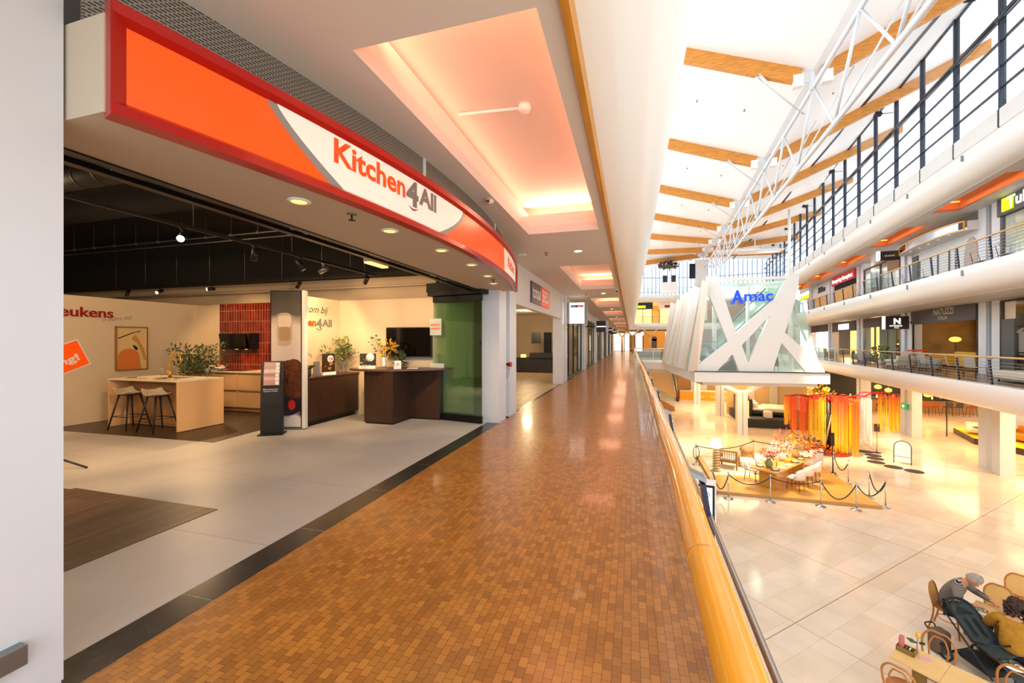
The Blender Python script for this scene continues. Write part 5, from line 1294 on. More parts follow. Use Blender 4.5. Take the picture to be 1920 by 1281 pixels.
rbox(MB(), -.7, .8, -2.6, 1.2, .12, .42, .08).build('mattress', 'sofa_cream', t); rbox(MB(), .5, .8, -2.6, 1.2, .35, .75, .08).build('backrest', 'sofa_grey', t)
for a in (-.5, .6):
    for b in (-2.4, 1.0): MB().cyl((a, b, .14), (a, b, 0), .025, 8).build('leg', 'dark_metal', t)
for i, (u, rz) in enumerate(((22.9, .4), (24.4, -.3), (26.6, .2), (35.0, .3), (40.4, .1), (42.6, -.2))):
    q = thing('cafe_chair', 'slim black framed chair, %s along the far lower gallery walkway' % ORD[i], 'chair', tuple(O(10.35, u, 0)), OA + rz + PI / 2, 'slim chairs on the far lower gallery')
    MB().box(-.22, .22, -.22, .22, .44, .47).build('seat', 'sofa_grey', q); MB().prism([(-.2, .21, .5), (.2, .21, .5), (.2, .28, .86), (-.2, .28, .86)], (0, .015, 0)).build('backrest', 'sofa_grey', q)
    for a in (-1, 1):
        for b in (-1, 1): MB().cyl((a * .2, b * .2, .46), (a * .24, b * .25, 0), .011, 6).build('leg', 'dark_metal', q)
# right most window bay
t = thing('storefront', 'tall dark framed display window at the right end of the far lower gallery', 'shop front', tuple(O(VF, 21.6, 0)), OA)
m = OB(VF, VF + .1, 23.9, 24.7, 0.0, 2.45); m.build('grey_panel', 'header_grey', t, world=True)
m = OB(VF, VF + .1, 18.4, 24.75, 3.18, 3.26); m.box(VF, VF + .1, 24.65, 24.78, 0, 3.2).box(VF, VF + .1, 18.4, 23.9, 0, .1).box(VF, VF + .1, 21, 21.06, 0, 3.2); m.build('frame', 'dark_metal', t, world=True)
OB(VF + .04, VF + .05, 18.4, 23.9, .1, 3.2).build('pane', 'clear_glass', t, world=True)
struct('wall_shop', OB(16.5, 16.6, 18, 24.8, 0, 3.3), 'interior_gold'); struct('wall_shop', OB(12.2, 12.3, 22.8, 23.8, 0, 1.3), 'walnut_top')
# curtained window bay with the projecting N sign
t = thing('storefront', 'glazed shop front with pale curtains and a dark header beside the N sign', 'shop front', tuple(O(VF, 37.5, 0)), OA)
OB(VF - .02, VF + .12, 36.4, 40.65, 2.55, 3.25).build('header_board', 'header_brown', t, world=True); OB(VF, VF + .1, 34.3, 36.3, 2.9, 3.25).build('grey_panel', 'header_grey', t, world=True)
m = OB(VF, VF + .1, 34.3, 40.6, 0, .1); m.box(VF, VF + .1, 36.3, 36.42, 0, 3.2).box(VF, VF + .1, 38.4, 38.5, 0, 2.55).box(VF, VF + .1, 40.55, 40.65, 0, 3.2).box(VF, VF + .1, 34.3, 34.4, 0, 3.2); m.build('frame', 'steel_dull', t, world=True)
OB(VF + .04, VF + .05, 34.4, 40.5, .1, 2.9).build('pane', 'clear_glass', t, world=True)
OB(VF + .6, VF + .65, 36.6, 39.4, .2, 2.6).build('curtain', 'curtain', t, world=True)
t = thing('mirror', 'round dark rimmed mirror hanging behind the glass right of the curtains', 'mirror', tuple(O(12.9, 35.2, 1.2)), OA)
MB().tube([(0, .48 * math.cos(a / 24 * 2 * PI), .48 + .48 * math.sin(a / 24 * 2 * PI)) for a in range(24)], .035, 6, closed=True).build('rim', 'dark_metal', t)
MB().cyl((.0, 0, .48), (.02, 0, .48), .46, 24).build('glass', 'mirror', t); MB().box(-.01, .01, -.01, .01, .98, 2.0).build('hanger', 'dark_metal', t)
t = thing('potted_plant', 'green leafy plant behind the railing before the curtained window', 'plant', tuple(O(11.2, 34.9, 0)), OA)
MB().lathe([(.12, 0), (.17, .3), (.15, .3)], n=16).build('pot', 'white_plain', t); m = MB(); foliage(m, (0, 0, .75), .42, 90, .28, 21); m.build('leaves', 'leaf_light', t)
t = thing('projecting_sign', 'square dark brown sign with a cream letter N projecting over the far lower gallery', 'sign', tuple(O(11.2, 32.45, 2.25)), OA)
MB().box(-.62, .50, -.12, .12, 0, .78).build('box', mat('sign_brown', '3A2A22', .4), t); MB().box(-.70, -.62, -.13, .13, 0, .80).build('lit_edge', 'light_panel', t)
MB().text('N', .46, lambda x, y, d: (-.24 + x, -.125, .33 + y), .022).build('lettering', 'light_panel', t); MB().text('INTERIEUR', .125, lambda x, y, d: (-.42 + x, -.125, .16 + y), .003).text('design', .09, lambda x, y, d: (-.2 + x, -.125, .06 + y), .001).build('small_print', 'light_panel', t)
MB().cyl((.5, 0, .4), (.8, 0, .4), .025, 8).build('bracket', 'dark_metal', t)
# warm shop with white sign, then the bright one
t = thing('storefront', 'dark header with a bright white sign over a warm lit shop interior', 'shop front', tuple(O(VF, 45.4, 0)), OA)
OB(VF - .02, VF + .12, 42.3, 48.6, 2.4, 3.25).build('header_board', 'header_brown', t, world=True)
OB(VF - .06, VF - .02, 43.9, 46.6, 2.55, 3.05).build('sign_panel', 'white_letters', t, world=True)
m = MB(); otext(m, 'home & tafel', .34, VF - .065, 46.4, 2.66, .006, 2.3); m.v = [RO @ p for p in m.v]; m.build('lettering', mat('letter_blue_grey', '9AA6C8', .5), t, world=True)
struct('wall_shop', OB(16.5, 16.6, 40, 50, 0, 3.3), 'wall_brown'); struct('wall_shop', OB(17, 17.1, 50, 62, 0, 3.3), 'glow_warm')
t = thing('shop_shelf', 'brown shelf wall with glowing strip inside the warm lit shop', 'shelf', tuple(O(15.5, 45, 0)), OA)
for z in (.7, 1.2, 1.7): MB().box(-.3, .3, -2.6, 2.6, z, z + .05).build('shelf', 'walnut_top', t)
MB().box(-.32, -.3, -2.4, 2.4, 1.24, 1.34).build('light_strip', 'glow_warm', t); MB().box(.2, .3, -2.6, 2.6, 0, 1.8).build('back_panel', 'wall_brown', t)
for i in range(9): MB(RO).box(15.3, 15.6, 42.8 + .5 * i, 43.05 + .5 * i, .75, 1.0 + .06 * (i % 3)).build('storage_box', ('petal_orange', 'sofa_yellow', 'letters_cream')[i % 3], tag=('%s %s box on the lowest shelf of the warm lit shop' % (ORD[i], ('orange', 'yellow', 'cream')[i % 3]), 'box', 'boxes on the warm shop shelf'))
t = thing('storefront', 'brown header of the farthest far-side shop with a blazing window below', 'shop front', tuple(O(VF, 53, 0)), OA)
OB(VF - .02, VF + .12, 50.2, 56.5, 2.5, 3.25).build('header_board', 'header_brown', t, world=True); OB(VF + .5, VF + .55, 52.8, 56.3, 0.4, 2.4).build('lit_window', 'light_panel', t, world=True)
# upper level shops
struct('wall_shop', OB(15.5, 15.6, U0, U1, L2, 7.6), 'white_paint')
t = thing('storefront', 'grey header with a lime square and white letters at the upper right', 'shop front', tuple(O(VF, 22, L2)), OA)
OB(VF - .1, VF + .1, 18.4, 24.75, 6.85, 7.58).build('header_board', 'header_grey', t, world=True)
m = OB(VF - .16, VF - .1, 23.72, 24.34, 6.97, 7.52); m.build('lime_square', 'lime', t, world=True)
m = MB(); otext(m, 'Tulp', .62, VF - .2, 23.95, 7.05, .02, 1.5); m.v = [RO @ p for p in m.v]; m.build('lettering', 'white_letters', t, world=True)
m = OB(VF, VF + .1, 24.6, 24.75, L2, 6.85); m.box(VF, VF + .1, 22.4, 22.5, L2, 6.85).box(VF, VF + .1, 18.4, 24.7, L2, L2 + .1); m.build('frame', 'header_grey', t, world=True); OB(VF + .04, VF + .05, 18.4, 24.6, L2 + .1, 6.85).build('pane', 'clear_glass', t, world=True)
struct('wall_shop', OB(14.5, 14.6, 18, 24.8, L2, 7.4), 'curtain')
# curved bulkhead with timber edges
t = thing('curved_canopy', 'curved white canopy with timber edges and mirrored glass over the upper gallery', 'canopy', tuple(O(11.5, 29.5, 6.75)), OA)
def oarc(u): return 11.62 - .62 * math.sqrt(max(0, 1 - ((u - 29.6) / 3.35) ** 2))
uu = [26.3 + (32.9 - 26.3) * i / 30 for i in range(31)]
path = [(oarc(u), u) for u in uu]
m = MB(RO); m.prism([(v, u, 6.72) for v, u in path] + [(12.0, 32.9, 6.72), (12.0, 26.3, 6.72)], (0, 0, .05)); m.build('soffit', 'white_paint', t, world=True)
for z, h_ in ((6.74, .06), (7.12, .06)):
    MB(RO).sweep(path, [(-.03, z), (-.03, z + h_), (.03, z + h_), (.03, z)]).build('timber_edge', 'rail_wood', t, world=True)
MB(RO).sweep(path[1:22], [(.0, 6.8), (.0, 7.12), (.02, 7.12), (.02, 6.8)]).build('mirror_glass', mat('canopy_glass', 'BFD0E0', .15, .6), t, world=True)
MB(RO).sweep(path[21:30], [(.0, 6.8), (.0, 7.12), (.02, 7.12), (.02, 6.8)]).build('dark_glass', 'tv_black', t, world=True)
for u in (26.32, 30.9, 32.6): MB(RO).box(oarc(u) - .03, oarc(u) + .03, u - .02, u + .02, 6.74, 7.18).build('timber_divider', 'rail_wood', t, world=True)
MB(RO).box(11.6, 12.0, 26.25, 26.32, 6.72, 7.16).build('end_panel', 'white_paint', t, world=True)
for u in (27.2, 28.2, 29.2, 30.2, 31.2): MB(RO).cyl((11.35, u, 6.72), (11.35, u, 6.712), .05, 12).build('downlight', 'lamp_yellow', t, world=True)
struct('wall_shop', OB(12.05, 12.12, 26.3, 32.8, 7.1, 7.6), 'perforated_metal')
t = thing('storefront', 'white and grey panelled closed shop front under the curved canopy', 'shop front', tuple(O(VF, 29.5, L2)), OA)
OB(VF + .1, VF + .16, 26.3, 32.8, L2, 6.72).build('wall_panel', 'white_paint', t, world=True)
for u in (31.9, 29.9, 28.8, 28.2): OB(VF + .06, VF + .1, u, u + .09, L2, 6.3).build('frame', 'header_grey', t, world=True)
OB(VF + .05, VF + .1, 32.1, 32.8, L2, 6.6).build('door', 'header_grey', t, world=True)
t2 = MB(RO); t2.prism([(VF + .05, 26.6 + .35 + .55 * math.cos(R(a)), L2 + 1.1 + 1.1 * math.sin(R(a))) for a in range(0, 360, 12)], (.04, 0, 0)); t2.build('oval_panel', mat('oval_taupe', 'B9A79A', .7), t, world=True)
t = thing('projecting_sign', 'small black and white projecting sign on the upper gallery', 'sign', tuple(O(11.1, 33.3, 6.62)), OA)
MB().box(-.5, .45, -.14, .14, 0, .56).build('box', 'black', t); MB().box(-.62, -.5, -.15, .15, 0, .58).build('lit_edge', 'light_panel', t); MB().text('KEUKENS', .12, lambda x, y, d: (-.30 + x, -.145, .22 + y), .002).build('lettering', 'letters_cream', t); MB().cyl((.45, 0, .3), (.9, 0, .3), .02, 8).build('bracket', 'dark_metal', t)
t = thing('storefront', 'glazed upper shop front between canopy and red sign', 'shop front', tuple(O(VF, 37.4, L2)), OA)
m = OB(VF, VF + .1, 34.3, 40.6, 7.0, 7.1); m.box(VF, VF + .1, 34.3, 34.4, L2, 7.1).box(VF, VF + .1, 37.4, 37.5, L2, 7.1).box(VF, VF + .1, 40.5, 40.6, L2, 7.1); m.build('frame', 'header_brown', t, world=True)
OB(VF + .04, VF + .05, 34.4, 40.5, L2, 7.0).build('pane', 'clear_glass', t, world=True); OB(VF, VF + .1, 34.3, 36.2, 6.2, 7.0).build('brown_panel', 'wall_brown', t, world=True)
t = thing('shop_sign', 'red fascia sign with white letters on the upper gallery', 'sign', tuple(O(VF, 45.4, 6.75)), OA)
MB().box(-.1, .1, -3.1, 3.1, 0, .78).build('panel', 'header_red', t)
MB().text('Boxspring Kompleet', .46, lambda x, y, d: (-.11, 2.8 - x, .22 + y), .016, width=5.5).build('lettering', 'white_letters', t)
OB(VF + .1, VF + .2, 42.4, 48.4, 6.3, 6.75).build('blind_box', 'black_matte', tag=('black band under the red fascia sign', 'panel'))
OB(VF + .2, VF + .3, 42.4, 48.4, L2, 6.3).build('closing_board', 'board_yellow', tag=('tan boarding closing the shop under the red sign', 'board', 'tan boards on the upper gallery'))
OB(VF + .2, VF + .3, 50.2, 55.8, L2, 6.3).build('closing_board', 'board_yellow', tag=('tan boarding below the small black and white letters', 'board', 'tan boards on the upper gallery'))
OB(VF + .15, VF + .2, 50.2, 56.5, 6.3, 7.58).build('plain_header', 'white_paint', tag=('plain white wall band above the farthest tan boarding', 'panel'))
m = MB(); otext(m, 'Zelden', .7, VF + .1, 54.2, 6.75, .04, 2.6, .03); m.v = [RO @ p for p in m.v]; m.build('lettering', 'letter_dark', tag=('raised black and white letters on the plain upper wall band', 'lettering'))
t = thing('shop_sign', 'small glowing yellow and white sign behind the glass box on the upper gallery', 'sign', tuple(O(VF, 60, 6.6)), OA)
MB().box(-.05, .05, -2.4, 2.4, 0, .4).build('yellow_panel', 'lime', t); MB().box(-.05, .05, -2.4, 2.4, .4, .8).build('white_panel', 'white_letters', t)
for i, (u, rz) in enumerate(((27.5, .2), (29.3, -.2), (31.0, .3), (36.5, .1), (38.0, .2), (21.5, -.2), (23.0, .1))):
    q = thing('wire_chair', 'thin wire framed chair, %s on the upper gallery' % ORD[i], 'chair', tuple(O(10.6, u, L2)), OA + rz + PI / 2, 'wire chairs on the upper gallery')
    MB().box(-.22, .22, -.22, .22, .44, .46).build('seat', 'sofa_grey', q)
    MB().tube([(-.2, .2, .46), (-.2, .28, .85), (.2, .28, .85), (.2, .2, .46)], .012, 6).build('backrest', 'steel_dull', q)
    for a in (-1, 1):
        for b in (-1, 1): MB().cyl((a * .2, b * .2, .46), (a * .24, b * .25, 0), .011, 6).build('leg', 'steel_dull', q)

# ================================================================ THE GLASS BOX IN THE MIDDLE
from mathutils.geometry import tessellate_polygon
P0 = Vector((3.19, 22.4, 0)); P1 = Vector((8.75, 23.0, 0)); fd = (P1 - P0).normalized(); fn = Vector((fd.y, -fd.x, 0))
def FP(s, z, d=0.0): p = P0 + fd * s + fn * d; return Vector((p.x, p.y, z))
t = thing('glass_pavilion', 'white lattice framed glass pavilion with blue lettering on the bridge', 'pavilion', (5.9, 24, 0))
outer = [(0.45, 4.75), (0.96, 4.75), (1.0, 4.65), (4.06, 4.66), (4.15, 4.83), (4.62, 4.79), (4.57, 4.29), (4.4, 3.36), (3.98, 1.93), (5.52, 0.48), (5.71, 0.04), (4.9, 0.03), (3.83, 1.44), (3.43, 0.04), (1.94, 0.03), (1.63, 0.87), (0.9, 0.02), (-0.05, 0.01), (0.11, 0.41), (1.41, 1.49), (0.56, 3.79), (0.41, 3.72)]
holes = [[(1.0, 4.50), (4.04, 4.53), (3.56, 3.59), (1.78, 1.94)], [(3.32, 2.75), (2.05, 1.32), (2.35, 0.45)]]
loops = [outer] + holes
allp = [p for l in loops for p in l]
tris = tessellate_polygon([[Vector((x, z, 0)) for x, z in l] for l in loops])
vs = [FP(x, z, .08) for x, z in allp] + [FP(x, z, -.10) for x, z in allp]; N = len(allp)
fs = [tuple(t_) for t_ in tris] + [tuple(N + i for i in reversed(t_)) for t_ in tris]; k = 0
for l in loops:
    for i in range(len(l)): a, b = k + i, k + (i + 1) % len(l); fs.append((a, b, b + N, a + N))
    k += len(l)
MB().add(vs, fs).build('lattice_front', 'fascia_white', t, world=True)
MB().add([FP(.02, .02), FP(5.6, .02), FP(4.45, 4.6), FP(.62, 4.6), FP(.02, .02, -.02), FP(5.6, .02, -.02), FP(4.45, 4.6, -.02), FP(.62, 4.6, -.02)], [(0, 1, 2, 3), (4, 7, 6, 5), (0, 4, 5, 1), (1, 5, 6, 2), (2, 6, 7, 3), (3, 7, 4, 0)]).build('front_glass', 'pale_green_glass', t, world=True)
A0 = MB(); sl = .06
A0.text('A', .88, lambda x, y, d: FP(1.56 + x, 3.37 + y + sl * x, .12 + d), .03, .03, width=.55).text('mac', .72, lambda x, y, d: FP(2.15 + x, 3.48 + y + .015 * x, .12 + d), .012, .03, width=1.28)
A0.build('lettering', mat('letters_blue', '0A3FE0', .4, emit='0A3FE0', es=.6), t, world=True)
# right glass side, slanted, with slanting bars
R0 = Vector((8.72, 23.0, 0)); R1 = Vector((7.65, 22.9, 4.6)); back = Vector((.1, 9.5, 0))
MB().add([R0, R0 + back, R1 + back, R1, R0 + Vector((.02, 0, 0)), R0 + back + Vector((.02, 0, 0)), R1 + back + Vector((.02, 0, 0)), R1 + Vector((.02, 0, 0))], [(0, 1, 2, 3), (4, 7, 6, 5), (0, 4, 5, 1), (1, 5, 6, 2), (2, 6, 7, 3), (3, 7, 4, 0)]).build('side_glass', 'pale_green_glass', t, world=True)
for i in range(6):
    a = i / 6; b = min(1, a + .22); MB().bar(R0 + back * a, R1 + back * b, .10, .05).build('side_bar', 'pale_green_glass' if i % 2 else 'fascia_white', t, world=True)
# pleated left side: leaning facets, white, peach and glass in turn
mat('pleat_peach', 'F1DDCB', .35); mat('pleat_white', 'EFEFEA', .35)
LA = Vector((3.1, 22.3, 0)); LB = Vector((2.35, 31.4, 0)); n_ = 26
pts = []
for i in range(n_ + 1):
    f_ = i / n_; p = LA.lerp(LB, f_); out = -.28 if i % 2 else .10
    hgt = 4.35 - .35 * f_ + (.22 if i % 2 else -.12) + (.1 if i % 3 == 0 else 0)
    rn = random.Random(i + 3); lean = rn.uniform(.2, .75)
    pts.append((p + Vector((out, 0, 0)), p + Vector((out * .6 + lean * .7 + .25, -.2 + rn.uniform(-.5, .3), hgt))))
for i in range(n_):
    (a, ta), (b, tb) = pts[i], pts[i + 1]; w_ = Vector((.03, 0, 0))
    mt = ('pleat_peach', 'pleat_white', 'pale_green_glass', 'pleat_white', 'pleat_peach')[i % 5]
    MB().add([a, b, tb, ta, a + w_, b + w_, tb + w_, ta + w_], [(0, 1, 2, 3), (4, 7, 6, 5), (0, 4, 5, 1), (1, 5, 6, 2), (2, 6, 7, 3), (3, 7, 4, 0)]).build('pleat_panel', mt, t, world=True)
# inside of the pavilion: roof slats, columns, moving stair, dark goods
for i in range(11):
    y = 23.6 + .8 * i; MB().bar((3.9 - .05 * i, y, 4.45), (7.6, y + .7 * (-1) ** i, 4.5), .09, .16).build('roof_slat', 'pleat_white' if i % 2 else 'pale_green_glass', t, world=True)
for x, y in ((4.35, 24.4), (6.1, 25.0), (7.9, 24.2), (5.2, 29.5)): MB().cyl((x, y, 0), (x, y, 4.5), .09, 14).build('column', 'white_plain', t, world=True)
t = thing('escalator', 'escalator with glass sides climbing to the right inside the pavilion', 'escalator', (6, 27, 0))
MB().prism([(4.0, 26.2, 0.05), (4.9, 26.2, .05), (8.2, 26.2, 3.6), (8.2, 26.2, 4.1), (7.7, 26.2, 4.1), (4.2, 26.2, .55)], (0, 1.0, 0)).build('truss_body', 'steel_dull', t, world=True)
for y in (26.15, 27.25):
    MB().prism([(4.0, y, .5), (4.3, y, 1.3), (7.7, y, 4.9), (7.9, y, 4.2), (4.3, y, .5)], (0, .02, 0)).build('glass_side', 'railing_glass', t, world=True); MB().tube([(4.0, y, 1.15), (4.4, y, 1.35), (7.7, y, 4.95)], .035, 8).build('handrail', 'black', t, world=True)
for i in range(12): MB().box(4.5 + .28 * i, 4.75 + .28 * i, 26.25, 27.15, .5 + .295 * i, .62 + .295 * i).build('step', 'dark_metal', t, world=True)
t = thing('display_rack', 'dark rack of bags and accessories behind the left of the pavilion glass', 'rack', (4.1, 23.9, 0))
MB().box(-.55, .35, -.1, .5, 0, .1).box(-.5, -.46, 0, .04, .1, 1.5).box(.26, .3, 0, .04, .1, 1.5).box(-.5, .3, 0, .04, 1.46, 1.5).build('frame', 'black', t)
rn = random.Random(8)
for i in range(7): MB().sphere((-.42 + .11 * i, .1, .5 + rn.uniform(0, .7)), rn.uniform(.1, .18), 10, 7, (1, .6, 1.2)).build('bag', ('black', 'charcoal', 'pot_dark')[i % 3], t)
t = thing('display_stand', 'grey angled stand lying low behind the left glass triangle', 'display', (5.0, 23.5, 0))
MB().prism([(-.6, 0, 0), (.2, 0, 0), (.2, 0, .72)], (0, .5, 0)).build('body', 'charcoal', t); rbox(MB(), .2, .5, .05, .4, 0, .25, .05).build('yellow_pack', 'sofa_yellow', t)
t = thing('advertising_stand', 'small dark poster stand with a red stripe behind the right glass triangle', 'poster stand', (6.95, 23.6, 0))
MB().prism([(-.25, 0, .25), (.22, 0, .25), (.12, .0, .9), (-.16, 0, .9)], (0, .05, 0)).build('panel', 'charcoal', t); MB().prism([(-.2, -.01, .35), (-.12, -.01, .35), (.10, -.01, .7), (.02, -.01, .7)], (0, .01, 0)).build('red_stripe', 'red_frame', t)
for x in (-.2, 0, .2): MB().cyl((x, .0, 0), (x * .7, .02, .3), .012, 6).build('leg', 'dark_metal', t)
t = thing('shop_rail', 'clothes and dark goods hanging behind the middle pavilion glass', 'rack', (5.6, 25.2, 0))
for i in range(6): rbox(MB(), -.5 + .17 * i, -.38 + .17 * i, 0, .3, .5 + .1 * (i % 2), 1.7, .04).build('garment', ('charcoal', 'walnut', 'mat_x', 'pot_dark')[i % 4] if (i % 4) != 2 else 'wall_brown', t)
MB().tube([(-.6, .15, 0), (-.6, .15, 1.75), (.6, .15, 1.75), (.6, .15, 0)], .02, 8).build('frame', 'steel_dull', t)
# slab of the bridge and its forked columns
m = MB(); m.prism([(.40, 32, -.52), (2.3, 31.2, -.52), (3.05, 22.2, -.52), (9.05, 22.85, -.52), (9.3, 33, -.52), (12.5, 36, -.52), (12.5, 39, -.52), (.40, 35, -.52)], (0, 0, .51)); struct('floor', m, 'fascia_white')
m = MB(); m.prism([(.40, 32.3, -.72), (2.6, 31.4, -.72), (3.5, 22.7, -.72), (8.7, 23.3, -.72), (8.9, 33, -.72), (.40, 34.7, -.72)], (0, 0, .2)); struct('ceiling', m, 'ceiling_paint')
MB().prism([(3.02, 22.15, -.012), (9.08, 22.8, -.012), (9.08, 22.9, -.012), (3.02, 22.25, -.012)], (0, 0, .04)).build('edge_strip', 'dark_metal', tag=('thin dark strip along the front edge of the pavilion floor', 'trim'))
for i, (x, y, lab) in enumerate(((6.65, 28.7, 'white forked column under the pavilion beside the bed display'), (6.7, 35.5, 'white forked column behind the first one under the bridge'), (5.9, 41.6, 'farthest slim white column near the orange panels'))):
    q = thing('forked_column', lab, 'column', (x, y, GZ), 0, 'forked columns under the pavilion')
    MB().box(-.28, -.03, -.3, .3, 0, 2.75).box(.03, .28, -.3, .3, 0, 2.75).box(-.04, .04, -.2, .2, 0, 2.75).build('shaft', 'pillar_white', q)
    for a in (-1, 1): MB().bar((a * .1, 0, 2.6), (a * 2.0, 0, 3.55), .22, .22).build('arm', 'pillar_white', q)
for i, (x, y) in enumerate(((5.0, 25.5), (7.6, 26.0), (4.2, 24.2), (8.0, 24.6))):
    q = thing('recessed_downlight', ('bright downlight under the pavilion, left of the forked column', 'bright downlight under the pavilion, right of the forked column', 'downlight near the left front corner under the pavilion', 'downlight near the right front corner under the pavilion')[i], 'downlight', (x, y, -.72), 0, 'downlights under the pavilion')
    MB().lathe([(.08, 0), (.12, -.002), (.11, -.015), (.08, -.01)], n=20, cap=False).build('trim_ring', 'white_plain', q); MB().lathe([(.0001, -.006), (.08, -.006)], n=16, cap=False).build('diffuser', 'lamp_white', q)
# upper far end: shops, signs, hanging flowers, lift shaft
for i, (x, w_, z0, z1, mt, lab) in enumerate(((-.2, 1.4, 4.35, 6.6, 'glow_warm', 'glowing yellow shop window at the left of the far upper end'), (4.2, 1.9, 4.35, 6.6, 'glow_warm', 'glowing yellow shop window beside the dark banner of the far upper end'))):
    q = thing('storefront', lab, 'shop front', (x + 2, 68.5, 4.3), 0)
    MB().box(-w_, w_, -.1, .1, .05, z1 - 4.3).build('window', mt, q); MB().box(-w_ - .1, w_ + .1, -.15, .12, z1 - 4.3, z1 - 3.2).build('header_board', 'black' if i == 0 else 'pleat_peach', q)
    for a in (-w_, 0, w_): MB().box(a - .05, a + .05, -.16, .1, 0, z1 - 4.3).build('frame', 'black', q)
    MB().box(-w_ * .6, w_ * .3, -.17, -.15, z1 - 4.1, z1 - 3.7).build('sign_panel', 'lime' if i == 0 else 'letter_red', q)
t = thing('hanging_planter', 'dark red flowers in a round hanging tray before the tall far windows', 'planter', (4.9, 60, 11.6))
m = MB(); foliage(m, (0, 0, .3), 1.3, 240, .4, 31, .3); m.build('flowers', mat('flower_wine', '5A2A34', .7), t); MB().lathe([(.9, 0), (1.3, .15), (1.2, .15)], n=20).build('tray', 'leaf_green', t); MB().cyl((0, 0, .2), (0, 0, 1.6), .03, 6).build('cable', 'steel_dull', t)
t = thing('display_tower', 'white pedestals with dark glass tops on the far top floor', 'pedestal', (5.4, 64.5, 8.6))
MB().box(-1.1, 1.1, -.4, .4, 0, 1.6).build('base', 'white_plain', t); MB().box(-.9, -.3, -.3, .3, 1.6, 2.6).build('dark_box', 'charcoal', t); MB().box(.3, .9, -.3, .3, 1.6, 2.6).build('dark_box', 'charcoal', t)
t = thing('lift_shaft', 'square white shaft with grey banner rising before the far windows', 'shaft', (9.0, 60, 4.3))
MB().box(-.7, .7, -.7, .7, 0, 8.1).build('shaft', 'white_paint', t); MB().box(-1.5, -.75, -.6, -.5, 5.6, 7.6).build('banner', 'navy', t)
MB().lathe([(.9, 4.6), (1.2, 5.2), (1.2, 5.3), (.0001, 5.3)], n=20).build('collar', 'frosted_glass', t)
t = thing('glass_balustrade', 'curved glass balustrade along the far top floor', 'railing', (2, 62, 8.6))
MB().sweep([(x, y) for x, y in AF], [(0, 8.6), (0, 9.6), (.03, 9.6), (.03, 8.6)]).build('glass', 'railing_glass', t, world=True)
MB().sweep([(x, y) for x, y in AF], [(-.02, 9.6), (-.02, 9.66), (.05, 9.66), (.05, 9.6)]).build('top_rail', 'steel_dull', t, world=True)
t = thing('glass_balustrade', 'curved glass balustrade along the far middle floor', 'railing', (2, 62, 4.3))
MB().sweep([(x, y) for x, y in AF], [(0, 4.3), (0, 5.3), (.03, 5.3), (.03, 4.3)]).build('glass', 'railing_glass', t, world=True)
MB().sweep([(x, y) for x, y in AF], [(-.02, 5.3), (-.02, 5.36), (.05, 5.36), (.05, 5.3)]).build('top_rail', 'steel_dull', t, world=True)
# suspended service platforms over the pavilion
for i, (x, y, z) in enumerate(((11.5, 52, 11.6), (14.5, 54, 11.9))):
    q = thing('hanging_platform', ('white hanging service platform above the pavilion, lower', 'white hanging service platform above the pavilion, higher')[i], 'platform', (x, y, z), 0, 'hanging service platforms')
    MB().box(-2.2, 2.2, -.8, .8, 0, .25).build('deck', 'pleat_white', q)
    for a in (-1.9, 0, 1.9): MB().cyl((a, 0, .25), (a, 0, 1.7), .06, 8).build('hanger', 'white_plain', q)
t = thing('pole', 'thin white pole rising behind the pavilion roof', 'pole', (12.9, 40, -.5)); MB().cyl((0, 0, 0), (0, 0, 13.2), .11, 12).build('shaft', 'white_plain', t)

# ================================================================ GROUND FLOOR
mat('ground_wood', 'D9923A', .4, var=.1, vscale=3); mat('white_fabric', 'F1E9DC', .9); mat('rug', 'E9DCC4', .95, var=.06, vscale=8); mat('oak_top', 'C9923F', .4, var=.12, vscale=5); mat('chrome', 'D0CCC8', .12, 1.0); mat('rope', '22302C', .7)
mat('platform_edge', 'B98A52', .5); mat('disc_dark', '3A2E28', .6)
mat('stand_white', 'F6F2EC', .4)
t = thing('display_platform', 'low square oak platform carrying the roped off dining table display', 'platform', (5.75, 19.75, GZ))
MB().box(-2.6, 2.6, -2.55, 2.55, 0, .10).build('edge', 'platform_edge', t); MB().box(-2.59, 2.59, -2.54, 2.54, .10, .12).build('deck', 'oak_planks', t)
PZt = GZ + .12
MB().prism([(3.4, 19.2, PZt), (6.2, 19.7, PZt), (5.6, 22.2, PZt), (3.3, 22.1, PZt)], (0, 0, .015)).build('rug', 'rug', tag=('pale cream rug under the wooden lounge chair on the platform', 'rug'))
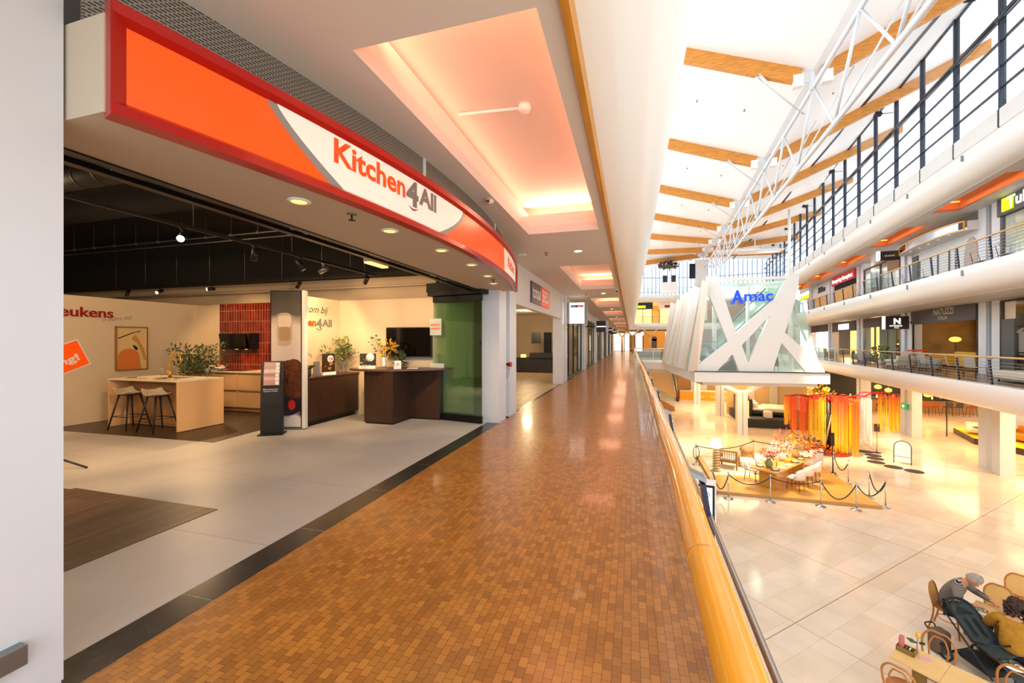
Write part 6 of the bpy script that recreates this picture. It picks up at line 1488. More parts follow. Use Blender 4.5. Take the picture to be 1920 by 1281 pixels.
# table along the platform diagonal
ta = Vector((4.86, 17.82)); tb = Vector((7.1, 20.74)); td = (tb - ta).normalized(); tn_ = Vector((td.y, -td.x)); trz = math.atan2(-td.x, td.y); TL = (tb - ta).length
tc_ = (ta + tb) / 2
t = thing('dining_table', 'long oak dining table laid with flowers and plates on the platform', 'table', (tc_.x, tc_.y, PZt), trz)
rbox(MB(), -.5, .5, -TL / 2, TL / 2, .70, .75, .02).build('top', 'oak_top', t)
for y in (-TL / 2 + .45, TL / 2 - .45): MB().box(-.28, .28, -.09 + y, .09 + y, 0.0, .70).box(-.34, .34, -.14 + y, .14 + y, 0, .03).build('leg', 'oak_top', t)
def tp(x, y, z=0): return (tc_.x + tn_.x * x + td.x * y, tc_.y + tn_.y * x + td.y * y, PZt + z)
def dchair(x, y, rz, label):
    t = thing('dining_chair', label, 'chair', tp(x, y), trz + rz, 'upholstered chairs at the display table')
    rbox(MB(), -.25, .25, -.24, .24, .40, .50, .05).build('seat', 'white_fabric', t)
    m = MB(); n = 12; vs = []; fs = []
    for i in range(n + 1):
        a = PI * i / n; cx, cy = .27 * math.cos(a), -.05 - .22 * math.sin(a); h_ = .62 + .22 * math.sin(a) ** 1.2
        o = Vector((math.cos(a), -math.sin(a), 0)) * .05
        vs += [(cx, cy, .42), (cx, cy, h_), (cx + o.x, cy + o.y, h_), (cx + o.x, cy + o.y, .42)]
    for i in range(n):
        for k in range(4): fs.append((i * 4 + k, i * 4 + (k + 1) % 4, i * 4 + 4 + (k + 1) % 4, i * 4 + 4 + k))
    fs += [(0, 1, 2, 3), (n * 4, n * 4 + 3, n * 4 + 2, n * 4 + 1)]
    m.add(vs, fs, True); m.build('backrest', 'white_fabric', t)
    for a in (-1, 1):
        for b in (-1, 1): MB().cyl((a * .2, b * .18, .42), (a * .24, b * .22, 0), .014, 8).build('leg', 'walnut_top', t)
for i, (x, y, rz, lab) in enumerate(((.72, -.75, PI / 2, 'white tub chair nearest the platform front on the right table side'), (.72, .10, PI / 2, 'middle white tub chair on the right table side'), (.72, .95, PI / 2, 'farthest white tub chair on the right table side'),
                                    (-.75, -.95, -PI / 2, 'white tub chair at the near left table side'), (-.75, .1, -PI / 2, 'white tub chair hidden behind the orange flowers'))):
    dchair(x, y, rz, lab)
armchair_ = thing('tub_armchair', 'large white armchair at the far right corner of the platform', 'armchair', (7.78, 21.75, GZ + .12), R(40)); q = armchair_
rbox(MB(), -.42, .42, -.4, .4, .12, .45, .08).build('seat', 'white_fabric', q); rbox(MB(), -.42, .42, -.42, -.22, .3, .85, .08).build('backrest', 'white_fabric', q); rbox(MB(), -.44, -.28, -.4, .4, .2, .65, .06).build('armrest', 'white_fabric', q); rbox(MB(), .28, .44, -.4, .4, .2, .65, .06).build('armrest', 'white_fabric', q); MB().box(-.35, .35, -.35, .35, 0, .12).build('base', 'oak_top', q)
def vase(x, y, z, r, h, label, mt, fl, seed, spread, n=90, ls=.12):
    t = thing('flower_vase', label, 'flowers', (x, y, z)); MB().lathe([(r * .6, 0), (r, h * .35), (r * .9, h * .75), (r * .5, h * .92), (r * .6, h), (r * .5, h)], n=20).build('vase', mt, t)
    rn = random.Random(seed); tips = [(rn.uniform(-spread, spread), rn.uniform(-spread, spread), h + rn.uniform(.12, .3 + spread * .4)) for i in range(12)]
    stems(MB(), (0, 0, h * .8), tips, .006).build('stems', 'leaf_olive', t)
    for k, c in enumerate(fl):
        m = MB()
        for i, p in enumerate(tips[k::len(fl)]): foliage(m, p, spread * .45, n // len(tips) + 5, ls, seed + i)
        m.build('blooms', c, t)
x, y, z = tp(-.02, -1.25, .75); vase(x, y, z, .14, .30, 'grey green vase with orange roses at the near table end', mat('vase_olive', '8F8A5E', .5), ['petal_orange', 'petal_white', 'petal_white'], 4, .28, 110, .12)
x, y, z = tp(-.1, .2, .75); vase(x, y, z, .12, .34, 'white vase with pale blossoms at the middle of the table', 'white_fabric', ['petal_white', 'petal_white', 'petal_orange'], 14, .26, 90, .12)
x, y, z = tp(.05, 1.15, .75); vase(x, y, z, .15, .34, 'beige urn with yellow and brown branches at the far table end', 'platform_edge', ['petal_yellow', 'flower_wine', 'petal_orange'], 24, .55, 150, .16)
x, y, z = tp(-.35, -.45, .75); vase(x, y, z, .08, .2, 'small white vase with white and orange blooms left of the roses', 'white_fabric', ['petal_white', 'petal_orange'], 34, .24, 90, .1)
PLW = [(.28, -1.45), (.3, -.95), (-.3, -1.35), (.3, -.3), (.32, .35), (-.3, .6), (.3, 1.0), (-.32, 1.3), (.3, 1.55)]
for i, (a, b) in enumerate(PLW):
    x, y, z = tp(a, b, .75); side = 'right' if a > 0 else 'left'
    t = thing('plate_setting', 'stacked grey and white plates, %s setting of the %s table side' % (ORD[[q for q in range(len(PLW)) if (PLW[q][0] > 0) == (a > 0)].index(i)], side), 'plates', (x, y, z), 0, 'plate settings on the display table')
    MB().lathe([(.09, 0), (.155, .012), (.15, .016), (.0001, .008)], n=22).build('plate', 'white_plain' if i % 2 else 'charcoal', t); MB().lathe([(.06, .016), (.10, .03), (.095, .033), (.0001, .022)], n=18).build('small_plate', 'stand_white', t)
for i in range(6):
    a, b = ((.08, -.8), (.1, -.1), (-.1, .75), (.12, 1.35), (-.12, -1.05), (.1, .6))[i]; x, y, z = tp(a, b, .75)
    t = thing('candle_holder', 'slim candle holder on the display table, %s from the near end' % ORD[(1, 2, 4, 5, 0, 3)[i]], 'candle holder', (x, y, z), 0, 'candle holders on the display table')
    MB().lathe([(.035, 0), (.012, .02), (.012, .12), (.02, .13)], n=14).build('holder', 'black' if i % 2 == 0 else 'brass', t); MB().cyl((0, 0, .12), (0, 0, .30), .009, 10).build('candle', 'white_plain', t)
# lamp, lounge chair, rattan lantern, pouf
t = thing('floor_lamp', 'tall floor lamp with stacked disc column and white drum shade', 'lamp', (3.58, 19.76, PZt + .0))
m = MB(); prof = [(.20, 0), (.20, .03)]
for i in range(9): zb_ = .03 + i * .115; prof += [(.05, zb_), (.13, zb_ + .03), (.15, zb_ + .058), (.13, zb_ + .086), (.05, zb_ + .115)]
m.lathe(prof, n=24); m.build('column', mat('lamp_clay', 'C9AC7C', .6), t)
MB().cyl((0, 0, 1.06), (0, 0, 1.12), .02, 8).build('neck', 'brass', t); MB().lathe([(.26, 1.08), (.19, 1.40), (.18, 1.40), (.25, 1.08)], n=28).build('shade', mat('lamp_shade', 'FFF6E6', .7, emit='FFF0D8', es=1.6), t)
t = thing('lounge_chair', 'slatted teak lounge chair seen from behind on the rug', 'armchair', (4.25, 20.5, PZt + .015), R(-20))
mt = mat('teak', '8F6A35', .5)
for i in range(9): MB().box(-.30 + .072 * i, -.27 + .072 * i, -.36, -.33, .28, .80).build('slat', mt, t)
MB().box(-.36, .36, -.37, -.32, .78, .83).build('top_rail', mt, t); MB().box(-.34, .34, -.34, .34, .30, .35).build('seat_frame', mt, t); rbox(MB(), -.31, .31, -.30, .36, .35, .46, .04).build('cushion', 'white_fabric', t)
for a in (-.35, .35):
    MB().box(a - .03, a + .03, -.38, -.31, 0, .83).build('leg', mt, t); MB().box(a - .03, a + .03, .30, .36, 0, .56).build('leg', mt, t); MB().box(a - .04, a + .04, -.36, .40, .54, .57).build('armrest', mt, t)
t = thing('rattan_lantern', 'round cornered rattan lantern behind the lounge chair', 'lantern', (5.25, 21.7, PZt))
MB().lathe([(.22, .0), (.30, .04), (.30, .16), (.26, .20), (.26, .50), (.30, .54), (.30, .66), (.22, .72)], n=10).build('cage', mat('rattan', 'B98F62', .6), t); MB().lathe([(.12, .1), (.12, .5), (.0001, .5)], n=14).build('inner_glass', 'glow_warm', t)
t = thing('pouf', 'low white round pouf beside the rattan lantern', 'pouf', (5.1, 20.95, PZt)); rbox(MB(), -.35, .35, -.35, .35, 0, .36, .16, 5).build('cushion', 'white_fabric', t)
# ---- rope barrier
ST = {'A': (2.95, 21.0), 'B': (2.99, 17.15), 'C': (3.46, 16.8), 'D': (4.84, 16.85), 'E': (6.42, 16.9), 'F': (7.45, 16.86), 'G': (8.55, 17.42), 'H': (8.52, 18.38), 'I': (8.52, 19.9), 'J': (8.47, 21.05), 'K': (5.8, 22.75)}
SLB = {'A': 'chrome rope post with a hanging rope loop behind the floor lamp', 'B': 'chrome rope post at the near left corner of the platform', 'C': 'second chrome rope post along the platform front', 'D': 'third chrome rope post, in front of the table', 'E': 'fourth chrome rope post along the platform front', 'F': 'fifth chrome rope post, nearest the near right corner', 'G': 'chrome rope post standing just right of the near right corner', 'H': 'chrome rope post behind the right corner post', 'I': 'chrome rope post midway along the right platform side', 'J': 'chrome rope post at the far right platform corner', 'K': 'chrome rope post behind the platform left of the table flowers'}
s0 = None
for k in ST:
    x, y = ST[k]
    if s0 is None:
        s0 = thing('rope_post', SLB[k], 'rope post', (x, y, GZ), 0, 'chrome rope posts')
        MB().lathe([(.17, 0), (.165, .015), (.06, .035), (.025, .06), (.025, .07)], n=24).build('base', 'chrome', s0); MB().cyl((0, 0, .05), (0, 0, .95), .022, 12).build('pole', 'chrome', s0); MB().lathe([(.03, .93), (.034, .96), (.03, .985), (.012, 1.0)], n=14).build('cap', 'chrome', s0)
    else: dup(s0, (x, y, GZ), label=SLB[k])
def ropeo(a, b, sag, label, za=.9, zb_=.9):
    A = Vector((ST[a][0], ST[a][1], GZ + za)) if isinstance(a, str) else Vector(a); B = Vector((ST[b][0], ST[b][1], GZ + zb_)) if isinstance(b, str) else Vector(b)
    pts = [A.lerp(B, i / 14) - Vector((0, 0, sag * 4 * (i / 14) * (1 - i / 14))) for i in range(15)]
    MB().tube(pts, .019, 8).build('barrier_rope', 'rope', tag=(label, 'rope', 'ropes of the barrier'))
ropeo('B', 'C', .62, 'deep hanging rope between the two left front posts'); ropeo('C', 'D', .32, 'rope between the second and third front posts'); ropeo('D', 'E', .16, 'rope before the table, third to fourth front post')
ropeo('E', 'F', .58, 'deep hanging rope between fourth and fifth front posts'); ropeo('F', 'G', .45, 'rope from the fifth front post to the corner post'); ropeo('G', 'H', .5, 'rope joining the two posts at the near right corner')
ropeo('I', 'J', .5, 'rope between the two far right side posts'); ropeo('J', 'K', .02, 'tight rope running behind the table'); ropeo('K', 'A', .25, 'rope behind the floor lamp and lounge chair')
MB().tube([(2.95 + .13 * math.sin(2 * PI * i / 16), 20.97, GZ + .58 + .30 * math.cos(2 * PI * i / 16)) for i in range(16)], .018, 8, closed=True).build('barrier_rope', 'rope', tag=('closed rope loop hanging on the post behind the floor lamp', 'rope', 'ropes of the barrier'))
t = thing('sign_pole', 'black pole with narrow black reader at the far right platform corner', 'sign pole', (8.55, 21.35, GZ)); MB().lathe([(.14, 0), (.14, .02), (.0001, .02)], n=18).build('base', 'black', t); MB().cyl((0, 0, .02), (0, 0, 1.75), .018, 8).build('pole', 'black', t); MB().box(-.06, .06, -.03, .03, 1.2, 1.78).build('panel', 'black', t)
# floor discs and inlaid ring
for i, (x, y) in enumerate(((11.86, 25.99), (11.87, 25.25), (11.64, 24.59), (11.33, 23.85), (11.66, 23.15), (12.17, 22.65), (6.9, 23.6))):
    MB().cyl((x, y, GZ + .001), (x, y, GZ + .008), .34, 28).build('floor_disc', 'disc_dark', tag=(('%s dark round disc of the curved row beside the arch sign' % ORD[5 - i]) if i < 6 else 'single dark disc on the floor behind the table flowers', 'floor disc', 'dark floor discs'))
m = MB(); cx_, cy_, rr_ = 16.3, 26.9, 3.7
for i in range(48):
    a, b = 2 * PI * i / 48, 2 * PI * (i + 1) / 48
    m.add([(cx_ + k * math.cos(q), cy_ + k * math.sin(q), GZ + z) for z in (0.0, .004) for q in (a, b) for k in (rr_, rr_ + .045)], [(4, 5, 7, 6)])
struct('trim_30', m, 'marble_dark_line')
m = MB(); SD = Vector((math.cos(R(44)), math.sin(R(44)), 0)); SN = Vector((SD.y, -SD.x, 0)); S0 = Vector((5.45, 11.88, GZ + .001))
m.bar(S0 - SD * 9, S0 + SD * 14, .016, .004)
for i in range(-2, 4): m.bar(S0 + SD * 3.05 * i - SN * 7, S0 + SD * 3.05 * i + SN * 9, .007, .004)
for i in (-2, 2): m.bar(S0 + SN * 3.05 * i - SD * 9, S0 + SN * 3.05 * i + SD * 14, .008, .004)
struct('trim_31', m, 'marble_dark_line')
t = thing('arched_sign', 'arched white floor sign with dark green frame on the marble floor', 'sign', (12.38, 23.88, GZ), R(-28))
o_ = [(.30 * math.cos(R(a)), 0, .78 + .30 * math.sin(R(a))) for a in range(0, 181, 10)]
MB().tube([(.30, 0, 0)] + o_ + [(-.30, 0, 0)], .018, 8).tube([(-.3, 0, .33), (.3, 0, .33)], .014, 8).build('frame', mat('frame_green', '2A3A34', .4), t)
MB().prism([(x * .96, -.008, z - .01) for x, y, z in o_] + [(-.29, -.008, .08), (.29, -.008, .08)], (0, .014, 0)).build('panel', 'stand_white', t)
t = thing('small_sign_stand', 'thin dark sign stand with a small plate near the discs', 'sign stand', (12.34, 25.91, GZ)); MB().lathe([(.18, 0), (.18, .015), (.0001, .015)], n=18).build('base', 'dark_metal', t); MB().cyl((0, 0, .01), (0, 0, 1.15), .012, 8).build('pole', 'dark_metal', t); MB().box(-.12, .12, -.02, .02, 1.1, 1.5).build('plate', 'walnut_top', t)
t = thing('digital_totem', 'white framed poster totem partly hidden below the near handrail', 'poster', (1.97, 13.2, GZ), R(-10)); MB().box(-.42, .42, -.08, .08, 0, 1.75).build('housing', 'stand_white', t); MB().box(-.38, .38, -.09, -.08, .2, 1.62).build('black_frame', 'black', t); MB().box(-.32, .32, -.095, -.09, .27, 1.55).build('screen', 'light_panel', t)
# ---- thread sculpture
def threadmat(name, stops):
    m = bpy.data.materials.new(name); m.use_nodes = True; nt = m.node_tree; b = nt.nodes['Principled BSDF']; b.inputs['Roughness'].default_value = .5
    tc = nt.nodes.new('ShaderNodeTexCoord'); sp = nt.nodes.new('ShaderNodeSeparateXYZ'); mr = nt.nodes.new('ShaderNodeMapRange'); rp = nt.nodes.new('ShaderNodeValToRGB')
    nt.links.new(tc.outputs['Object'], sp.inputs[0]); nt.links.new(sp.outputs['Z'], mr.inputs[0]); mr.inputs[1].default_value = 0.1; mr.inputs[2].default_value = 3.2
    nt.links.new(mr.outputs[0], rp.inputs[0]); nt.links.new(rp.outputs[0], b.inputs['Base Color'])
    e = rp.color_ramp.elements; e[0].position = stops[0][0]; e[0].color = lin(stops[0][1]); e[1].position = stops[-1][0]; e[1].color = lin(stops[-1][1])
    for p_, c_ in stops[1:-1]: q = e.new(p_); q.color = lin(c_)
    MATS[name] = m
threadmat('thread_red', [(0, 'FFC800'), (.42, 'FF9A08'), (.72, 'FF5A14'), (1, 'F41E14')]); threadmat('thread_yellow', [(0, 'FFDC10'), (.68, 'FFBC08'), (.88, 'FF8A10'), (1, 'F83814')]); threadmat('thread_orange', [(0, 'FFA818'), (.5, 'FF7A18'), (.85, 'FF4C24'), (1, 'F42A20')])
mat('branch_red', 'D0181A', .5)
t = thing('thread_sculpture', 'tree shaped hanging of red, orange and yellow threads around a dark pole', 'sculpture', (9.95, 25.3, GZ))
MB().cyl((0, 0, 0), (0, 0, 3.0), .12, 14).build('trunk', 'black', t); MB().lathe([(.95, 0), (.95, .05), (.5, .12), (.0001, .14)], n=26).build('base', mat('base_rust', '8F2A10', .6), t)
foliage(MB(), (0, 0, .2), .85, 220, .22, 77, .25).build('fallen_threads', 'thread_orange', t)
for i in range(10): MB().tube([(.16 * math.cos(i), .16 * math.sin(i), .1), (.15 * math.cos(i + 1.3), .15 * math.sin(i + 1.3), 1.1), (.13 * math.cos(i + 2.6), .13 * math.sin(i + 2.6), 2.0)], .018, 6).build('pole_wrap', 'platform_edge' if i % 2 else 'black', t)
# clusters: centre x,y (relative), half width, depth, top z, bottom z, count, material
CL = [((-1.25, -.1), .42, .3, 2.85, .45, 90, 'thread_orange', -.2), ((-.55, -.45), .36, .12, 2.85, .18, 90, 'thread_yellow', .1), ((.38, -.45), .34, .15, 2.95, .12, 100, 'thread_red', .1), ((.95, -.1), .30, .25, 2.85, .2, 90, 'thread_yellow', 0), ((1.0, -.55), .12, .1, 2.7, .0, 36, 'thread_orange', 0),
      ((-1.75, .2), .22, .15, 2.8, 1.2, 46, 'thread_yellow', 0), ((2.55, .45), .42, .18, 3.1, 1.25, 90, 'thread_yellow', 0), ((1.55, .2), .28, .2, 2.9, .5, 26, 'white_plain', 0), ((0, .9), .6, .3, 2.8, .5, 70, 'thread_red', 0)]
CAMXY = Vector((9.95, 25.3)).normalized(); SX = Vector((CAMXY.y, -CAMXY.x))
for k, ((cx_, cy_), hw, hd, z1, z0, n, mt_, tl) in enumerate(CL):
    rn = random.Random(100 + k); m = MB()
    for i in range(int(n * .7)):
        u = cx_ + rn.uniform(-hw, hw); v = cy_ + rn.uniform(-hd, hd); p = Vector((.98, -.2)) * u + Vector((.2, .98)) * v
        zt_ = z1 + rn.uniform(-.12, .1); zb_ = z0 + rn.random() ** 2 * .7; w_ = .009
        m.box(p.x - w_, p.x + w_, p.y - .006, p.y + .006, zb_, zt_)
    o = m.build('thread_bundle', mt_, t); o['kind'] = 'stuff'
rn = random.Random(6)
for k, ((cx_, cy_), hw, hd, z1, z0, n, mt_, tl) in enumerate(CL):
    for s_ in (-1, 1):
        p = Vector((.98, -.2)) * (cx_ + s_ * hw) + Vector((.2, .98)) * (cy_ + s_ * hd)
        pts = cat_curve([(0, 0, 2.7), (p.x * .35, p.y * .35, 2.75 + .1 * rn.random()), (p.x * .7, p.y * .7, z1 + .12), (p.x, p.y, z1 + .03)], 6)
        pts = [q + Vector((rn.uniform(-.02, .02), rn.uniform(-.02, .02), rn.uniform(-.03, .03))) for q in pts]
        MB().tube(pts, [.05 - .03 * i / (len(pts) - 1) for i in range(len(pts))], 6).build('branch', 'branch_red', t)
t = thing('gold_leaf_hanging', 'cluster of golden leaves and lights hanging beside the pavilion corner', 'chandelier', (10.9, 29.0, -2.4))
foliage(MB(), (0, 0, .5), .75, 320, .18, 41, 1.1).build('leaves', mat('gold_leaf', 'E0A010', .25, .8, emit='FFB000', es=.3), t)
for i in range(9): MB().sphere((.5 * math.cos(i * 2.1), .4 * math.sin(i * 2.1), .15 + .13 * i), .05, 8, 6).build('bulb', 'glow_warm', t)
MB().cyl((0, 0, .4), (0, 0, 1.65), .012, 6).build('cable', 'dark_metal', t)
t = thing('glassware_stall', 'dark cluttered stall with glassware behind the thread sculpture', 'stall', (13.4, 39.0, GZ))
MB().box(-1.6, 1.6, -.6, .6, 0, 1.0).build('body', 'walnut', t)
for i in range(10): MB().lathe([(.08, 0), (.12, .15), (.05, .4 + .05 * (i % 3)), (.06, .45 + .05 * (i % 3))], c=(-1.4 + .3 * i, -.2 + .2 * (i % 3), 1.0), n=12).build('glassware', ('vase_olive', 'pot_dark', 'drinking_glass')[i % 3], t)
# ---- bed stage
t = thing('bed_stage', 'black stage with carpeted edge under the pavilion carrying the bed', 'stage', (9.6, 33.6, GZ)); MB().box(-2.1, 2.6, -2.45, 2.6, 0, .55).build('body', 'pot_dark', t); MB().box(-2.12, 2.62, -2.47, 2.62, .55, .58).build('deck', 'charcoal', t)
SZ = GZ + .58
t = thing('bed', 'double bed with dark headboard and cream rumpled bedding on the stage', 'bed', (9.7, 33.2, SZ), R(-8))
rbox(MB(), -1.55, -1.35, -.9, 1.5, 0, 1.15, .06).build('headboard', 'walnut', t); rbox(MB(), -1.35, .9, -.75, 1.25, .08, .34, .05).build('base', 'pot_dark', t); rbox(MB(), -1.35, .9, -.73, 1.23, .34, .52, .07).build('mattress', 'white_fabric', t)
rbox(MB(), -.6, .93, -.85, 1.35, .30, .60, .10, 4).build('duvet', 'rug', t)
for i, y in enumerate((-.5, .1, .7)): rbox(MB(), -1.34, -.95, y, y + .5, .52, .88, .12, 4).build('pillow', ('white_fabric', 'platform_edge', 'white_fabric')[i], t)
t = thing('pouf', 'white cylindrical bedside pouf at the stage edge', 'pouf', (8.95, 31.7, SZ)); rbox(MB(), -.24, .24, -.24, .24, 0, .5, .10, 4).build('cushion', 'white_fabric', t)
t = thing('bedside_lamp', 'thin lit lamp at the left end of the black stage', 'lamp', (7.75, 31.6, SZ)); MB().lathe([(.12, 0), (.12, .02), (.0001, .02)], n=14).build('base', 'stand_white', t); MB().cyl((0, 0, .02), (0, 0, 1.15), .025, 8).build('tube', 'glow_warm', t)
t = thing('bedside_shelf', 'brown cabinet board behind the bed headboard', 'cabinet', (8.05, 35.0, SZ)); MB().box(-.4, .3, -.4, .4, 0, 1.2).build('body', 'walnut', t); MB().box(-.42, .32, -.42, .42, 1.2, 1.24).build('top', 'oak_top', t)
struct('wall_shop', MB().box(7.4, 13.0, 36.6, 36.75, GZ, -.73), 'ground_wall')
for i, (x, y) in enumerate(((9.1, 36.5), (10.7, 36.5))):
    MB().box(-.28, .28, 0, .05, .5, 2.4, M=Matrix.Translation((x, y, GZ))).build('wall_panel', 'sofa_cream', tag=(('pale tall panel behind the bed, left', 'pale tall panel behind the bed, right')[i], 'panel'))
# ---- orange and brown stands, stairs on the left
mat('stand_orange', 'F0A010', .45); mat('stand_brown', 'B07838', .6); mat('stair_wood', 'D8A868', .5)
t = thing('orange_counter', 'long glossy orange counter front behind the slim white columns', 'counter', (7.3, 44.3, GZ)); MB().box(-2.6, 2.6, -.3, .3, 0, .85).build('front', 'stand_orange', t); MB().box(-2.62, 2.62, -.32, .32, .85, .9).build('top', 'sofa_cream', t)
MB().text('boxsprings', .36, lambda x, y, d: (.2 + x, -.305, .28 + y), .004).text('slapen', .36, lambda x, y, d: (-1.3 + x, -.305, .28 + y), .004).build('lettering', 'letters_cream', t)
t = thing('wall_stand', 'brown stand wall with white lettering above the orange counter', 'display wall', (5.2, 45.2, GZ)); MB().box(-.62, .55, -.2, .2, 0, 3.2).build('panel', 'stand_brown', t)
MB().text('Treca', .42, lambda x, y, d: (-.5 + x, -.205, 2.55 + y), .01).build('lettering', 'white_letters', t); MB().box(.6, 2.1, -.3, .3, .9, 1.75).build('cream_box', 'sofa_cream', t); MB().box(2.1, 4.0, -.15, .2, .9, 2.4).build('side_wall', 'platform_edge', t)
m = MB(); q = thing('staircase', 'wide timber staircase climbing away at the left below the near gallery', 'stairs', (3.0, 46, GZ))
NS = 18
for i in range(NS): MB().box(-1.35, 1.25, -3.0 + .36 * i, 3.6, .19 * i, .19 * (i + 1)).build('step', 'stair_wood', q)
MB().box(1.25, 1.45, -3.4, -2.6, 0, .3).build('dark_block', 'pot_dark', q)
t = thing('stair_railing', 'stair handrail on short black posts down the right stair side', 'railing', (4.35, 46, GZ))
MB().tube([(0, -3.0, .95), (0, 3.2, 4.25)], .03, 8).build('handrail', 'rail_wood_pale', t); MB().prism([(0, -3.0, .25), (0, 3.2, 3.5), (0, 3.2, 4.15), (0, -3.0, .85)], (.012, 0, 0)).build('glass', 'railing_glass', t)
for i in range(9): MB().box(-.04, .04, -2.95 + .75 * i, -2.83 + .75 * i, .05 + .4 * i, .55 + .4 * i).build('post', 'black', t)
t = thing('wood_bench_box', 'slanted tan wooden box with glass guard at the foot of the stairs', 'bench', (2.6, 36.5, GZ)); MB().prism([(-.8, 0, 0), (.9, 0, 0), (.9, 0, .35), (-.8, 0, 1.25)], (0, 1.2, 0)).build('body', 'stand_brown', t); MB().prism([(-.8, .02, 1.25), (.9, .02, .35), (.9, .02, 1.2), (-.8, .02, 2.0)], (0, .012, 0)).build('glass_guard', 'railing_glass', t)
t = thing('lit_storefront', 'glowing honey coloured shop windows at the far end of the ground floor', 'window display', (12, 56, GZ)); MB().box(-4.5, 9, 0, .1, .2, 3.0).build('window', 'glow_warm', t)
for i in range(7): MB().box(-4.5 + 2.2 * i, -4.3 + 2.2 * i, -.05, .12, 0, 3.1).build('frame', 'stand_white', t)
# ---- bar with counter stools
t = thing('bar_counter', 'long bar with black top and lit tan front behind the columns', 'bar', (21.8, 41.6, GZ)); MB().box(-4.2, 5.0, -.3, .5, 0, 1.05).build('front', 'platform_edge', t); MB().box(-4.3, 5.1, -.45, .6, 1.05, 1.12).build('top', 'black', t)
struct('wall_shop', MB().box(16.8, 30, 45.8, 46, GZ, -1.0), 'pot_dark')
for i in range(14): MB().lathe([(.05, 0), (.06, .1), (.03, .2), (.03, .26)], c=(17.9 + .62 * i, 41.5 + .1 * (i % 3), GZ + 1.12), n=10).build('bottle', ('glow_warm', 'brass', 'stand_white')[i % 3], tag=('%s bottle from the left on the black bar top' % ORD[i].replace('nearest', 'first'), 'bottle', 'bottles on the bar'))
mat('leather_tan', 'A8541A', .5)
sb0 = None
for i, (x, y, c) in enumerate(((19.4, 40.2, 0), (20.3, 40.1, 0), (21.6, 40.0, 1), (22.1, 40.0, 1), (22.8, 40.1, 1), (23.7, 40.2, 2), (24.4, 40.3, 2), (17.9, 40.6, 2), (18.6, 40.4, 1), (25.3, 40.4, 1))):
    lab = '%s bar chair at the long bar, %s' % (('dark', 'tan leather', 'grey and tan')[c], ORD[i].replace('nearest', 'first'))
    t = thing('bar_chair', lab, 'bar chair', (x, y, GZ), 0, 'bar chairs at the long bar')
    rbox(MB(), -.22, .22, -.2, .22, .66, .74, .03).build('seat', ('charcoal', 'leather_tan', 'header_grey')[c], t); rbox(MB(), -.23, .23, -.25, -.19, .70, 1.06, .03).build('backrest', ('charcoal', 'leather_tan', 'header_grey')[c], t)
    for a in (-1, 1):
        for b in (-1, 1): MB().cyl((a * .18, b * .16, .68), (a * .23, b * .22, 0), .013, 6).build('leg', 'black', t)
    MB().tube([(-.21, -.2, .22), (.21, -.2, .22), (.21, .2, .22), (-.21, .2, .22)], .009, 6, closed=True).build('footrest', 'brass', t)
for i, (x, y, z) in enumerate(((19.6, 41, -2.25), (18.46, 41, -2.5), (22.9, 41, -2.8), (22.2, 41.5, -2.4), (20.8, 42, -2.6), (15.0, 38.5, -2.3), (13.8, 38, -2.1))):
    t = thing('pendant_lamp', 'amber glass pendant lamp, %s of those over the bar' % ORD[i].replace('nearest', 'first'), 'lamp', (x, y, z), 0, 'amber pendants over the bar'); MB().sphere((0, 0, 0), .24, 14, 9, (1, 1, .75)).build('shade', 'amber_glow', t); MB().cyl((0, 0, .17), (0, 0, -1.0 - z), .01, 6).build('cable', 'brass', t)
# ---- podium with sofa at the right
mat('podium_yellow', 'E8C800', .8); mat('sofa_mustard', 'B9781C', .8)
t = thing('sofa_podium', 'dark sided podium with yellow carpet top behind the paired white column', 'podium', (22.0, 30.5, GZ)); MB().prism([(-2.3, 2.4, 0), (-3.35, -.9, 0), (-2.8, -3.2, 0), (4, -3.6, 0), (4, 3.2, 0)], (0, 0, .34)).build('body', 'walnut', t); MB().prism([(-2.32, 2.4, .34), (-3.38, -.9, .34), (-2.82, -3.22, .34), (4, -3.6, .34), (4, 3.2, .34)], (0, 0, .02)).build('carpet', 'podium_yellow', t)
for (n_, lab, x, y, w_, d, rz, mt_) in (('sofa', 'mustard sofa on the yellow podium at the right edge', 20.6, 28.6, 2.4, 1.0, R(100), 'sofa_mustard'), ('armchair', 'cream armchair with dark cushion at the left end of the podium', 19.6, 30.9, 1.0, .9, R(60), 'white_fabric')):
    t = thing(n_, lab, n_, (x, y, GZ + .36), rz)
    rbox(MB(), -w_ / 2, w_ / 2, -d / 2, d / 2, .12, .42, .06).build('seat', mt_, t); rbox(MB(), -w_ / 2, w_ / 2, -d / 2, -d / 2 + .2, .3, .8, .06).build('backrest', mt_, t)
    for a in (-1, 1):
        rbox(MB(), a * w_ / 2 - .1, a * w_ / 2 + .1, -d / 2, d / 2, .2, .6, .06).build('armrest', mt_, t)
        for b in (-1, 1): MB().cyl((a * (w_ / 2 - .1), b * (d / 2 - .1), .14), (a * (w_ / 2 - .08), b * (d / 2 - .08), 0), .02, 8).build('leg', 'brass', t)
t = thing('side_table', 'small dark side table with cups beside the podium armchair', 'table', (19.2, 30.0, GZ + .36)); MB().cyl((0, 0, .5), (0, 0, .53), .3, 20).build('top', 'black', t); MB().cyl((0, 0, 0), (0, 0, .5), .02, 8).build('stem', 'black', t)
MB().box(-.02, .02, -.02, .02, 0, 2.6, M=Matrix.Translation((18.6, 31.6, GZ))).build('frame_post', 'black', tag=('thin black upright at the left end of the podium', 'post'))
struct('wall_shop', MB().prism([(26.6, 24, GZ), (26.8, 24, GZ), (28.5, 38, GZ), (28.3, 38, GZ)], (0, 0, 3.2)), mat('wall_yellow', 'F0C040', .8))
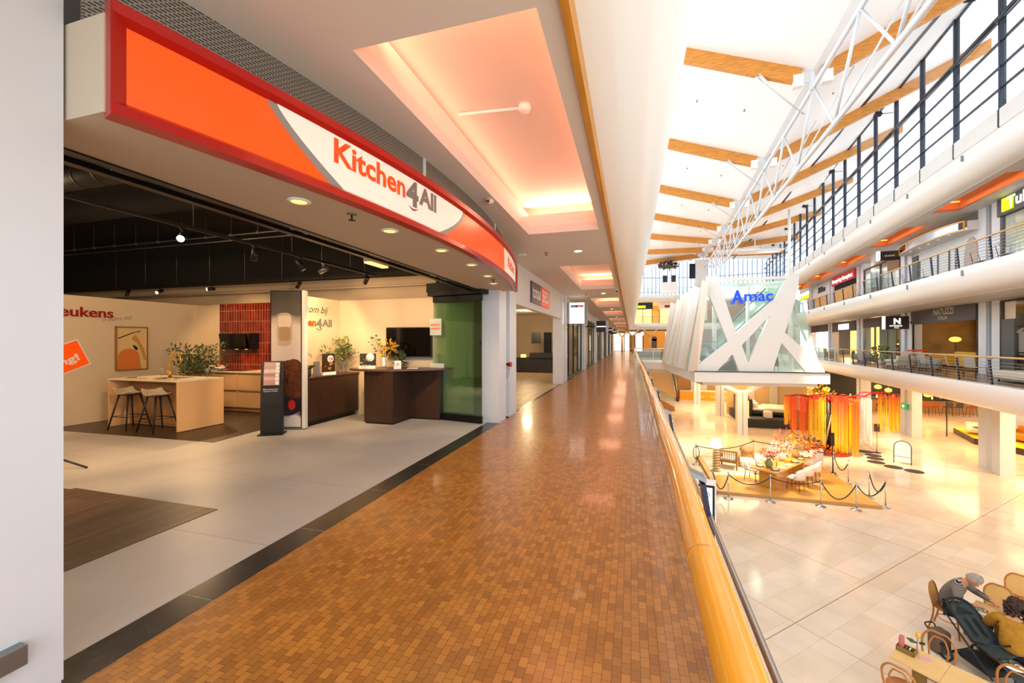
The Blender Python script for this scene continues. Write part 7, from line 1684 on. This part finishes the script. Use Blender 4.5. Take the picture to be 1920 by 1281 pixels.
t = thing('exit_sign', 'green emergency sign fixed to the white column pair', 'sign', tuple(O(11.9, 33.5, -2.72)), OA); MB().box(-.04, .03, -.38, .38, 0, .34).build('panel', mat('exit_green', '1F9A50', .4, emit='1F9A50', es=.5), t); MB().box(-.045, -.04, -.05, .2, .10, .24).build('arrow', 'white_letters', t)

# ================================================================ CAFE CORNER: tables, chairs, two guests, pushchair
TV = Vector((.74, -.67)).normalized(); NV = Vector((.67, .74)).normalized()
mat('bentwood', 'B5702A', .35, var=.12, vscale=6); mat('cane', 'D9A860', .6, var=.1, vscale=60); mat('cafe_top', 'E0B878', .4, var=.05, vscale=4); mat('bark', '8A6A2E', .6)
def CP(o, a, b): return (o[0] + TV.x * a + NV.x * b, o[1] + TV.y * a + NV.y * b)
TRZ = math.atan2(TV.y, TV.x)            # local x = along the tables, local y = NV
L0 = (3.98, 8.03); A2 = (6.02, 9.73)
def bent(x, y, rz, label, cane=False):
    """bentwood chair, facing local +y"""
    t = thing('bentwood_chair', label, 'chair', (x, y, GZ), rz, 'bentwood chairs of the cafe')
    MB().lathe([(.20, .445), (.21, .455), (.205, .47), (.0001, .472)], n=26).build('seat', 'bentwood', t)
    def hoop(w, h, ya, yb): return cat_curve([(-w * .9, ya, .46), (-w, ya - .03, .62), (-w * .95, yb + .02, h - .12), (-w * .55, yb, h - .01), (0, yb, h), (w * .55, yb, h - .01), (w * .95, yb + .02, h - .12), (w, ya - .03, .62), (w * .9, ya, .46)], 5)
    MB().tube(hoop(.20, .88, -.17, -.25), .0155, 10).build('back_hoop', 'bentwood', t)
    if cane:
        P = hoop(.185, .865, -.175, -.25); m = MB(); n = len(P); m.add(list(P) + [p + Vector((0, -.008, 0)) for p in P], [tuple(range(n)), tuple(range(2 * n - 1, n - 1, -1))]); m.build('cane_back', 'cane', t)
    else: MB().tube(hoop(.115, .81, -.17, -.235), .012, 10).build('inner_hoop', 'bentwood', t)
    for a in (-1, 1):
        MB().tube(cat_curve([(a * .18, -.17, .46), (a * .185, -.19, .25), (a * .20, -.25, 0)], 4), .0155, 8).build('leg', 'bentwood', t); MB().tube([(a * .15, .15, .45), (a * .18, .19, 0)], [.017, .012], 8).build('leg', 'bentwood', t)
    MB().tube([(.15 * math.cos(R(a)), .15 * math.sin(R(a)), .26) for a in range(0, 360, 20)], .008, 6, closed=True).build('stretcher_ring', 'bentwood', t)
    return t
def face(dx, dy): return math.atan2(-dx, dy)
for i in range(3):
    c = CP(L0, .29 + .58 * i, .305)
    t = thing('cafe_table', 'square blond cafe table, %s of the empty row at the lower right' % ORD[i].replace('nearest', 'first'), 'table', (c[0], c[1], GZ), TRZ, 'empty cafe tables')
    MB().box(-.288, .288, -.305, .305, .725, .75).build('top', 'cafe_top', t); MB().box(-.06, .06, -.12, .12, .03, .725).build('pedestal', 'bark', t); MB().box(-.2, .2, -.22, .22, 0, .03).build('foot', 'bark', t)
c = CP(L0, .33, .90); bent(c[0], c[1], face(-NV.x, -NV.y), 'empty bentwood chair behind the holder box table, double hoop back')
c = CP(L0, 1.18, .86); bent(c[0], c[1], face(-NV.x, -NV.y), 'empty bentwood chair in front of the pushchair tray')
c = CP(L0, .22, -.14); bent(c[0], c[1], face(NV.x, NV.y), 'empty bentwood chair at the near side of the holder box table')
bent(6.10, 10.32, face(*TV), 'cane backed bentwood chair under the man in the striped sweater', True)
bent(6.98, 10.52, face(-NV.x, -NV.y), 'empty cane backed chair across the table from the woman', True)
bent(7.72, 11.12, face(-NV.x, -NV.y), 'cane backed chair cut by the right picture edge', True)
WP = CP(A2, .62, -.40)
t = thing('cafe_stool', 'dark low stool under the curly haired woman', 'stool', (WP[0], WP[1], GZ)); MB().lathe([(.18, .40), (.19, .44), (.0001, .45)], n=22).build('seat', 'black', t)
for i in range(3): MB().cyl((.12 * math.cos(i * 2.1), .12 * math.sin(i * 2.1), .41), (.18 * math.cos(i * 2.1), .18 * math.sin(i * 2.1), 0), .014, 8).build('leg', 'black', t)
for i in range(2):
    c = CP(A2, .36 + .72 * i, .36)
    t = thing('cafe_table', ('blond cafe table the man and woman eat at', 'blond cafe table joined to the diners table at the right')[i], 'table', (c[0], c[1], GZ), TRZ, 'occupied cafe tables')
    MB().box(-.358, .358, -.34, .34, .725, .75).build('top', 'cafe_top', t); MB().box(-.06, .06, -.12, .12, .03, .725).build('pedestal', 'bark', t); MB().box(-.22, .22, -.24, .24, 0, .03).build('foot', 'bark', t)
TZ = GZ + .75
c = CP(L0, .12, .36); t = thing('condiment_box', 'small wooden box with pink menu cards and cutlery on the empty table', 'condiment box', (c[0], c[1], TZ), TRZ)
m = MB(); m.box(-.11, .11, -.075, -.065, 0, .075).box(-.11, .11, .065, .075, 0, .075).box(-.11, -.10, -.075, .075, 0, .075).box(.10, .11, -.075, .075, 0, .075).box(-.005, .005, -.07, .07, 0, .075).box(-.11, .11, -.075, .075, 0, .008); m.build('box', 'bark', t)
rbox(MB(), -.085, -.03, -.045, .045, .01, .23, .01).build('menu_cards', mat('menu_pink', 'C06A68', .6), t)
for i in range(3): MB().cyl((.04, -.03 + .03 * i, .01), (.045, -.03 + .03 * i, .09), .009, 8).build('jar', 'chrome', t)
c = CP(L0, .22, .48); t = thing('single_flower', 'yellow tulip leaning from a slim vase on the empty table', 'flower', (c[0], c[1], TZ))
MB().lathe([(.022, 0), (.02, .09), (.012, .12)], n=12).build('vase', 'drinking_glass', t); MB().tube(cat_curve([(0, 0, .02), (0, 0, .15), (.01, 0, .26)], 4), .004, 6).build('stem', 'leaf_green', t)
MB().sphere((.01, 0, .29), .03, 12, 8, (1, 1, 1.5)).build('bloom', mat('tulip', 'F0A818', .5), t); foliage(MB(), (.02, 0, .16), .02, 5, .12, 3).build('leaves', 'leaf_green', t)
c = CP(L0, .33, .42); MB().box(-.07, .07, -.05, .05, 0, .004, M=Matrix.Translation((c[0], c[1], TZ)) @ Matrix.Rotation(TRZ + .5, 4, 'Z')).build('napkin', mat('napkin_pink', 'D8A0A8', .8), tag=('pink paper napkin beside the wooden holder box', 'napkin'))
def food(c, label, rz=0.0):
    t = thing('plate_of_food', label, 'plate', (c[0], c[1], c[2]), rz, 'plates of food')
    MB().lathe([(.07, 0), (.13, .012), (.128, .017), (.0001, .008)], n=26).build('plate', 'white_plain', t)
    foliage(MB(), (-.03, .03, .03), .05, 40, .04, 3).build('salad', 'leaf_light', t)
    for i in range(5): MB().sphere((.04 + .015 * i - .03, -.04 + .012 * i, .025), .018, 8, 6, (1.3, 1, .7)).build('morsel', ('tulip', 'petal_orange', 'letter_red')[i % 3], t)
c = CP(A2, .17, .25); food((c[0], c[1], TZ), 'plate of salad in front of the man')
c = CP(A2, .42, .42); food((c[0], c[1], TZ), 'plate with red and green food beyond the glasses')
for i, (a, b, mt_, lab) in enumerate(((.33, .14, 'letter_red', 'glass of red drink between the two diners'), (.44, .12, 'pot_dark', 'glass of dark cola beside the red drink'), (1.0, .45, 'drinking_glass', 'tall glass with straws near the right picture edge'))):
    c = CP(A2, a, b); t = thing('drinking_glass', lab, 'glass', (c[0], c[1], TZ), 0, 'drinks on the diners table')
    MB().lathe([(.026, 0), (.034, .12), (.032, .12), (.025, .004)], n=18).build('glass', 'drinking_glass', t); MB().lathe([(.023, .004), (.030, .09), (.0001, .09)], n=16).build('drink', mt_, t)
c = CP(A2, .56, .06); MB().box(-.07, .07, -.05, .05, 0, .006, M=Matrix.Translation((c[0], c[1], TZ)) @ Matrix.Rotation(TRZ, 4, 'Z')).build('napkin', mat('napkin_plum', '7A3040', .8), tag=('dark plum napkin at the table edge by the woman', 'napkin'))
# ---- figures
def skin(name, chains, root, m, parent, sub=2, smooth=True):
    """chains: lists of (x, y, z, r); points closer than 1 mm are joined"""
    pts = []; rad = []; ed = []
    def idx(p):
        for i, q in enumerate(pts):
            if (Vector(q) - Vector(p[:3])).length < .001: rad[i] = max(rad[i], p[3]); return i
        pts.append(tuple(p[:3])); rad.append(p[3]); return len(pts) - 1
    for ch in chains:
        pr = None
        for p in ch:
            i = idx(p)
            if pr is not None and pr != i: ed.append((pr, i))
            pr = i
    me = bpy.data.meshes.new(name); me.from_pydata(pts, ed, []); o = bpy.data.objects.new(name, me); COL.objects.link(o)
    o.modifiers.new('skin', 'SKIN'); lay = me.skin_vertices[0] if me.skin_vertices else None
    ri = min(range(len(pts)), key=lambda i: (Vector(pts[i]) - Vector(root)).length)
    for i, r in enumerate(rad):
        rr = r if isinstance(r, tuple) else (r, r)
        me.skin_vertices[0].data[i].radius = rr; me.skin_vertices[0].data[i].use_root = (i == ri)
    sb = o.modifiers.new('sub', 'SUBSURF'); sb.levels = sub; sb.render_levels = sub
    dg = bpy.context.evaluated_depsgraph_get(); ev = bpy.data.meshes.new_from_object(o.evaluated_get(dg))
    bpy.data.objects.remove(o)
    ev.polygons.foreach_set('use_smooth', [True] * len(ev.polygons)); ev.materials.clear(); ev.materials.append(MATS[m]); ev.name = name
    ob = bpy.data.objects.new(name, ev); COL.objects.link(ob); ob.parent = parent; return ob
def hand(wrist, d, up, side, curl=.5):
    """finger chains for one hand: d = forward direction, up = back of the hand, side = thumb side (+1/-1)"""
    w = Vector(wrist); d = Vector(d).normalized(); up = Vector(up).normalized(); s = d.cross(up).normalized() * side
    ch = []; palm = w + d * .05
    ch.append([tuple(w) + (.023,), tuple(palm) + (.030,)])
    for i, (o, l) in enumerate(((.030, .066), (.010, .076), (-.010, .070), (-.029, .054))):
        k = w + d * .085 + s * o; ch.append([tuple(palm) + (.030,), tuple(k) + (.0105,), tuple(k + (d * (1 - .35 * curl) - up * .7 * curl) * l * .5) + (.009,), tuple(k + (d * (1 - .35 * curl) - up * .7 * curl) * l * .5 + (d * (1 - curl) - up * curl * 1.1) * l * .5) + (.008,)])
    b = w + d * .03 + s * .028; ch.append([tuple(palm) + (.030,), tuple(b + s * .012 + d * .01) + (.012,), tuple(b + s * .028 + d * .035 - up * .01) + (.010,), tuple(b + s * .026 + d * .06 - up * .02) + (.009,)])
    return ch
def head(parent, c, pitch, yaw, skinm, ears=True):
    """c = centre of the head; local face towards +y before pitch"""
    M = Matrix.Translation(c) @ Matrix.Rotation(yaw, 4, 'Z') @ Matrix.Rotation(pitch, 4, 'X'); m = MB()
    vs = []; fs = []; nu, nv = 20, 16
    for j in range(nv + 1):
        ph = PI * j / nv
        for i in range(nu):
            th = 2 * PI * i / nu; x = .075 * math.sin(ph) * math.cos(th); y = .095 * math.sin(ph) * math.sin(th); z = .115 * math.cos(ph)
            if z < 0: k = 1 + z * 2.2; x *= max(.55, k); y *= max(.72, 1 + z * 1.2) if y < 0 else 1
            if y > 0 and -.02 < z < .03: y -= .006
            if y > .05 and abs(x) < .016 and -.045 < z < .02: y += .018 * (1 - abs(x) / .016) * (1 - (z + .045) / .09)
            vs.append((x, y, z))
    for j in range(nv):
        for i in range(nu): fs.append((j * nu + i, j * nu + (i + 1) % nu, (j + 1) * nu + (i + 1) % nu, (j + 1) * nu + i))
    m.M = M; m.add(vs, fs, True)
    m.sphere((0, .098, -.02), .014, 10, 8, (.9, 1.1, 1.3))
    if ears:
        for s_ in (-1, 1): m.sphere((s_ * .077, -.002, -.005), .026, 10, 8, (.35, .7, 1.1))
    o = m.build('head', skinm, parent)
    e = MB(M)
    for s_ in (-1, 1): e.sphere((s_ * .03, .083, .012), .011, 10, 8)
    e.build('eyes', 'white_plain', parent); e = MB(M)
    for s_ in (-1, 1): e.sphere((s_ * .03, .092, .011), .005, 8, 6)
    e.build('irises', 'black', parent)
    b = MB(M)
    for s_ in (-1, 1): b.tube([(s_ * .014, .092, .032), (s_ * .03, .094, .037), (s_ * .046, .082, .032)], .004, 6)
    b.build('eyebrows', 'hair_grey' if skinm == 'skin_man' else 'hair_brown', parent); MB(M).tube([(-.022, .086, -.058), (0, .093, -.056), (.022, .086, -.058)], .005, 6).build('lips', 'lips', parent)
    return M
mat('skin_man', 'C98A66', .5); mat('skin_woman', 'D9A07A', .5); mat('hair_grey', '9A8C7E', .8, var=.25, vscale=60); mat('hair_brown', '3A2318', .8, var=.4, vscale=40); mat('lips', 'A8605A', .5)
sm_ = mat('striped_knit', '1E1C1E', .85); nt = sm_.node_tree; b_ = nt.nodes['Principled BSDF']; tc = nt.nodes.new('ShaderNodeTexCoord'); wv = nt.nodes.new('ShaderNodeTexWave'); wv.bands_direction = 'Z'; wv.inputs['Scale'].default_value = 17
rp = nt.nodes.new('ShaderNodeValToRGB'); rp.color_ramp.elements[0].position = .62; rp.color_ramp.elements[0].color = lin('1B191B'); rp.color_ramp.elements[1].position = .72; rp.color_ramp.elements[1].color = lin('B4A89C')
nt.links.new(tc.outputs['Object'], wv.inputs['Vector']); nt.links.new(wv.outputs['Fac'], rp.inputs[0]); nt.links.new(rp.outputs[0], b_.inputs['Base Color'])
mat('mustard_knit', 'A8741C', .95, var=.15, vscale=18, bump=.3, bscale=50); mat('trousers_dark', '16161F', .9); mat('jeans_navy', '1B1F38', .9)
# the man, bent over his plate
mp = thing('person', 'grey haired man in a dark striped sweater bent over his plate', 'person', (6.12, 10.28, GZ), face(*TV))
RH = (.26, .36, .80); LH = (-.12, .50, .79)
SHR, SHL = (.19, .12, .955), (-.19, .12, .955); ELR, ELL = (.36, .16, .76), (-.37, .22, .78)
arms = [[(0, .02, .86, .12), (.12, .10, .95, .07), SHR + (.060,), ELR + (.045,), (RH[0], RH[1], RH[2], .028)], [(0, .02, .86, .12), (-.12, .10, .95, .07), SHL + (.060,), ELL + (.045,), (LH[0], LH[1], LH[2], .028)]]
body = [[(0, -.02, .55, .13), (0, -.03, .70, .125), (0, .02, .86, .12), (0, .12, .98, .07), (0, .17, 1.05, .052), (0, .21, 1.10, .05)]] + arms
for s_ in (-1, 1): body.append([(0, -.02, .55, .13), (s_ * .10, .04, .53, .09), (s_ * .13, .44, .51, .065), (s_ * .13, .42, .30, .052), (s_ * .13, .40, .10, .040), (s_ * .135, .52, .045, .034)])
body += hand(RH, (-.5, .75, -.1), (0, 0, 1), -1, .6) + hand(LH, (.45, .8, -.1), (0, 0, 1), 1, .6)
skin('body', body, (0, -.02, .55), 'skin_man', mp)
swe = [[(0, -.03, .48, .165), (0, -.03, .70, .155), (0, .02, .86, .145), (0, .11, .975, .10), (0, .145, 1.01, .075)]] + [[(0, .02, .86, .145), (s_ * .12, .10, .95, .105), sh + (.085,), el + (.062,), tuple(Vector(el).lerp(Vector(h_), .86)) + (.040,)] for s_, sh, el, h_ in ((1, SHR, ELR, RH), (-1, SHL, ELL, LH))]
skin('sweater', swe, (0, -.03, .48), 'striped_knit', mp)
skin('trousers', [[(0, -.02, .50, .14)] + [(s_ * .10, .04, .52, .105), (s_ * .13, .44, .505, .080), (s_ * .13, .42, .30, .065), (s_ * .13, .40, .12, .055)] for s_ in (-1, 1)], (0, -.02, .5), 'trousers_dark', mp)
for s_ in (-1, 1): rbox(MB(), s_ * .135 - .045, s_ * .135 + .045, .34, .62, 0, .09, .035).build('shoe', 'black', mp)
mp.scale = (1.1, 1.1, 1.08); bpy.context.view_layer.update()
HM = head(mp, (0, .28, 1.13), R(-52), R(8), 'skin_man')
hm = MB(HM); vs = []; fs = []; nu, nv = 24, 10
for j in range(nv + 1):
    for i in range(nu):
        th = 2 * PI * i / nu; ph = PI * (.10 + .42 * j / nv) if math.sin(th) > -.2 else PI * (.10 + .55 * j / nv)
        fr_ = math.sin(th); k = 1.07; ph = min(ph, PI * (.30 + .30 * (1 - max(0, fr_)))) if fr_ > .3 else ph
        vs.append((.075 * k * math.sin(ph) * math.cos(th), .097 * k * math.sin(ph) * math.sin(th) - .004, .118 * k * math.cos(ph)))
for j in range(nv):
    for i in range(nu): fs.append((j * nu + i, j * nu + (i + 1) % nu, (j + 1) * nu + (i + 1) % nu, (j + 1) * nu + i))
hm.add(vs, fs, True); hm.build('hair', 'hair_grey', mp)
for i, (h_, d) in enumerate(((RH, (-.5, .75, -.3)), (LH, (.45, .8, -.3)))):
    p = Vector(h_) + Vector(d).normalized() * .08; e = p + Vector((d[0], d[1], -.35)).normalized() * .14; q = MB(parent_matrix(mp)).tube([tuple(p - Vector(d) * .05 + Vector((0, 0, .03))), tuple(e)], .005, 6)
    q.build('cutlery', 'chrome', tag=(('fork', 'knife')[i] + ' in the %s hand of the grey haired man' % ('right', 'left')[i], 'cutlery'))
# the woman, seen from behind
wp = thing('person', 'woman with dark curly hair in a mustard knit top seen from behind', 'person', (WP[0], WP[1], GZ), face(NV.x, NV.y))
RH = (.16, .46, .82); LH = (-.20, .42, .82); SHR, SHL = (.17, .04, .98), (-.17, .04, .98); ELR, ELL = (.28, .16, .75), (-.30, .14, .75)
body = [[(0, 0, .55, .14), (0, -.02, .72, .115), (0, .0, .88, .115), (0, .05, 1.02, .06), (0, .08, 1.09, .045), (0, .10, 1.13, .045)]]
body += [[(0, .0, .88, .115), (s_ * .10, .03, .98, .06), sh + (.055,), el + (.040,), h_ + (.024,)] for s_, sh, el, h_ in ((1, SHR, ELR, RH), (-1, SHL, ELL, LH))]
for s_ in (-1, 1): body.append([(0, 0, .55, .14), (s_ * .10, .05, .53, .09), (s_ * .12, .44, .51, .062), (s_ * .12, .42, .30, .05), (s_ * .12, .40, .10, .036), (s_ * .12, .51, .045, .030)])
body += hand(RH, (-.3, .9, -.1), (0, 0, 1), -1, .5) + hand(LH, (.3, .9, -.1), (0, 0, 1), 1, .5)
skin('body', body, (0, 0, .55), 'skin_woman', wp)
skin('knit_top', [[(0, 0, .50, .19), (0, -.02, .70, .165), (0, 0, .88, .15), (0, .04, .99, .09)]] + [[(0, 0, .88, .15), (s_ * .10, .03, .98, .085), sh + (.085,), el + (.075,), tuple(Vector(el).lerp(Vector(h_), .85)) + (.05,)] for s_, sh, el, h_ in ((1, SHR, ELR, RH), (-1, SHL, ELL, LH))], (0, 0, .5), 'mustard_knit', wp)
skin('trousers', [[(0, 0, .50, .15), (s_ * .10, .05, .52, .105), (s_ * .12, .44, .505, .078), (s_ * .12, .42, .30, .06), (s_ * .12, .40, .12, .05)] for s_ in (-1, 1)], (0, 0, .5), 'jeans_navy', wp)
for s_ in (-1, 1): rbox(MB(), s_ * .12 - .04, s_ * .12 + .04, .34, .58, 0, .08, .03).build('shoe', 'stand_white', wp)
wp.scale = (1.1, 1.1, 1.08)
HM = head(wp, (0, .12, 1.20), R(-22), R(25), 'skin_woman', False)
m = MB(HM); rn = random.Random(2)
m.sphere((0, -.02, .02), .105, 16, 10, (.95, 1.0, 1.1))
for i in range(95):
    th = rn.uniform(0, 2 * PI); ph = rn.uniform(-.9, 1.5); r_ = .115
    p = Vector((r_ * math.cos(ph) * math.cos(th), r_ * math.cos(ph) * math.sin(th) * 1.05 - .02, r_ * math.sin(ph) * 1.15))
    if p.y > .045 and p.z < .06: continue
    c0 = [p + Vector((.018 * math.cos(k * 1.3 + i), .018 * math.sin(k * 1.3 + i), -.016 * k)) for k in range(6)]
    m.tube(cat_curve(c0, 2), .012, 6)
m.build('hair', 'hair_brown', wp)
# ---- pushchair
pc = thing('pushchair', 'dark grey green pushchair with a plate on its footrest between the tables', 'pushchair', (5.88, 9.14, GZ), face(.24, -.97)); pc.scale = (1.05, .95, .93)
mat('pram_fabric', '2E3836', .85, var=.15, vscale=20); mat('pram_dark', '15181A', .8)
rbs = MB()
# local +y runs from the head end to the foot end
def shell(w0, w1, y0, y1, z0, z1, lift, mt_, name, th=.02):
    m = MB(); n, k = 10, 8; vs = []; fs = []
    for j in range(n + 1):
        t_ = j / n; w = w0 + (w1 - w0) * t_; w *= (math.sin(min(1, t_ * 4 + .25) * PI / 2))
        for i in range(k + 1):
            u = -1 + 2 * i / k; vs.append((w * u, y0 + (y1 - y0) * t_, z0 + (z1 - z0) * t_ + lift * u * u))
    q = len(vs); vs += [(a, b, c - th) for a, b, c in vs]
    for j in range(n):
        for i in range(k): a = j * (k + 1) + i; fs.append((a, a + 1, a + k + 2, a + k + 1)); fs.append((q + a, q + a + k + 1, q + a + k + 2, q + a + 1))
    rim = list(range(k + 1)) + [j * (k + 1) + k for j in range(1, n + 1)] + [n * (k + 1) + i for i in range(k - 1, -1, -1)] + [j * (k + 1) for j in range(n - 1, 0, -1)]
    for i in range(len(rim)): a, b = rim[i], rim[(i + 1) % len(rim)]; fs.append((a, a + q, b + q, b))
    m.add(vs, fs, True); return m.build(name, mt_, pc)
shell(.17, .21, -.46, .06, 1.04, .60, .07, 'pram_fabric', 'seat_back'); shell(.20, .19, .04, .34, .60, .58, .05, 'pram_fabric', 'seat_base'); shell(.16, .14, .36, .66, .58, .40, .02, 'pram_fabric', 'footrest')
shell(.20, .20, -.52, -.30, 1.02, 1.0, -.10, 'pram_dark', 'folded_hood')
MB().tube(cat_curve([(-.21, .05, .66), (-.21, -.25, .92), (-.17, -.46, 1.08), (0, -.53, 1.12), (.17, -.46, 1.08), (.21, -.25, .92), (.21, .05, .66)], 5), .022, 8).build('seat_rim', 'pram_dark', pc)
MB().tube(cat_curve([(-.21, .05, .66), (-.2, .25, .76), (0, .32, .78), (.2, .25, .76), (.21, .05, .66)], 5), .017, 8).build('bumper_bar', 'black', pc)
for s_ in (-1, 1):
    MB().tube([(s_ * .24, -.55, 1.02), (s_ * .23, .40, .22)], .014, 8).build('frame_tube', 'black', pc); MB().tube([(s_ * .23, .05, .55), (s_ * .26, -.35, .16)], .014, 8).build('frame_tube', 'black', pc)
    for y, r_ in ((-.36, .15), (.42, .10)):
        w_ = MB().tube([(s_ * .28, y + r_ * .88 * math.cos(a / 20 * 2 * PI), r_ + r_ * .88 * math.sin(a / 20 * 2 * PI)) for a in range(20)], r_ * .13, 8, closed=True).build('wheel', 'black', pc)
        sp_ = MB()
        for a in range(6): sp_.cyl((s_ * .28, y, r_), (s_ * .28, y + r_ * .85 * math.cos(a * 1.047), r_ + r_ * .85 * math.sin(a * 1.047)), .006, 6)
        sp_.build('spokes', 'header_grey', w_)
    MB().box(s_ * .07 - .015, s_ * .07 + .015, -.30, .0, .0, .008, M=Matrix.Translation((0, 0, .72)) @ Matrix.Rotation(R(-40), 4, 'X')).build('strap', 'black', pc)
MB().tube([(-.24, -.55, 1.02), (.24, -.55, 1.02)], .016, 8).build('push_bar', 'black', pc); rbox(MB(), -.19, .19, -.25, .3, .18, .32, .05).build('basket', 'pram_dark', pc)
MB().tube([(-.28, -.36, .15), (.28, -.36, .15)], .012, 8).build('axle', 'black', pc)
pw = parent_matrix(pc) @ Vector((0, .47, .535)); food(tuple(pw), 'white plate of snacks resting on the pushchair footrest')
t = thing('rucksack', 'brown and grey bag hanging behind the pushchair', 'bag', (5.55, 9.62, GZ), R(20)); rbox(MB(), -.14, .14, -.12, .12, 0, .42, .07, 4).build('body', mat('bag_brown', '6A5648', .9), t); MB().tube(cat_curve([(-.08, .12, .35), (-.08, .18, .42), (.08, .18, .42), (.08, .12, .35)], 5), .012, 6).build('strap', 'pram_dark', t)
